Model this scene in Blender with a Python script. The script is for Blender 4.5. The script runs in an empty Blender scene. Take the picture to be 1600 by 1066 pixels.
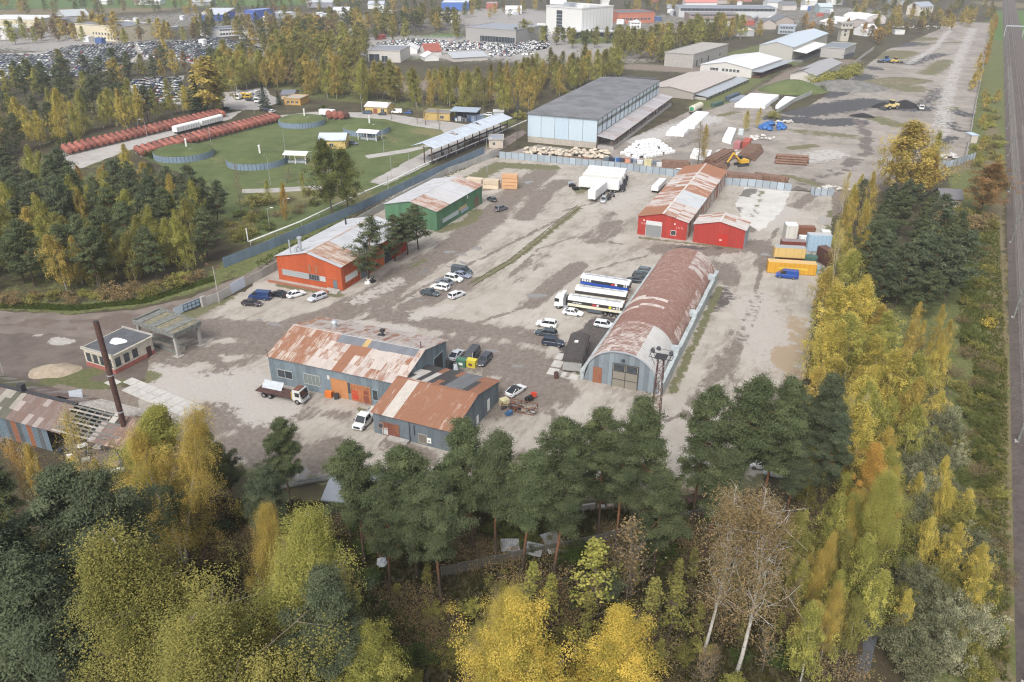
import bpy,math,random
import numpy as np
from mathutils import Vector,Matrix,noise as mnoise
from mathutils.geometry import delaunay_2d_cdt
S = bpy.context.scene
COL = S.collection
rad = math.radians

# ---------------------------------------------------------------- camera, light, exposure
CAMH = 75.0
FPX,CPX,CPY,HORIZON = 1244.0,800.0,533.0,-100.0     # lens in pixels of the 1600 px photograph, where its horizon would be
PITCH = math.atan((CPY-HORIZON)/FPX)
cam = bpy.data.cameras.new('camera'); cam_o = bpy.data.objects.new('camera',cam); COL.objects.link(cam_o)
cam.sensor_width = 36.0; cam.lens = FPX/1600*36.0
cam.clip_start = 0.5; cam.clip_end = 6000
cam_o.location = (0,0,CAMH); cam_o.rotation_euler = (math.pi/2-PITCH,0,0)
S.camera = cam_o
W = bpy.data.worlds.new("World"); S.world = W; W.use_nodes = True
wn = W.node_tree.nodes; wl = W.node_tree.links
bg = wn['Background']
sky = wn.new('ShaderNodeTexSky'); sky.sky_type = 'NISHITA'; sky.sun_disc = False
SUN_EL,SUN_AZ = 48,200          # azimuth clockwise from +Y (the camera looks along +Y)
sky.sun_elevation = rad(SUN_EL); sky.sun_rotation = rad(SUN_AZ); sky.dust_density = 4.0; sky.air_density = 1.0
hs = wn.new('ShaderNodeHueSaturation'); hs.inputs['Saturation'].default_value = 0.30
wl.new(sky.outputs[0],hs.inputs['Color']); wl.new(hs.outputs[0],bg.inputs['Color'])
bg.inputs['Strength'].default_value = 0.15
sun = bpy.data.lights.new('sun','SUN'); sun.energy = 1.3; sun.angle = rad(25); sun.color = (1.0,0.96,0.90)
sun_o = bpy.data.objects.new('sun',sun); COL.objects.link(sun_o)
d = Vector((math.sin(rad(SUN_AZ))*math.cos(rad(SUN_EL)),math.cos(rad(SUN_AZ))*math.cos(rad(SUN_EL)),math.sin(rad(SUN_EL))))
sun_o.rotation_euler = d.to_track_quat('Z','Y').to_euler(); sun_o.location = (0,-200,300)
S.view_settings.view_transform = 'Standard'; S.view_settings.look = 'None'
S.view_settings.exposure = 0.56; S.view_settings.gamma = 1.0; S.view_settings.use_curve_mapping = False
S.cycles.max_bounces = 5; S.cycles.diffuse_bounces = 3; S.cycles.glossy_bounces = 2
S.cycles.transmission_bounces = 2; S.cycles.volume_bounces = 1; S.cycles.transparent_max_bounces = 4
S.cycles.caustics_reflective = False; S.cycles.caustics_refractive = False
S.cycles.use_denoising = True; S.cycles.denoising_prefilter = 'NONE'; S.cycles.filter_width = 1.2

# ---------------------------------------------------------------- measuring: a pixel of the photograph to the point of the ground it shows
_s,_c = math.sin(PITCH),math.cos(PITCH)
def G(x,y,z=0.0):
    u = (x-CPX)/FPX; v = -(y-CPY)/FPX
    dz = -_s+v*_c; t = (z-CAMH)/dz
    return Vector((u*t,(_c+v*_s)*t,z))
def height(bx,by,ty):
    p = G(bx,by); k = -(ty-CPY)/FPX
    return CAMH+(k*p.y*_c-p.y*_s)/(_c+k*_s)
def PR(p):
    dd = p[1]*_c-(p[2]-CAMH)*_s
    return (CPX+FPX*p[0]/dd,CPY-FPX*(p[1]*_s+(p[2]-CAMH)*_c)/dd)
def span(a,b):
    p,q = G(*a),G(*b); return p,q,(q-p).length,math.atan2(q.y-p.y,q.x-p.x)

# ---------------------------------------------------------------- objects
def link(o,parent=None):
    COL.objects.link(o)
    if parent is not None: o.parent = parent
    return o
def thing(name,label,cat,loc=(0,0,0),rz=0.0,group=None):
    o = bpy.data.objects.new(name,None); o.empty_display_size = .3
    o.location = loc; o.rotation_euler = (0,0,rz)
    return tag(link(o),label,cat,group)
def tag(o,label=None,cat=None,group=None,kind=None):
    if label: o['label'] = label
    if cat: o['category'] = cat
    if group: o['group'] = group
    if kind: o['kind'] = kind
    return o
def mesh(name,verts,faces,mats=(),idx=None,smooth=False):
    m = bpy.data.meshes.new(name); m.from_pydata([tuple(v) for v in verts],[],faces); 
    for k in (mats if isinstance(mats,(list,tuple)) else [mats]): m.materials.append(k)
    if idx is not None: m.polygons.foreach_set('material_index',idx)
    if smooth: m.polygons.foreach_set('use_smooth',[True]*len(m.polygons))
    m.update(); return m
def obj(name,me,parent=None,loc=(0,0,0),rz=0.0,col=None):
    o = bpy.data.objects.new(name,me); o.location = loc; o.rotation_euler = (0,0,rz)
    if col is not None: o.color = (*col[:3],col[3] if len(col) > 3 else 0.0)
    return link(o,parent)
class MB:
    """collects boxes, bars, tubes, prisms into one mesh"""
    def __init__(s): s.v = []; s.f = []; s.i = []
    def add(s,v,f,k=0):
        n = len(s.v); s.v += [tuple(p) for p in v]; s.f += [tuple(a+n for a in q) for q in f]; s.i += [k]*len(f); return s
    def box(s,x0,y0,z0,x1,y1,z1,k=0):
        return s.add([(x0,y0,z0),(x1,y0,z0),(x1,y1,z0),(x0,y1,z0),(x0,y0,z1),(x1,y0,z1),(x1,y1,z1),(x0,y1,z1)],
                     [(0,3,2,1),(4,5,6,7),(0,1,5,4),(1,2,6,5),(2,3,7,6),(3,0,4,7)],k)
    def hexa(s,p,k=0):      # 8 corners, bottom four then top four
        return s.add(p,[(0,3,2,1),(4,5,6,7),(0,1,5,4),(1,2,6,5),(2,3,7,6),(3,0,4,7)],k)
    def bar(s,a,b,w,h=None,k=0):
        a,b = Vector(a),Vector(b); h = h or w; d = (b-a).normalized()
        up = Vector((0,0,1)) if abs(d.z) < .95 else Vector((1,0,0))
        x = d.cross(up).normalized()*w/2; y = x.cross(d).normalized()*h/2
        return s.hexa([a-x-y,a+x-y,a+x+y,a-x+y,b-x-y,b+x-y,b+x+y,b-x+y],k)
    def tube(s,pts,rs,n=8,k=0,cap=True):
        pts = [Vector(p) for p in pts]; base = len(s.v); vs = []; fs = []
        if not isinstance(rs,(list,tuple)): rs = [rs]*len(pts)
        for i,p in enumerate(pts):
            t = (pts[min(i+1,len(pts)-1)]-pts[max(i-1,0)]).normalized()
            a = t.cross(Vector((0,0,1)) if abs(t.z) < .9 else Vector((1,0,0))).normalized(); b = t.cross(a)
            for j in range(n):
                w = 2*math.pi*j/n; vs.append(p+(a*math.cos(w)+b*math.sin(w))*rs[i])
        for i in range(len(pts)-1):
            for j in range(n):
                fs.append((i*n+j,i*n+(j+1) % n,(i+1)*n+(j+1) % n,(i+1)*n+j))
        if cap: fs += [tuple(range(n)),tuple((len(pts)-1)*n+j for j in reversed(range(n)))]
        return s.add(vs,fs,k)
    def mesh(s,name,mats,smooth=False): return mesh(name,s.v,s.f,mats,s.i,smooth)
    def build(s,name,mats,parent=None,loc=(0,0,0),rz=0.0,col=None,smooth=False):
        return obj(name,s.mesh(name,mats,smooth),parent,loc,rz,col)

# ---------------------------------------------------------------- materials
class NT:
    def __init__(s,name):
        s.m = bpy.data.materials.new(name); s.m.use_nodes = True; s.t = s.m.node_tree; s.n = s.t.nodes; s.p = s.n['Principled BSDF']
        s.out = s.n['Material Output']
    def new(s,t,**kw):
        x = s.n.new(t)
        for k,v in kw.items(): setattr(x,k,v)
        return x
    def lk(s,a,b): s.t.links.new(a,b)
    def val(s,sock,v):
        if hasattr(v,'is_linked') or isinstance(v,bpy.types.NodeSocket): s.lk(v,sock)
        else: sock.default_value = (*v,1) if isinstance(v,(tuple,list)) and len(v) == 3 and sock.type == 'RGBA' else v
    def math(s,op,a,b=0.0,c=None,clamp=False):
        x = s.new('ShaderNodeMath',operation=op,use_clamp=clamp); s.val(x.inputs[0],a); s.val(x.inputs[1],b)
        if c is not None: s.val(x.inputs[2],c)
        return x.outputs[0]
    def mix(s,f,a,b,blend='MIX'):
        x = s.new('ShaderNodeMix',data_type='RGBA',blend_type=blend); s.val(x.inputs[0],f); s.val(x.inputs[6],a); s.val(x.inputs[7],b); return x.outputs[2]
    def coord(s,which='Object',scale=(1,1,1)):
        c = s.new('ShaderNodeTexCoord').outputs[which]
        mp = s.new('ShaderNodeMapping'); mp.inputs['Scale'].default_value = scale; s.lk(c,mp.inputs[0]); return mp.outputs[0]
    def wpos(s,scale=(1,1,1)):
        c = s.new('ShaderNodeNewGeometry').outputs['Position']
        mp = s.new('ShaderNodeMapping'); mp.inputs['Scale'].default_value = scale; s.lk(c,mp.inputs[0]); return mp.outputs[0]
    def noise(s,vec,scale=1.0,detail=3.0,rough=.6,w=None,out=0):
        x = s.new('ShaderNodeTexNoise',noise_dimensions='4D' if w is not None else '3D')
        s.lk(vec,x.inputs['Vector']); x.inputs['Scale'].default_value = scale; x.inputs['Detail'].default_value = detail; x.inputs['Roughness'].default_value = rough
        if w is not None: s.val(x.inputs['W'],w)
        return x.outputs[out]
    def step(s,v,lo,hi):
        x = s.new('ShaderNodeMapRange',interpolation_type='SMOOTHSTEP'); s.val(x.inputs[0],v); s.val(x.inputs[1],lo); s.val(x.inputs[2],hi); return x.outputs[0]
    def attr(s,name): return s.new('ShaderNodeAttribute',attribute_name=name).outputs['Fac']
    def objcol(s):
        x = s.new('ShaderNodeObjectInfo'); return x.outputs['Color'],x.outputs['Alpha'],x.outputs['Random']
    def bump(s,h,strength=.3,dist=.05):
        b = s.new('ShaderNodeBump'); b.inputs['Strength'].default_value = strength; b.inputs['Distance'].default_value = dist; s.lk(h,b.inputs['Height']); s.lk(b.outputs[0],s.p.inputs['Normal'])
    def fin(s,color,rough=.8,metal=0.0,spec=None):
        s.val(s.p.inputs['Base Color'],color); s.val(s.p.inputs['Roughness'],rough); s.val(s.p.inputs['Metallic'],metal)
        if spec is not None: s.p.inputs['Specular IOR Level'].default_value = spec
        return s.m
def flat(name,c,rough=.75,var=.18,scale=1.5,metal=0.0,spec=.4,bump=0.0):
    n = NT(name); v = n.coord('Object'); _,_,r = n.objcol()
    k = n.noise(v,scale,4,.65,w=n.math('MULTIPLY',r,50.0))
    col = n.mix(n.step(k,.25,.75),tuple(x*(1-var) for x in c),tuple(min(1,x*(1+var)) for x in c))
    if bump: n.bump(k,bump,.1)
    return n.fin(col,rough,metal,spec)
def tinted(name,rough=.6,var=.12,scale=1.2,metal=0.0,spec=.4,dirt=.25,dirtcol=(.16,.14,.12)):
    """base colour from the object's own colour, with dirt"""
    n = NT(name); v = n.coord('Object'); c,a,r = n.objcol(); w = n.math('MULTIPLY',r,50.0)
    k = n.noise(v,scale,4,.65,w=w)
    c2 = n.mix(n.math('MULTIPLY',n.math('SUBTRACT',r,.5),1.0),c,n.mix(1.0,c,(1.25,1.25,1.25),'MULTIPLY'))
    col = n.mix(n.math('MULTIPLY',n.step(k,.5,.85),dirt),c2,dirtcol)
    return n.fin(col,rough,metal,spec)
def sheetmat(name,rust1=(.22,.085,.045),rust2=(.33,.15,.09),axis=(1.2,.16,1.2),rough=.62,metal=0.0,streak=1.0,amul=1.0):
    """painted or galvanised sheet; object colour is the paint, its alpha how far the rust has come; streaks run down the sheet (local y)"""
    n = NT(name); c,a,r = n.objcol(); w = n.math('MULTIPLY',r,80.0)
    v = n.coord('Object',axis)
    k = n.noise(v,3.2*streak,5,.7,w=w)
    k2 = n.noise(n.coord('Object',(.7,.35,.7)),1.1,3,.6,w=w)
    s = n.math('ADD',n.math('MULTIPLY',k,.62),n.math('MULTIPLY',k2,.38))
    lo = n.math('SUBTRACT',.78,n.math('MULTIPLY',a,.60*amul))
    f = n.step(s,lo,n.math('ADD',lo,.12))
    rc = n.mix(n.noise(v,6.0,3,.6,w=w),rust1,rust2)
    dirt = n.mix(n.math('MULTIPLY',n.step(k2,.45,.8),.35),c,n.mix(1.0,c,(.55,.52,.48),'MULTIPLY'))
    br = n.mix(n.math('MULTIPLY',r,.5),dirt,n.mix(1.0,dirt,(.8,.8,.8),'MULTIPLY'))
    return n.fin(n.mix(f,br,rc),n.math('ADD',rough,n.math('MULTIPLY',f,.2)),metal,.35)
M = {}
M['sheet'] = sheetmat('weathered_sheet',(.22,.10,.058),(.34,.17,.105),axis=(2.6,.11,2.6),streak=.9)
M['wallsheet'] = sheetmat('wall_sheet',axis=(1.2,1.2,.18),streak=.8)
M['tint'] = tinted('painted_metal')
M['car'] = tinted('car_paint',rough=.25,dirt=.12,spec=.5,scale=.8)
M['glass'] = flat('dark_glass',(.02,.025,.03),.08,.1,spec=.6)
M['pane'] = flat('window_pane',(.05,.06,.07),.15,.3,spec=.6)
M['rubber'] = flat('rubber',(.018,.018,.019),.85)
M['rim'] = flat('wheel_rim',(.30,.31,.32),.4,metal=.5)
M['lamp'] = flat('lamp_glass',(.75,.77,.78),.15)
M['redlamp'] = flat('red_lamp_glass',(.35,.02,.02),.25)
M['dark'] = flat('dark_steel',(.045,.045,.05),.7)
M['rust'] = flat('rusty_steel',(.16,.075,.05),.85,.35,2.5)
M['darkrust'] = flat('dark_rusty_steel',(.085,.045,.038),.85,.4,2.5)
M['conc'] = flat('concrete',(.36,.345,.32),.9,.2,1.2)
M['darkconc'] = flat('mossy_concrete',(.17,.175,.16),.9,.35,1.5)
M['white'] = flat('white_paint',(.78,.78,.76),.5,.08)
M['galv'] = flat('galvanised_steel',(.42,.45,.48),.45,.15,metal=.3)
M['wood'] = flat('weathered_wood',(.30,.24,.18),.85,.3,3)
M['bitumen'] = flat('roofing_felt',(.10,.105,.115),.85,.25,.5)
M['earth'] = flat('sand_heap',(.34,.28,.21),.95,.2,1.2)
M['fleece'] = flat('white_sacking',(.80,.81,.82),.7,.06,1.5)
# ---------------------------------------------------------------- the ground and everything flat on it
def inside(P,poly):
    x,y = P[:,0],P[:,1]; r = np.zeros(len(P),bool); n = len(poly)
    for i in range(n):
        x1,y1 = poly[i]; x2,y2 = poly[(i+1) % n]
        c = ((y1 > y) != (y2 > y)) & (x < (x2-x1)*(y-y1)/(y2-y1+1e-12)+x1); r ^= c
    return r
def dist_line(P,L):
    d = np.full(len(P),1e9)
    for a,b in zip(L[:-1],L[1:]):
        a = np.array(a); b = np.array(b); ab = b-a; t = np.clip(((P-a) @ ab)/(ab @ ab+1e-9),0,1)
        d = np.minimum(d,np.hypot(*(P-a-t[:,None]*ab).T))
    return d
def field(P,strokes):
    """strokes: (pixels of a line or one spot, half-width in metres[, strength])"""
    f = np.zeros(len(P))
    for st in strokes:
        L = [tuple(G(*q)[:2]) for q in st[0]]
        if len(L) == 1: L = L*2
        f = np.maximum(f,np.clip(1.5-dist_line(P,L)/st[1],0,1)*(st[2] if len(st) > 2 else 1))
    return f
def setattrs(me,P,attrs):
    for k,st in attrs.items():
        a = me.attributes.new(k,'FLOAT','POINT'); a.data.foreach_set('value',field(P,st).astype(np.float32))
def sheet(name,px,z,mat,res=3.0,attrs=None,jit=.25,world=None,kind='structure',holes=()):
    """a flat sheet with a slightly ragged edge; PX its outline in pixels of the photograph"""
    rng = random.Random(name)
    ring = [tuple(G(*q)[:2]) for q in px] if world is None else list(world)
    out = []
    for a,b in zip(ring,ring[1:]+ring[:1]):
        L = math.dist(a,b); n = max(1,int(L/res))
        for i in range(n):
            t = i/n; out.append((a[0]+(b[0]-a[0])*t+rng.gauss(0,jit),a[1]+(b[1]-a[1])*t+rng.gauss(0,jit)))
    A = np.array(out); lo,hi = A.min(0),A.max(0)
    gx,gy = np.meshgrid(np.arange(lo[0],hi[0],res),np.arange(lo[1],hi[1],res)); g = np.c_[gx.ravel(),gy.ravel()]
    nr = np.random.default_rng(3); g = g+nr.uniform(-.3,.3,g.shape)*res
    g = g[inside(g,out)]; g = g[dist_line(g,out+out[:1]) > res*.35] if len(g) else g
    pts = [Vector(p) for p in out]+[Vector(p) for p in g]; n = len(out)
    r = delaunay_2d_cdt(pts,[(i,(i+1) % n) for i in range(n)],[],1,1e-4)
    me = mesh(name,[(p.x,p.y,z) for p in r[0]],[tuple(f) for f in r[2]],mat)
    if attrs: setattrs(me,np.array([(p.x,p.y) for p in r[0]]),attrs)
    o = obj(name,me); o['kind'] = kind; return o
def soil(name,c1,c2,layers=(),scale=.35,fine=6.0,rough=.95,amp=.9,extra=None,bump=.35,stretch=None,stain=.0):
    """bare ground: two tones, then layers (attribute, tone a, tone b, roughness) with broken edges"""
    n = NT(name); v = n.wpos()
    k = n.noise(v,scale,5,.62); kf = n.noise(v,fine,4,.7)
    k2 = n.noise(n.wpos((1,1,1)),scale*.22,3,.55)
    col = n.mix(n.step(n.math('ADD',n.math('MULTIPLY',k,.6),n.math('MULTIPLY',k2,.4)),.36,.64),c1,c2)
    ro = rough
    if stretch:
        mp = n.new('ShaderNodeMapping',vector_type='TEXTURE'); mp.inputs['Rotation'].default_value = (0,0,rad(-26)); mp.inputs['Scale'].default_value = (1,stretch,1); n.lk(n.new('ShaderNodeNewGeometry').outputs['Position'],mp.inputs[0]); sv = mp.outputs[0]
    else: sv = n.wpos()
    if stain:
        st_ = n.math('ADD',n.math('MULTIPLY',n.noise(sv,.16,6,.7,w=3.3),.65),n.math('MULTIPLY',n.noise(sv,1.1,5,.75,w=8.1),.35))
        col = n.mix(n.math('MULTIPLY',n.step(st_,.47,.62),stain),col,n.mix(1.0,col,(.62,.59,.57),'MULTIPLY'))
    for i,(at,a,b,r_) in enumerate(layers):
        nz = n.noise(sv if i == 0 else n.wpos(),[.5,.33,.8,.6,.4,.7][i % 6],6,.68,w=float(i*3.7+1))
        f = n.step(n.math('ADD',n.attr(at),n.math('MULTIPLY',n.math('SUBTRACT',nz,.5),amp*2.0)),.42,.70)
        nn = n.noise(v,1.3+.4*i,4,.65,w=float(i+.5))
        col = n.mix(f,col,n.mix(n.step(nn,.3,.7),a,b))
        ro = n.math('ADD',n.math('MULTIPLY',f,r_-rough),ro)
    col = n.mix(1.0,col,n.mix(kf,(.72,.72,.72),(1.25,1.25,1.25)),'MULTIPLY')
    n.bump(kf,bump,.06)
    return n.fin(col,ro,0,.3)
GRASS_A,GRASS_B = (.075,.105,.028),(.15,.16,.055)
LITTER_A,LITTER_B = (.055,.042,.028),(.12,.085,.05)
M['ground'] = soil('forest_floor',LITTER_A,(.085,.08,.04),[('grass',GRASS_A,(.17,.165,.07),.95),('dry',(.20,.16,.10),(.14,.12,.06),.95),('dirt',(.17,.135,.115),(.25,.21,.17),.95),('green',(.07,.125,.03),(.10,.17,.04),.95),('pave',(.34,.32,.30),(.26,.25,.24),.95)],.12,2.5)
def steps(*seg):
    o = []
    for a,b,s in seg: o += list(np.arange(a,b,s))
    return np.array(o+[seg[-1][1]])
gx = steps((-3000,-800,200),(-800,-150,13),(-150,250,3.2),(250,800,14),(800,3000,200))
gy = steps((-600,30,60),(30,420,3.2),(420,1300,11),(1300,4200,200))
X,Y = np.meshgrid(gx,gy); P = np.c_[X.ravel(),Y.ravel()]
nx,ny = len(gx),len(gy)
q = np.arange(nx*ny).reshape(ny,nx)
Fq = np.c_[q[:-1,:-1].ravel(),q[:-1,1:].ravel(),q[1:,1:].ravel(),q[1:,:-1].ravel()]
me = bpy.data.meshes.new('ground'); me.from_pydata(np.c_[P,np.zeros(len(P))].tolist(),[],Fq.tolist()); me.materials.append(M['ground'])
setattrs(me,P,{
 'grass': [([(1545,1066),(1545,600),(1500,450),(1520,250),(1545,120),(1560,20)],7),([(1440,560),(1500,360),(1500,480)],9),([(1600,300),(1600,100),(1595,30)],14),
           ([(0,476),(120,482),(230,470),(330,440),(352,420)],3),([(380,425),(560,335),(760,238)],3.2),([(350,417),(560,330),(775,226)],3.0),
           ([(1100,168),(1180,118),(1260,85)],9),([(1225,140),(1262,128)],13),([(1300,75),(1180,100),(1120,130)],6),([(1130,90),(1250,60)],9),([(760,260),(860,262)],8),
           ([(900,70),(960,75)],20),([(640,90),(760,70)],12),([(90,440),(200,300),(120,250)],20,.55),([(350,300),(420,360),(460,330)],14,.8),([(430,130),(500,150),(650,165),(780,190)],9,.8)],
 'green': [([(0,4),(120,3),(260,2),(420,0)],110),([(1600,60),(1600,20)],30),([(215,79),(300,75)],12),([(640,62),(700,55)],14)],
 'dry': [([(1555,1066),(1560,700),(1558,400),(1550,200)],2.2),([(560,290),(440,330),(400,350)],8),([(1450,270),(1530,250)],6),([(0,22),(200,14)],60),([(1585,10),(1560,5)],30)],
 'dirt': [([(0,540),(110,530),(210,560),(60,590)],10),([(0,640),(150,640),(240,700)],9),([(1290,330),(1300,300),(1400,290)],5),([(1190,150),(1250,110),(1330,95)],8),([(620,140),(680,130),(760,150)],14),([(1000,105),(1100,110)],14)],
 'pave': [([(0,60),(300,80),(420,85)],60,.8),([(600,70),(900,80)],70,.9),([(300,30),(700,35),(1000,40),(1300,20)],120,.55),([(860,60),(780,20)],60)],
})
ground = obj('ground',me); ground['kind'] = 'structure'

# the yard: pale dusty concrete with brown mud, grass along its old rail line and puddles
TR = [([(240,540),(340,560),(420,680),(520,740)],.7,.95),([(246,546),(336,566),(412,682)],.6,.95),([(420,530),(560,505),(660,450),(760,400),(900,330)],.7,.9),([(700,520),(820,480),(900,430),(1010,400)],.7,.85),([(840,600),(870,660),(960,690),(1060,650)],.7,.85),([(1060,650),(1140,560),(1180,460),(1200,380),(1240,320)],.8,.85),([(1070,655),(1152,560),(1192,460)],.7,.85),([(640,660),(560,720),(420,700)],.7,.85),([(880,330),(990,300),(1040,296)],.8,.85),([(800,430),(840,390),(900,370),(990,385)],.7,.8)]
MUD = TR+[([(215,518),(330,512),(420,520),(505,498),(580,468),(640,428),(700,392),(760,345),(800,305),(850,268)],5.2),
       ([(640,478),(720,452),(735,440)],3),([(600,492),(700,508),(770,520)],3.5,.9),([(700,545),(770,560),(850,580),(840,612),(760,625)],7),([(800,520),(850,530)],4,.85),
       ([(830,475),(870,440),(905,415)],3,.8),([(925,375),(960,352)],5,.75),([(945,345),(955,335)],3,.6),([(1030,390),(1110,392),(1190,382),(1205,415)],4.5,.85),([(1170,360),(1230,330),(1280,300)],2.2,.9),([(1128,415),(1140,440)],4,.8),
       ([(360,700),(430,690),(420,735),(520,705)],4.5,.95),([(620,700),(700,730),(820,715)],3,.7),([(820,340),(850,300),(880,285)],4,.9),([(850,400),(800,440)],3,.6),([(565,620),(600,640)],2,.6),([(1210,640),(1240,600)],3,.6),([(1075,640),(1120,560)],2,.55),([(880,660),(930,700)],3,.6),
       ([(1150,520),(1140,600),(1180,640)],2.5,.6),([(1060,480),(1110,470)],2,.55),([(735,300),(800,282)],4,.7),([(300,590),(400,560)],2.5,.6),([(250,560),(300,545)],4,.8),([(330,640),(400,670)],3.5,.9),([(400,640),(470,650)],2.5,.7),([(255,575),(330,545),(420,545)],3.5,.85),([(300,690),(340,660)],3,.9),([(480,640),(540,650)],2,.6)]
M['yard'] = soil('yard_surface',(.35,.315,.272),(.43,.395,.35),[
    ('mud',(.155,.128,.107),(.23,.196,.17),.8),('black',(.075,.066,.064),(.12,.105,.098),.9),('pale',(.44,.405,.37),(.38,.35,.32),.95),
    ('turf',(.115,.12,.058),(.175,.165,.095),.95),('leaf',(.34,.24,.14),(.34,.29,.23),.95)],.22,5.0,amp=1.0,stretch=3.2,stain=.85)
yard = sheet('yard',[(262,497),(322,478),(385,455),(440,400),(560,338),(640,290),(700,268),(775,246),(900,258),(1065,274),(1140,288),(1236,298),(1300,302),(1300,345),(1298,428),(1284,446),(1270,520),(1262,575),(1250,610),(1238,660),(1215,720),(1180,770),(1050,775),(900,785),(760,770),(600,765),(470,755),(400,745),(330,705),(265,690),(215,640),(222,600),(238,566),(232,525)],.012,M['yard'],1.05,{
    'mud': MUD,
    'black': [([(950,505),(930,520),(905,548)],4.2),([(935,585),(915,560)],1.5,.7),([(1135,455),(1120,480)],3,.7),([(1050,388),(1120,388)],2,.7),([(690,575),(720,590)],2.5,.9)],
    'pale': [([(240,590),(300,610),(380,600),(420,640)],6,.9),([(1180,315),(1230,330),(1200,350)],5,.9),([(1010,295),(960,320)],6,.7),([(1180,470),(1210,560)],7,.65),([(620,440),(560,470)],3,.7),([(650,495),(700,480)],2.5,.8),([(560,505),(640,515)],2,.8)],
    'turf': [([(742,440),(800,408),(905,325)],1.5,.8),([(690,360),(735,345),(745,330)],2.2,1),([(700,300),(780,258),(860,262)],4,1),([(435,445),(530,462)],1.2,.9),([(640,418),(660,408)],1.2,.8),([(390,430),(340,470),(300,490)],3,.95),([(1000,372),(1150,388)],.8,.9),([(905,585),(935,570),(960,535)],1.3,.9),([(1050,612),(1125,450)],1.0,.9),([(905,300),(915,292)],2,1),([(1262,560),(1285,440),(1298,330)],1.2,.8),([(420,608),(470,622)],1,.9),([(560,640),(600,648)],.8,.8),([(180,600),(225,590)],3,.95),([(900,252),(1000,268)],1.2,.9),([(300,740),(480,765),(760,775),(1000,785),(1200,765)],4,.85)],
    'leaf': [([(1222,565),(1226,550)],2.6,.95),([(1222,560),(1250,600)],3,.7),([(1245,500),(1255,560)],3,.7),([(1240,620),(1225,680)],3,.7)],
})
M['road'] = soil('dirt_road',(.165,.135,.117),(.225,.19,.165),[('rut',(.13,.10,.085),(.165,.13,.11),.8),('pale',(.36,.32,.28),(.3,.27,.24),.95)],.25,4.0,amp=.8)
sheet('dirt_road',[(-120,490),(0,486),(110,492),(210,485),(300,465),(380,430),(440,396),(560,332),(690,262),(770,225),(815,203),(824,207),(790,230),(730,262),(640,308),(560,350),(432,414),(330,468),(268,496),(235,512),(236,540),(180,535),(80,522),(0,520),(-120,520)],.006,M['road'],2.0,
      {'rut': [([(-100,500),(0,497),(120,503),(220,493),(310,470),(390,432),(560,341),(700,264),(810,210)],.6),([(-100,511),(0,508),(120,514),(230,503)],.7),([(180,500),(235,525)],4,.9)],'pale': [([(730,255),(790,222)],1.5),([(640,300),(600,318)],1.3,.7)]})
sheet('muddy_ground',[(-60,520),(80,522),(190,536),(236,542),(230,590),(200,598),(160,610),(90,600),(40,620),(-60,640)],.009,soil('muddy_ground',(.11,.087,.075),(.165,.135,.117),[('pale',(.45,.43,.41),(.33,.30,.27),.9),('turf',(.08,.105,.035),(.15,.14,.07),.95)],.3,3.5),2.0,
      {'pale': [([(85,532),(105,536)],1.6),([(55,528),(70,520)],1.0,.9)],'turf': [([(100,590),(150,580)],2.2),([(190,600),(150,605),(80,596)],2.2)]})

# the storage yard beyond the back fence, coal dust and tracks on it
COAL = [([(1250,175),(1310,168),(1360,160),(1420,168)],12),([(1215,185),(1290,192),(1330,190)],8),([(1290,150),(1340,135),(1350,118)],8,.8),([(1385,72),(1430,68)],12,.9),([(1480,170),(1510,180)],6,.7),([(1470,225),(1490,215)],3,.8),([(1440,170),(1470,140)],6,.6),([(1420,100),(1470,85)],7,.7),([(1330,100),(1370,108)],7,.8),([(1500,205),(1480,190)],4,.7)]
M['store'] = soil('storage_yard_surface',(.24,.215,.19),(.35,.315,.28),[('coal',(.05,.05,.054),(.10,.10,.105),.95),('turf',(.12,.12,.06),(.18,.165,.095),.95),('rut',(.12,.105,.095),(.17,.145,.13),.9),('pale',(.47,.45,.43),(.39,.375,.36),.95)],.1,1.6,amp=1.0,stretch=2.0,stain=.6)
sheet('storage_yard',[(788,240),(900,253),(1066,272),(1150,288),(1240,297),(1305,300),(1400,285),(1440,262),(1512,243),(1528,150),(1540,90),(1552,36),(1495,34),(1470,45),(1420,66),(1385,78),(1360,98),(1318,130),(1265,165),(1215,178),(1190,150),(1120,165),(1085,170),(1000,210),(930,240),(840,226)],.010,M['store'],3.0,{
    'coal': COAL,
    'turf': [([(1385,90),(1410,82)],12),([(1350,135),(1400,130),(1420,140)],12,.8),([(1240,232),(1270,228)],3),([(1250,205),(1290,210),(1340,215)],6,.7),([(1230,275),(1280,290)],3,.9),([(1400,195),(1370,185)],6,.9),([(1440,60),(1400,62)],16,.9),([(1450,115),(1480,95)],7,.8),([(1478,172),(1490,168)],3),([(1090,190),(1150,175)],3,.8),([(1090,170),(1195,118)],7,1),([(1410,230),(1450,215)],4,.6),([(1440,68),(1510,66)],4,1)],
    'rut': [([(1225,302),(1300,268),(1345,240),(1352,215),(1340,190),(1330,178)],1.0,1.2),([(1240,306),(1315,270),(1358,242),(1360,214),(1345,188)],.9,1.1),([(1130,205),(1060,230)],2,.7)],
    'pale': [([(1470,210),(1480,150),(1495,100),(1520,45)],5,.6),([(1420,100),(1460,75),(1490,40)],3.5,.65),([(1000,220),(1060,200),(1110,185)],8,.8),([(1250,250),(1300,240)],8,.7),([(1390,250),(1460,240)],5,.7)]})
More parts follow.
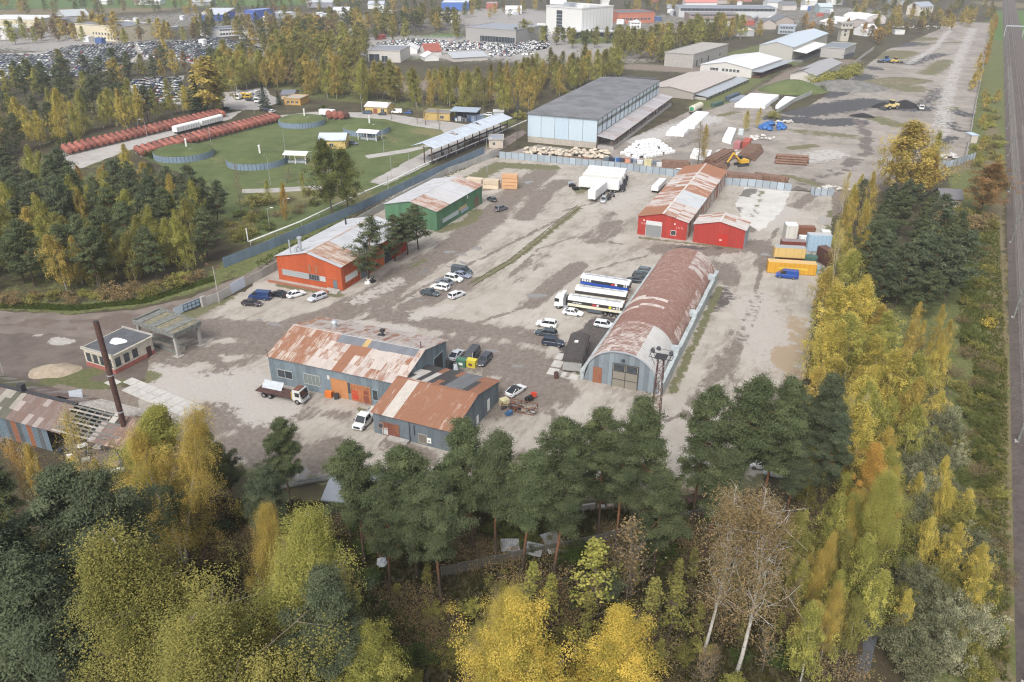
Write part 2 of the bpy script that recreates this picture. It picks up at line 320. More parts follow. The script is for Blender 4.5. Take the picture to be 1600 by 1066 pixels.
sheet('paved_corner',[(1163,292),(1236,299),(1222,330),(1188,362),(1160,345),(1150,318)],.018,soil('lime_washed_paving',(.48,.465,.44),(.58,.565,.54),[('dark',(.12,.11,.10),(.2,.19,.18),.95),('turf',(.15,.15,.09),(.22,.21,.15),.95)],.3,4),2.0,
      {'dark': [([(1145,298),(1160,305),(1175,297)],2.5,.9),([(1130,320),(1160,330)],2,.9)],'turf': [([(1190,300),(1175,340)],1.2,.7)]})
# the tank farm's lawn and roads
M['lawn'] = soil('mown_lawn',(.085,.115,.04),(.125,.15,.058),[('dry',(.19,.175,.085),(.15,.15,.065),.95),('dirt',(.24,.20,.16),(.18,.15,.11),.95)],.15,3.0,stain=.6,stretch=1.5)
sheet('lawn',[(218,244),(300,222),(380,204),(445,187),(500,181),(600,183),(680,192),(745,207),(722,235),(690,252),(640,280),(560,318),(480,355),(390,372),(350,330),(330,290),(260,262)],.008,M['lawn'],3.0,
      {'dry': [([(660,205),(720,215)],6),([(470,245),(500,262)],3,.8),([(590,212),(620,220)],5,.6),([(420,310),(520,300),(560,310)],9,.9),([(300,240),(360,262)],5,.5)],'dirt': [([(520,265),(500,270)],2.5,.9),([(380,285),(480,285)],2,.5)]})
M['paving'] = soil('old_asphalt',(.33,.31,.29),(.42,.40,.375),[('crack',(.2,.19,.17),(.25,.24,.22),.95)],.25,3)
sheet('access_road',[(395,186),(430,181),(500,174),(600,177),(680,188),(740,196),(775,190),(790,198),(765,212),(735,218),(700,242),(660,262),(600,290),(575,285),(640,250),(700,218),(690,203),(640,196),(600,186),(500,181),(440,184)],.014,M['paving'],2.5)
sheet('paved_path',[(378,296),(430,294),(490,290),(540,285),(540,290),(490,297),(430,301),(378,302)],.016,M['paving'],2.0,jit=.1)
sheet('service_road',[(640,232),(676,224),(684,226),(640,238),(575,248),(570,243)],.016,M['paving'],2.0,jit=.1)
sheet('tank_road',[(60,248),(230,208),(330,186),(352,178),(395,170),(405,150),(372,140),(352,160),(362,162),(380,160),(384,168),(362,186),(235,222),(200,236),(130,262),(60,275)],.014,M['paving'],3.0)
for nm,poly in (('car_lot',[(-30,84),(60,82),(140,70),(215,68),(300,72),(345,66),(350,96),(300,100),(270,92),(210,96),(180,110),(60,122),(-30,118)]),('car_lot',[(200,124),(285,118),(285,164),(235,160),(205,148)]),
                 ('car_lot',[(572,68),(640,62),(760,58),(860,60),(850,76),(820,88),(700,92),(600,84),(572,80)]),('car_lot',[(345,145),(410,136),(440,160),(405,172),(350,170)]),('car_lot',[(800,55),(850,50),(862,74),(800,86)])):
    sheet(nm,poly,.009,soil('car_lot_surface',(.30,.285,.27),(.38,.36,.34),[],.05,.6),12.0,jit=1.0)
for o_ in (-.76,.76):
    P_ = [G(735,446),G(800,407),G(906,321)]; nv = Vector((.9,-.43,0))*o_
    MB().bar(P_[0]+nv+Vector((0,0,.05)),P_[1]+nv+Vector((0,0,.05)),.09,.1).bar(P_[1]+nv+Vector((0,0,.05)),P_[2]+nv+Vector((0,0,.05)),.09,.1).build('sunken_rail',M['darkrust'],yard)
# puddles
def puddle(x,y,rx,ry,seed):
    rng = random.Random(seed); c = G(x,y); n = 22; a0 = rad(-20)
    v = []
    for i in range(n):
        w = 2*math.pi*i/n; r = 1+.28*math.sin(2*w+seed)+.18*math.sin(3*w+seed*2)+rng.uniform(-.07,.07)
        p,q_ = rx*r*math.cos(w),ry*r*math.sin(w)
        v.append((c.x+p*math.cos(a0)-q_*math.sin(a0),c.y+p*math.sin(a0)+q_*math.cos(a0),.020))
    o = obj('puddle',mesh('puddle',v,[tuple(range(n))],M['water'])); o['kind'] = 'structure'
n = NT('puddle_water'); M['water'] = n.fin((.22,.205,.19),.12,0,.7)
for i,p in enumerate([(702,394,1.4,1.0),(721,398,1.2,.9),(747,388,1.0,1.6),(724,411,1.1,.8),(665,423,.8,1.6),(650,427,.9,.6),(838,462,2.3,1.3),(641,463,.9,.6),(655,470,.8,.5),(702,417,.9,.4),(430,507,2.0,.7),(405,500,.9,.4),(826,285,1.2,1.6),(808,572,1.0,.7),(768,548,1.4,.8),(460,735,2.6,1.8),(640,416,.7,.5),(1196,398,1.6,.8)]):
    puddle(*p,i)
n = NT('ditch_water'); M['ditch'] = n.fin((.10,.105,.12),.05,0,.8)
sheet('ditch_water',[(1362,905),(1378,910),(1385,935),(1382,960),(1372,985),(1368,1010),(1360,1040),(1350,1066),(1330,1066),(1345,1020),(1350,985),(1348,950),(1352,925)],.016,M['ditch'],1.0,jit=.15)
sheet('ditch_water',[(1402,720),(1412,715),(1408,740),(1400,760),(1392,762),(1398,740)],.016,M['ditch'],1.0,jit=.15)

# concrete slabs by the gatehouse, each its own piece of the yard
SLAB = flat('concrete_slab',(.47,.45,.42),.9,.14,.8)
p0,p1,L,th = span((178,592),(312,648))
slabm = MB().box(-1.25,-1.0,0,1.25,1.0,.10).mesh('concrete_slab',SLAB)
for i in range(int(L/2.6)):
    for j in range(2):
        if (i*7+j*5) % 6 == 0 and i < 5: continue
        c = p0+(p1-p0)/L*(1.3+2.6*i)+Vector((-math.sin(th),math.cos(th),0))*(1.05-2.1*j+0.0)
        o = obj('concrete_slab',slabm,yard,(c.x,c.y,.012+.02*((i*3+j) % 3)),th+.015*((i*5+j*3) % 3-1))
p0,p1,L,th = span((862,585),(882,550))
for i in range(3):
    c = p0+(p1-p0)*(i+.3)/3; obj('concrete_slab',slabm,yard,(c.x,c.y,.03),th)
for i in range(3):
    c = G(868+13*i,583+3*i); obj('concrete_slab',slabm,yard,(c.x,c.y,.015),rad(-22))

# ---------------------------------------------------------------- the railway
RD = rad(28.7)                                   # the line's heading, clockwise from +Y
rv = Vector((math.sin(RD),math.cos(RD),0)); rr = Vector((rv.y,-rv.x,0))
edge = G(1577,532); edge -= rv*((edge-Vector((0,0,0))).dot(rv))         # the ballast's left edge, square to the line
BAL = soil('ballast',(.095,.078,.070),(.14,.115,.104),[],1.5,14.0,bump=.8)
v = []; f = []
s0,s1,ns = -20,1600,200
prof = [(0,0),(1.6,.55),(2.2,.6),(12.0,.6),(12.6,.55),(14.4,0)]
for i in range(ns+1):
    s = s0+(s1-s0)*i/ns
    for a,z in prof: p = edge+rv*s+rr*a; v.append((p.x,p.y,.01+z))
k = len(prof)
for i in range(ns):
    for j in range(k-1): f.append((i*k+j,i*k+j+1,(i+1)*k+j+1,(i+1)*k+j))
rail_bed = obj('railway_ballast',mesh('railway_ballast',v,f,BAL)); rail_bed['kind'] = 'structure'
SLEEP = flat('concrete_sleeper',(.17,.155,.145),.9,.15); RAIL = flat('rail_steel',(.34,.30,.28),.35,.2,metal=.4)
rz = -RD
slp = MB().box(-1.35,-.13,0,1.35,.13,.10).mesh('sleeper',SLEEP)
tr = [2.95,7.4]
cnt = 0
for a in tr[:1]:
    i = 0
    while cnt < 290:
        p = edge+rv*(60+i*0.75)+rr*a; i += 1
        q_ = PR(p)
        if q_[0] > 1640: continue
        cnt += 1; obj('sleeper',slp,rail_bed,(p.x,p.y,.60),rz)
    far0 = 60+i*.75
b = MB()
for a in tr:
    s = far0 if a == tr[0] else 60
    while s < (620 if a == tr[0] else 420):
        p = edge+rv*s+rr*a; u = rr*1.35; w_ = rv*.13
        b.hexa([(*(p+sx*u+sy*w_)[:2],z) for z in (.60,.70) for sx,sy in ((-1,-1),(1,-1),(1,1),(-1,1))]); s += .75
o = b.build('sleeper',SLEEP,rail_bed); o['kind'] = 'stuff'
for a in tr:
    for g in (-.76,.76):
        p,q_ = edge+rv*15+rr*(a+g),edge+rv*1500+rr*(a+g)
        MB().bar((p.x,p.y,.78),(q_.x,q_.y,.78),.075,.16).build('rail',RAIL,rail_bed)
# ---------------------------------------------------------------- sheds clad in sheets
def ribbed(w,l,ribs=4,h=.035):
    """a profiled sheet, width w along x, length l up y, its ribs along y"""
    xs = []; zs = []
    for i in range(ribs):
        a = -w/2+w*i/ribs; s = w/ribs
        xs += [a,a+s*.3,a+s*.42,a+s*.72]; zs += [0,0,h,h]
    xs.append(w/2); zs.append(0)
    v = [(x,y,z) for y in (0,l) for x,z in zip(xs,zs)]; n = len(xs)
    return v,[(i,i+1,n+i+1,n+i) for i in range(n-1)]
def place(o,p,ex,ey):
    ex = Vector(ex).normalized(); ey = Vector(ey).normalized(); ez = ex.cross(ey)
    o.matrix_basis = Matrix.Translation(p) @ Matrix((ex,ey,ez)).transposed().to_4x4(); return o
def roof_plane(root,a,b,up,l,cols,rows,colf,mat=None,name='roof_sheet',ribs=4,seed=0,lift=0.0):
    """sheets over the slope that starts on the eave a-b and climbs along UP for l metres; colf(column fraction, row fraction) gives the colour"""
    mat = mat or M['sheet']; a,b,up = Vector(a),Vector(b),Vector(up).normalized(); L = (b-a).length; w = L/cols; s = l/rows
    ex = (b-a).normalized(); n = ex.cross(up); rng = random.Random(seed+17)
    v,f = ribbed(w*1.03,s+.12,ribs); me = mesh(name,v,f,mat)
    for i in range(cols):
        for j in range(rows):
            c = colf((i+.5)/cols,(j+.5)/rows,rng)
            if c is None: continue
            p = a+ex*(w*(i+.5))+up*(s*j)+n*(lift+.012*j+.01*(i % 2)+rng.uniform(0,.012))
            o = obj(name,me,root,col=c); place(o,p,ex,up+n*rng.uniform(-.004,.01))
def wall_run(root,a,b,hf,colf,step=1.15,z0=0.0,name='wall_panel',mat=None,t=.05,seed=0,skip=None):
    """upright panels from a to b (left to right seen from outside); hf(s) the height at s metres"""
    mat = mat or M['wallsheet']; a,b = Vector((*a,0)),Vector((*b,0)); L = (b-a).length; n = max(1,round(L/step)); w = L/n; ex = (b-a).normalized()
    rng = random.Random(seed+5); cache = {}; yy = Vector((-ex.y,ex.x,0))
    for i in range(n):
        if skip and skip((i+.5)/n): continue
        h0,h1 = hf(w*i),hf(w*(i+1)); hm = None
        key = (round(h0,2),round(h1,2))
        if key not in cache:
            x0,x1 = -w/2+.012,w/2-.012; m = MB()
            m.hexa([(x0,0,z0),(x1,0,z0),(x1,t,z0),(x0,t,z0),(x0,0,h0),(x1,0,h1),(x1,t,h1),(x0,t,h0)])
            for k in (-.27,.0,.27): m.bar((k*w,-.015,z0+.02),(k*w,-.015,min(h0,h1)-.03),.05,.05)
            cache[key] = m.mesh(name,mat)
        o = obj(name,cache[key],root,col=colf((i+.5)/n,rng)); place(o,a+ex*(w*(i+.5))-yy*rng.uniform(0,.025),ex,yy)
class Shed:
    """a gabled shed: origin at its front left corner, x along the front, y back; ridge along 'x' or 'y'"""
    def __init__(s,name,label,x,y,th,W,D,e,r,ridge,wallc,roofc,rows=2,sw=1.15,group=None,rise=.25,walls='flrb',cat='shed',seed=1,ribs=4,mat=None):
        s.o = thing(name,label,cat,(x,y,0),rad(th),group); s.W,s.D,s.e,s.r = W,D,e,r; o = s.o; s.ridge = ridge
        gh = lambda L: (lambda q: e+(r-e)*(1-abs(2*q/L-1)))
        ev = lambda q: e
        F = {'f': ((0,0),(W,0),gh(W) if ridge == 'y' else ev),'r': ((W,0),(W,D),ev if ridge == 'y' else gh(D)),
             'b': ((W,D),(0,D),gh(W) if ridge == 'y' else ev),'l': ((0,D),(0,0),ev if ridge == 'y' else gh(D))}
        s.F = F
        for k in walls: wall_run(o,*F[k],(lambda fr,rng,k=k: wallc(k,fr,rng)),seed=seed+ord(k),mat=mat)
        MB().box(.15,.15,0,W-.15,D-.15,.06).build('floor_slab',M['conc'],o)
        ov = .35
        if ridge == 'y':
            sl = Vector((W/2+ov,0,(r-e)*(W/2+ov)/(W/2))); z = e-(r-e)*ov/(W/2)+.06; l = sl.length
            roof_plane(o,(-ov,D+ov,z),(-ov,-ov,z),(sl.x,0,sl.z),l,round((D+2*ov)/sw),rows,lambda a,b,g: roofc(0,1-a,b,g),seed=seed,ribs=ribs)
            roof_plane(o,(W+ov,-ov,z),(W+ov,D+ov,z),(-sl.x,0,sl.z),l,round((D+2*ov)/sw),rows,lambda a,b,g: roofc(1,a,b,g),seed=seed+3,ribs=ribs)
            ra,rb = (W/2,-ov,r+.1),(W/2,D+ov,r+.1)
        else:
            sl = Vector((0,D/2+ov,(r-e)*(D/2+ov)/(D/2))); z = e-(r-e)*ov/(D/2)+.06; l = sl.length
            roof_plane(o,(-ov,-ov,z),(W+ov,-ov,z),(0,sl.y,sl.z),l,round((W+2*ov)/sw),rows,lambda a,b,g: roofc(0,a,b,g),seed=seed,ribs=ribs)
            roof_plane(o,(W+ov,D+ov,z),(-ov,D+ov,z),(0,-sl.y,sl.z),l,round((W+2*ov)/sw),rows,lambda a,b,g: roofc(1,1-a,b,g),seed=seed+3,ribs=ribs)
            ra,rb = (-ov,D/2,r+.1),(W+ov,D/2,r+.1)
        MB().bar(ra,rb,.5,.07).build('ridge_cap',M['sheet'],o,col=roofc(2,.5,1,random.Random(4)))
    def at(s,wall,q,z,out=0.06):
        a,b,_ = s.F[wall]; a,b = Vector((*a,0)),Vector((*b,0)); ex = (b-a).normalized(); n = Vector((ex.y,-ex.x,0))
        return a+ex*q+n*out+Vector((0,0,z)),ex,-n
    def opening(s,wall,q,z,w,h,name='door',col=(.3,.3,.3),mat=None,frame=None,bars=0,leafs=1,depth=.08,panes=None):
        """a door or window in WALL centred q metres along it, bottom at z"""
        p,ex,ey = s.at(wall,q,z); m = MB(); m.box(-w/2,-.02,0,w/2,depth,h)
        for i in range(1,leafs): x = -w/2+w*i/leafs; m.box(x-.03,-.05,0,x+.03,-.02,h)
        if name == 'door' : m.box(-w/2+.1,-.045,h*.48,w/2-.1,-.02,h*.52)
        o = m.build(name,mat or M['wallsheet'],s.o,col=col); place(o,p,ex,ey)
        if frame:
            f = MB(); t = .12
            f.box(-w/2-t,-.07,h,w/2+t,.05,h+t); f.box(-w/2-t,-.07,0,-w/2,.05,h); f.box(w/2,-.07,0,w/2+t,.05,h)
            if name == 'window': f.box(-w/2-t,-.10,-t,w/2+t,.05,0)
            for i in range(1,bars+1): x = -w/2+w*i/(bars+1); f.box(x-.04,-.06,0,x+.04,-.02,h)
            f.build('frame',M['tint'],o,col=frame)
        return o
    def patch(s,wall,q,z,w,h,col,name='sign',depth=.03):
        p,ex,ey = s.at(wall,q,z,.09); o = MB().box(-w/2,-.01,0,w/2,depth,h).build(name,M['tint'],s.o,col=col); return place(o,p,ex,ey)
def jit(c,g,v=.08): k = 1+g.uniform(-v,v); return tuple(min(1,x*k) for x in c)
def pick(g,*opts):
    r = g.random()*sum(o[0] for o in opts)
    for o in opts:
        r -= o[0]
        if r <= 0: return o[1]
    return opts[-1][1]
# -- the grey shed in the middle
BLUEGREY = (.20,.25,.285)
def wa(k,f,g): return (*jit(BLUEGREY,g,.14),.12+.2*g.random()*(k == 'f'))
def ra(side,a,b,g):
    if side == 2: return (.55,.52,.49,.3)
    if side == 0:
        if .40 < a < .98 and b > .78: return (.52,.36,.16,.1) if .56 < a < .63 else (.19,.20,.225,.08)
        if .49 < a < .57 and b < .70: return (.30,.12,.06,.95)
        if .57 < a < .64 and .5 < b < .78: return (.36,.22,.11,.7)
        if a < .3: return (.50,.43,.37,.54+.2*g.random())
        return (*jit((.52,.46,.42),g),.34+.28*g.random())
    return (*jit((.48,.43,.40),g),.34+.25*g.random()) if a > .12 or g.random() > .4 else (.5,.36,.25,.6)
A = Shed('workshop_shed','long blue-grey metal workshop with pale rust-streaked roof and orange doors',-45.27,130.3,-21.8,27.9,18.0,5.6,7.9,'x',wa,ra,rows=4,sw=1.12,cat='workshop')
A.opening('f',3.4,1.7,3.2,1.5,'window',(.09,.10,.10),frame=(.35,.37,.36),bars=1,mat=M['pane'])
A.opening('f',9.3,1.5,3.4,2.0,'window',(.2,.23,.22),frame=(.34,.36,.35),bars=3)
A.opening('f',15.2,0,3.3,3.7,'door',(.50,.23,.10,.25),frame=(.42,.22,.11),leafs=2)
A.opening('f',19.6,0,3.9,3.4,'door',(.46,.18,.08,.55),frame=(.40,.2,.1),leafs=2).__setitem__('label','rust-streaked orange double door')
A.patch('f',18.4,.4,1.3,1.8,(.46,.06,.035),'red_panel'); A.patch('f',20.7,.1,1.1,2.5,(.22,.07,.045),'wicket_door')
A.opening('f',17.3,1.4,.8,2.1,'window',(.12,.15,.14),mat=M['pane']); A.opening('f',22.6,1.2,1.0,2.0,'window',(.12,.16,.17),mat=M['pane'],frame=(.3,.36,.38))
A.opening('f',25.6,.5,1.3,2.4,'window',(.10,.13,.13),mat=M['pane'],frame=(.36,.38,.38))
A.opening('r',14.3,0,3.6,4.2,'door',(.03,.027,.025),mat=M['dark'],frame=(.28,.33,.36)).__setitem__('label','dark panel painted as the shade inside the open doorway')  # flat dark panel, the shade of the inside put into its colour
A.patch('f',13.0,3.4,.5,.8,(.6,.62,.6),'notice_board')
MB().tube([(6.5,12.6,7.1),(6.5,12.6,8.1)],[.55,.55],10).tube([(6.5,12.6,8.1),(6.5,12.6,8.5)],[.7,.35],10).build('roof_vent',M['galv'],A.o)
MB().tube([(17.2,12.6,7.1),(17.2,12.6,8.0)],.25,8).box(16.8,12.2,8.0,17.6,13.0,8.5).box(16.2,12.2,7.2,17.6,13.0,7.32).build('roof_fan',M['dark'],A.o)
MB().tube([(0.05,-.1,5.5),(0.05,-.1,7.0)],.05,6).tube([(27.2,9.2,7.2),(27.2,9.2,9.4)],.09,6).tube([(26.7,-.12,2.3),(26.7,-.12,5.3)],.09,6).build('stack_pipe',M['darkrust'],A.o)
# -- rusty annex
def wb(k,f,g): return (*jit((.16,.195,.225),g,.12),.10+.12*g.random())
def rb(side,a,b,g):
    if side == 2: return (.2,.11,.08,.8)
    if side == 0:
        if .17 < a < .26: return (.55,.50,.45,.25)
        return (*jit((.48,.41,.35),g),.66+.2*g.random())
    if a > .83: return (.42,.25,.15,.72)
    if .55 < a < .79: return (.18,.185,.195,.02)
    return pick(g,(3,(.07,.065,.065,.02)),(1.6,(.55,.52,.48,.35)),(1,(.42,.24,.14,.7)))
B = Shed('workshop_annex','low grey annex with bright orange-brown rusty roof in front of the workshop',-23.3,113.3,-23.5,15.0,17.8,4.1,6.1,'x',wb,rb,rows=3,sw=1.1,cat='workshop',seed=9)
B.opening('f',3.4,0,3.0,2.6,'door',(.20,.075,.05,.5),frame=(.2,.12,.1),leafs=3); B.opening('f',1.5,1.3,.9,.9,'window',(.09,.05,.04),mat=M['pane'],frame=(.3,.2,.16))
B.opening('f',9.4,.4,1.4,1.6,'window',(.20,.18,.15),frame=(.3,.3,.28)); B.patch('f',10.6,.7,.8,1.0,(.75,.75,.72),'notice_board'); B.patch('f',10.6,.95,.3,.3,(.06,.06,.06),'notice_mark')
B.patch('f',2.2,.2,1.1,1.3,(.5,.52,.52),'leaning_sheet'); B.opening('r',13.5,.3,.9,2.4,'window',(.6,.62,.64),mat=M['white']); B.opening('r',9.0,.3,.8,1.6,'window',(.6,.62,.64),mat=M['white'])
MB().tube([(7.0,-.12,.1),(7.0,-.12,4.0)],.07,6).tube([(7.9,-.12,1.7),(7.9,-.12,3.4)],.08,6).build('downpipe',M['dark'],B.o)
MB().box(3.2,-1.2,0,7.0,-.25,.45).build('step',M['conc'],B.o)
# -- the arched hangar
def arch_hangar():
    x,y,th,Wd,D,H = 13.5,131.2,-22.6,14.3,59.0,7.2
    root = thing('arched_hangar','long arched hangar with a ribbed brown and white rusty roof','hangar',(x,y,0),rad(th))
    def pt(t): return (Wd/2-Wd/2*math.copysign(abs(math.cos(t)) **.9,math.cos(t)),H*math.sin(t) **.92+.02)
    NS,NA = 50,5; w = D/NS; g = random.Random(12)
    meshes = []
    for k in range(NA):
        v = []; f = []; sub = 5; prof = [(-w/2*1.02,0),(-w*.40,0),(-w*.34,.10),(-w*.20,.10),(-w*.13,0),(w*.10,0),(w*.16,.10),(w*.30,.10),(w*.37,0),(w/2*1.02,0)]
        for i in range(sub+1):
            t = max(1e-4,min(math.pi-1e-4,math.pi*(k+i/sub)/NA)); px,pz = pt(t); nn = Vector((-math.cos(t),0,math.sin(t)))
            for yy,hh in prof: v.append((px+nn.x*(hh+.02*(k % 2)),yy,pz+nn.z*(hh+.02*(k % 2))))
        n = len(prof)
        for i in range(sub):
            for j in range(n-1): f.append((i*n+j,i*n+j+1,(i+1)*n+j+1,(i+1)*n+j))
        meshes.append(mesh('roof_sheet',v,f,[M['archsheet'],M['archrib']],[1 if j in (2,6) else 0 for i in range(sub) for j in range(n-1)]))
    for i in range(NS):
        a = (i+.5)/NS
        for k in range(NA):
            c = (*jit((.52,.44,.40),g),.62+.2*g.random())
            if a < .24: c = (.50,.45,.42,.5+.25*g.random()) if k in (1,2) else ((.46,.455,.45,.2+.2*g.random()) if k in (3,4) else (.58,.52,.48,.5))
            elif .24 <= a < .5 and k in (1,2): c = pick(g,(.7,(.52,.47,.44,.5)),(2,(.36,.25,.22,.85)),(1,(.4,.3,.27,.8)))
            elif k == 2 or (k == 3 and a < .8): c = (.42,.34,.31,.78)
            elif k == 3: c = (.44,.40,.38,.52+.2*g.random())
            elif k == 1: c = (.45,.38,.35,.66+.2*g.random())
            elif k == 4: c = (.50,.42,.39,.55+.2*g.random())
            obj('roof_sheet',meshes[k],root,(0,w*(i+.5),0),col=c)
    for yy,nm in ((.12,'f'),(D-.12,'b')):
        wall_run(root,(0,yy) if nm == 'f' else (Wd,yy),(Wd,yy) if nm == 'f' else (0,yy),lambda q: max(.05,pt(math.acos(max(-1,min(1,1-2*q/Wd))))[1]-.04),lambda f,r: (*jit((.22,.26,.29),r,.22),.14+.12*r.random()),step=.95,seed=31)
    def leaf(name,q,w_,h,c,lab=None,mat=None):
        m = MB(); m.box(-w_/2,-.1,0,w_/2,-.02,h)
        o = m.build(name,mat or M['wallsheet'],root,(q,0,0),col=c)
        if lab: o['label'] = lab
        return o
    leaf('door',2.7,1.7,3.3,(.26,.085,.055,.7)); o = leaf('door',8.0,4.9,4.9,(.25,.23,.19,.15),'tall boarded double door')
    m = MB()
    for i in range(3): m.box(-2.45+2.4*i,-.16,0,-2.35+2.4*i,-.1,4.9)
    for z in (1.6,3.3,4.85): m.box(-2.45,-.15,z,2.45,-.1,z+.1)
    m.build('frame',M['dark'],o)
    m = MB()
    for i in range(2): m.box(-2.2+2.4*i,-.13,3.45,-.2+2.4*i,-.1,4.75)
    m.build('pane',M['pane'],o)
    MB().box(7.2,-.3,5.5,7.7,.0,5.9).build('wall_lamp',M['dark'],root)
    # raised verge arch
    v = []; f = []
    for i in range(25):
        t = max(1e-3,min(math.pi-1e-3,math.pi*i/24)); px,pz = pt(t)
        nn = Vector((-math.cos(t),0,math.sin(t)))
        for yy in (-.12,.25): v.append((px+nn.x*.1,yy,pz+nn.z*.1)); v.append((px-nn.x*.05,yy,pz-nn.z*.05))
    for i in range(24):
        for a,b in ((0,1),(1,3),(3,2),(2,0)): f.append((i*4+a,i*4+b,(i+1)*4+b,(i+1)*4+a))
    obj('verge_trim',mesh('verge_trim',v,f,M['galv']),root)
    # concrete side walls
    for nm,x0,x1 in (('side_wall',Wd+.15,Wd+.85),('side_wall',-.75,-.1)):
        h = 2.5 if x0 > 0 else 1.6
        n = 15
        me = MB().box(x0,.02,0,x1,D/n-.02,h).box(x0-.05,.0,h+.003,x1+.08,D/n-.006,h+.12).mesh('wall_block',M['sideconc'])
        for i in range(n): obj('wall_block',me,root,(0.02*math.sin(i*2.1),i*D/n,.0))
    for q in (12,30,52):
        MB().box(Wd-.9,q,2.63,Wd+1.0,q+2.2,3.5).build('buttress',M['sideconc'],root)
M['archsheet'] = sheetmat('arch_roof_sheet',(.15,.078,.063),(.25,.14,.112),axis=(.30,2.2,.30),streak=.8); M['archrib'] = sheetmat('arch_roof_rib',(.20,.115,.095),(.32,.20,.165),axis=(.35,1.2,.35),streak=.9,amul=.74)
M['sideconc'] = flat('painted_concrete',(.40,.44,.45),.9,.25,.8)
arch_hangar()
# -- the red shed with the smaller one beside it
RED = (.40,.050,.040)
def wd(k,f,g):
    if k == 'f': return (*jit(RED,g,.10),.04+.12*(f < .5)*g.random())
    if k == 'r': return pick(g,(3,(.40,.36,.33,.45)),(2,(.30,.18,.12,.8)),(1,(.42,.42,.41,.25)))
    return (.45,.43,.4,.4)
def rd(side,a,b,g):
    if side == 2: return (.66,.63,.60,.15)
    if side == 0:
        if a < .14 or a > .80: return (.27,.12,.10,.93)
        if .43 < a < .52 and b > .5: return (.36,.13,.09,.9)
        return pick(g,(3,(.48,.42,.40,.52)),(2,(.46,.38,.35,.64)),(1,(.50,.48,.46,.36)))
    if a > .82: return (.25,.11,.095,.93)
    if .22 < a < .42: return (.45,.47,.49,.12)
    if .42 <= a < .55: return (.52,.40,.34,.65)
    return pick(g,(3,(.50,.46,.44,.42)),(2,(.46,.38,.35,.6)))
D_ = Shed('red_shed','long shed with red front, roller door and faded rust-striped roof',35.29,213.9,-23.5,13.9,58.5,5.26,6.9,'y',wd,rd,rows=2,sw=1.2,seed=40)
D_.opening('f',4.6,0,4.3,3.2,'door',(.20,.21,.215,.05),frame=(.45,.45,.44),leafs=1,mat=M['tint']); D_.opening('f',4.6,3.25,4.5,1.15,'shutter_box',(.52,.53,.53),mat=M['tint'])
D_.opening('f',10.2,1.2,1.3,1.2,'window',(.2,.22,.24),mat=M['pane'],frame=(.62,.5,.45))
for q in (1.7,10.4): D_.patch('f',q,4.2,.35,.35,(.8,.78,.75),'wall_lamp')
for q,z,w in ((1.0,3.1,2.2),(11.0,3.1,2.4)):      # worn white lettering too faded to read
    for i in range(5): D_.patch('f',q+i*.42,z+.1*(i % 2),.12,.55,(.62,.36,.33),'faded_lettering')
def wda(k,f,g):
    return (*jit(RED,g,.08),.02) if k == 'f' else (.30,.34,.37,.1)
def rda(side,a,b,g): return pick(g,(4,(.49,.46,.44,.42)),(2,(.46,.34,.31,.62))) if side != 2 else (.6,.57,.55,.2)
Da = Shed('red_lean_shed','small red gabled shed joined to the right of the long red shed',49.6,207.3,-23.2,13.6,8.2,5.2,6.75,'y',wda,rda,rows=2,sw=1.2,seed=47)
Da.opening('f',8.0,0,2.6,3.4,'door',(.44,.035,.025,.05),leafs=1); Da.patch('f',7.4,1.5,.7,.35,(.8,.78,.74),'notice_board')
# -- the orange shed
ORANGE = (.47,.105,.040)
def we(k,f,g):
    if k == 'r': return (*jit((.42,.10,.045) if f < .30 else ((.42,.045,.022) if (.30 < f < .40 or f > .72) else (.48,.13,.04)),g,.1),.04+.14*g.random())
    return (*jit(ORANGE,g,.07),.02+(.1 if .55 < f < .72 else 0))
def re_(side,a,b,g):
    if side == 2: return (.50,.36,.28,.4)
    if side == 1 and .02 < a < .30: return (.47,.41,.36,.48+.12*g.random())
    return (*jit((.44,.45,.475),g,.05),.08+.1*g.random())
Eo = Shed('orange_shed','orange shed with silver roof and two metal chimneys',-57.0,180.8,-23.3,18.4,30.0,6.1,8.2,'y',we,re_,rows=2,sw=1.15,seed=60)
Eo.opening('f',5.2,1.6,7.6,1.25,'window',(.30,.32,.33),frame=(.36,.36,.36),mat=M['tint']); Eo.opening('f',10.6,1.6,2.8,1.25,'window',(.06,.06,.06),mat=M['pane'],bars=3,frame=(.2,.2,.2)); Eo.opening('f',13.0,1.6,1.7,1.25,'window',(.42,.45,.47),mat=M['tint'])
Eo.opening('f',16.5,.1,1.1,2.3,'door',(.13,.17,.19),mat=M['tint']); Eo.patch('f',15.6,2.75,3.2,.16,(.40,.13,.06),'door_hood',.03)
for q in (9.6,11.4): Eo.patch('f',q,3.4,.7,2.0,(.30,.13,.07),'faded_lettering')
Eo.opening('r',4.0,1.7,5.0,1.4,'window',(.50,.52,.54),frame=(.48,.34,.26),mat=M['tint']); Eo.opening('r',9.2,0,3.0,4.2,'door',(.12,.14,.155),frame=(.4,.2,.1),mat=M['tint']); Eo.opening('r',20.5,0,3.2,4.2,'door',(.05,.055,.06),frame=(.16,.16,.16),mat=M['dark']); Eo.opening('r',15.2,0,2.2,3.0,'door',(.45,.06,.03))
MB().tube([(6.4,1.4,7.2),(6.4,1.4,10.9)],.42,10).tube([(6.4,1.4,10.9),(6.4,1.4,11.3)],[.6,.6],10).tube([(5.3,1.0,7.0),(5.3,1.0,8.5),(5.9,1.2,8.9)],.35,8).build('chimney',M['galv'],Eo.o)
MB().tube([(3.6,1.0,6.8),(3.6,1.0,10.3)],.17,8).build('chimney',M['galv'],Eo.o); MB().tube([(4.0,24.0,6.6),(4.0,24.0,9.0)],.22,8).build('chimney',M['dark'],Eo.o)
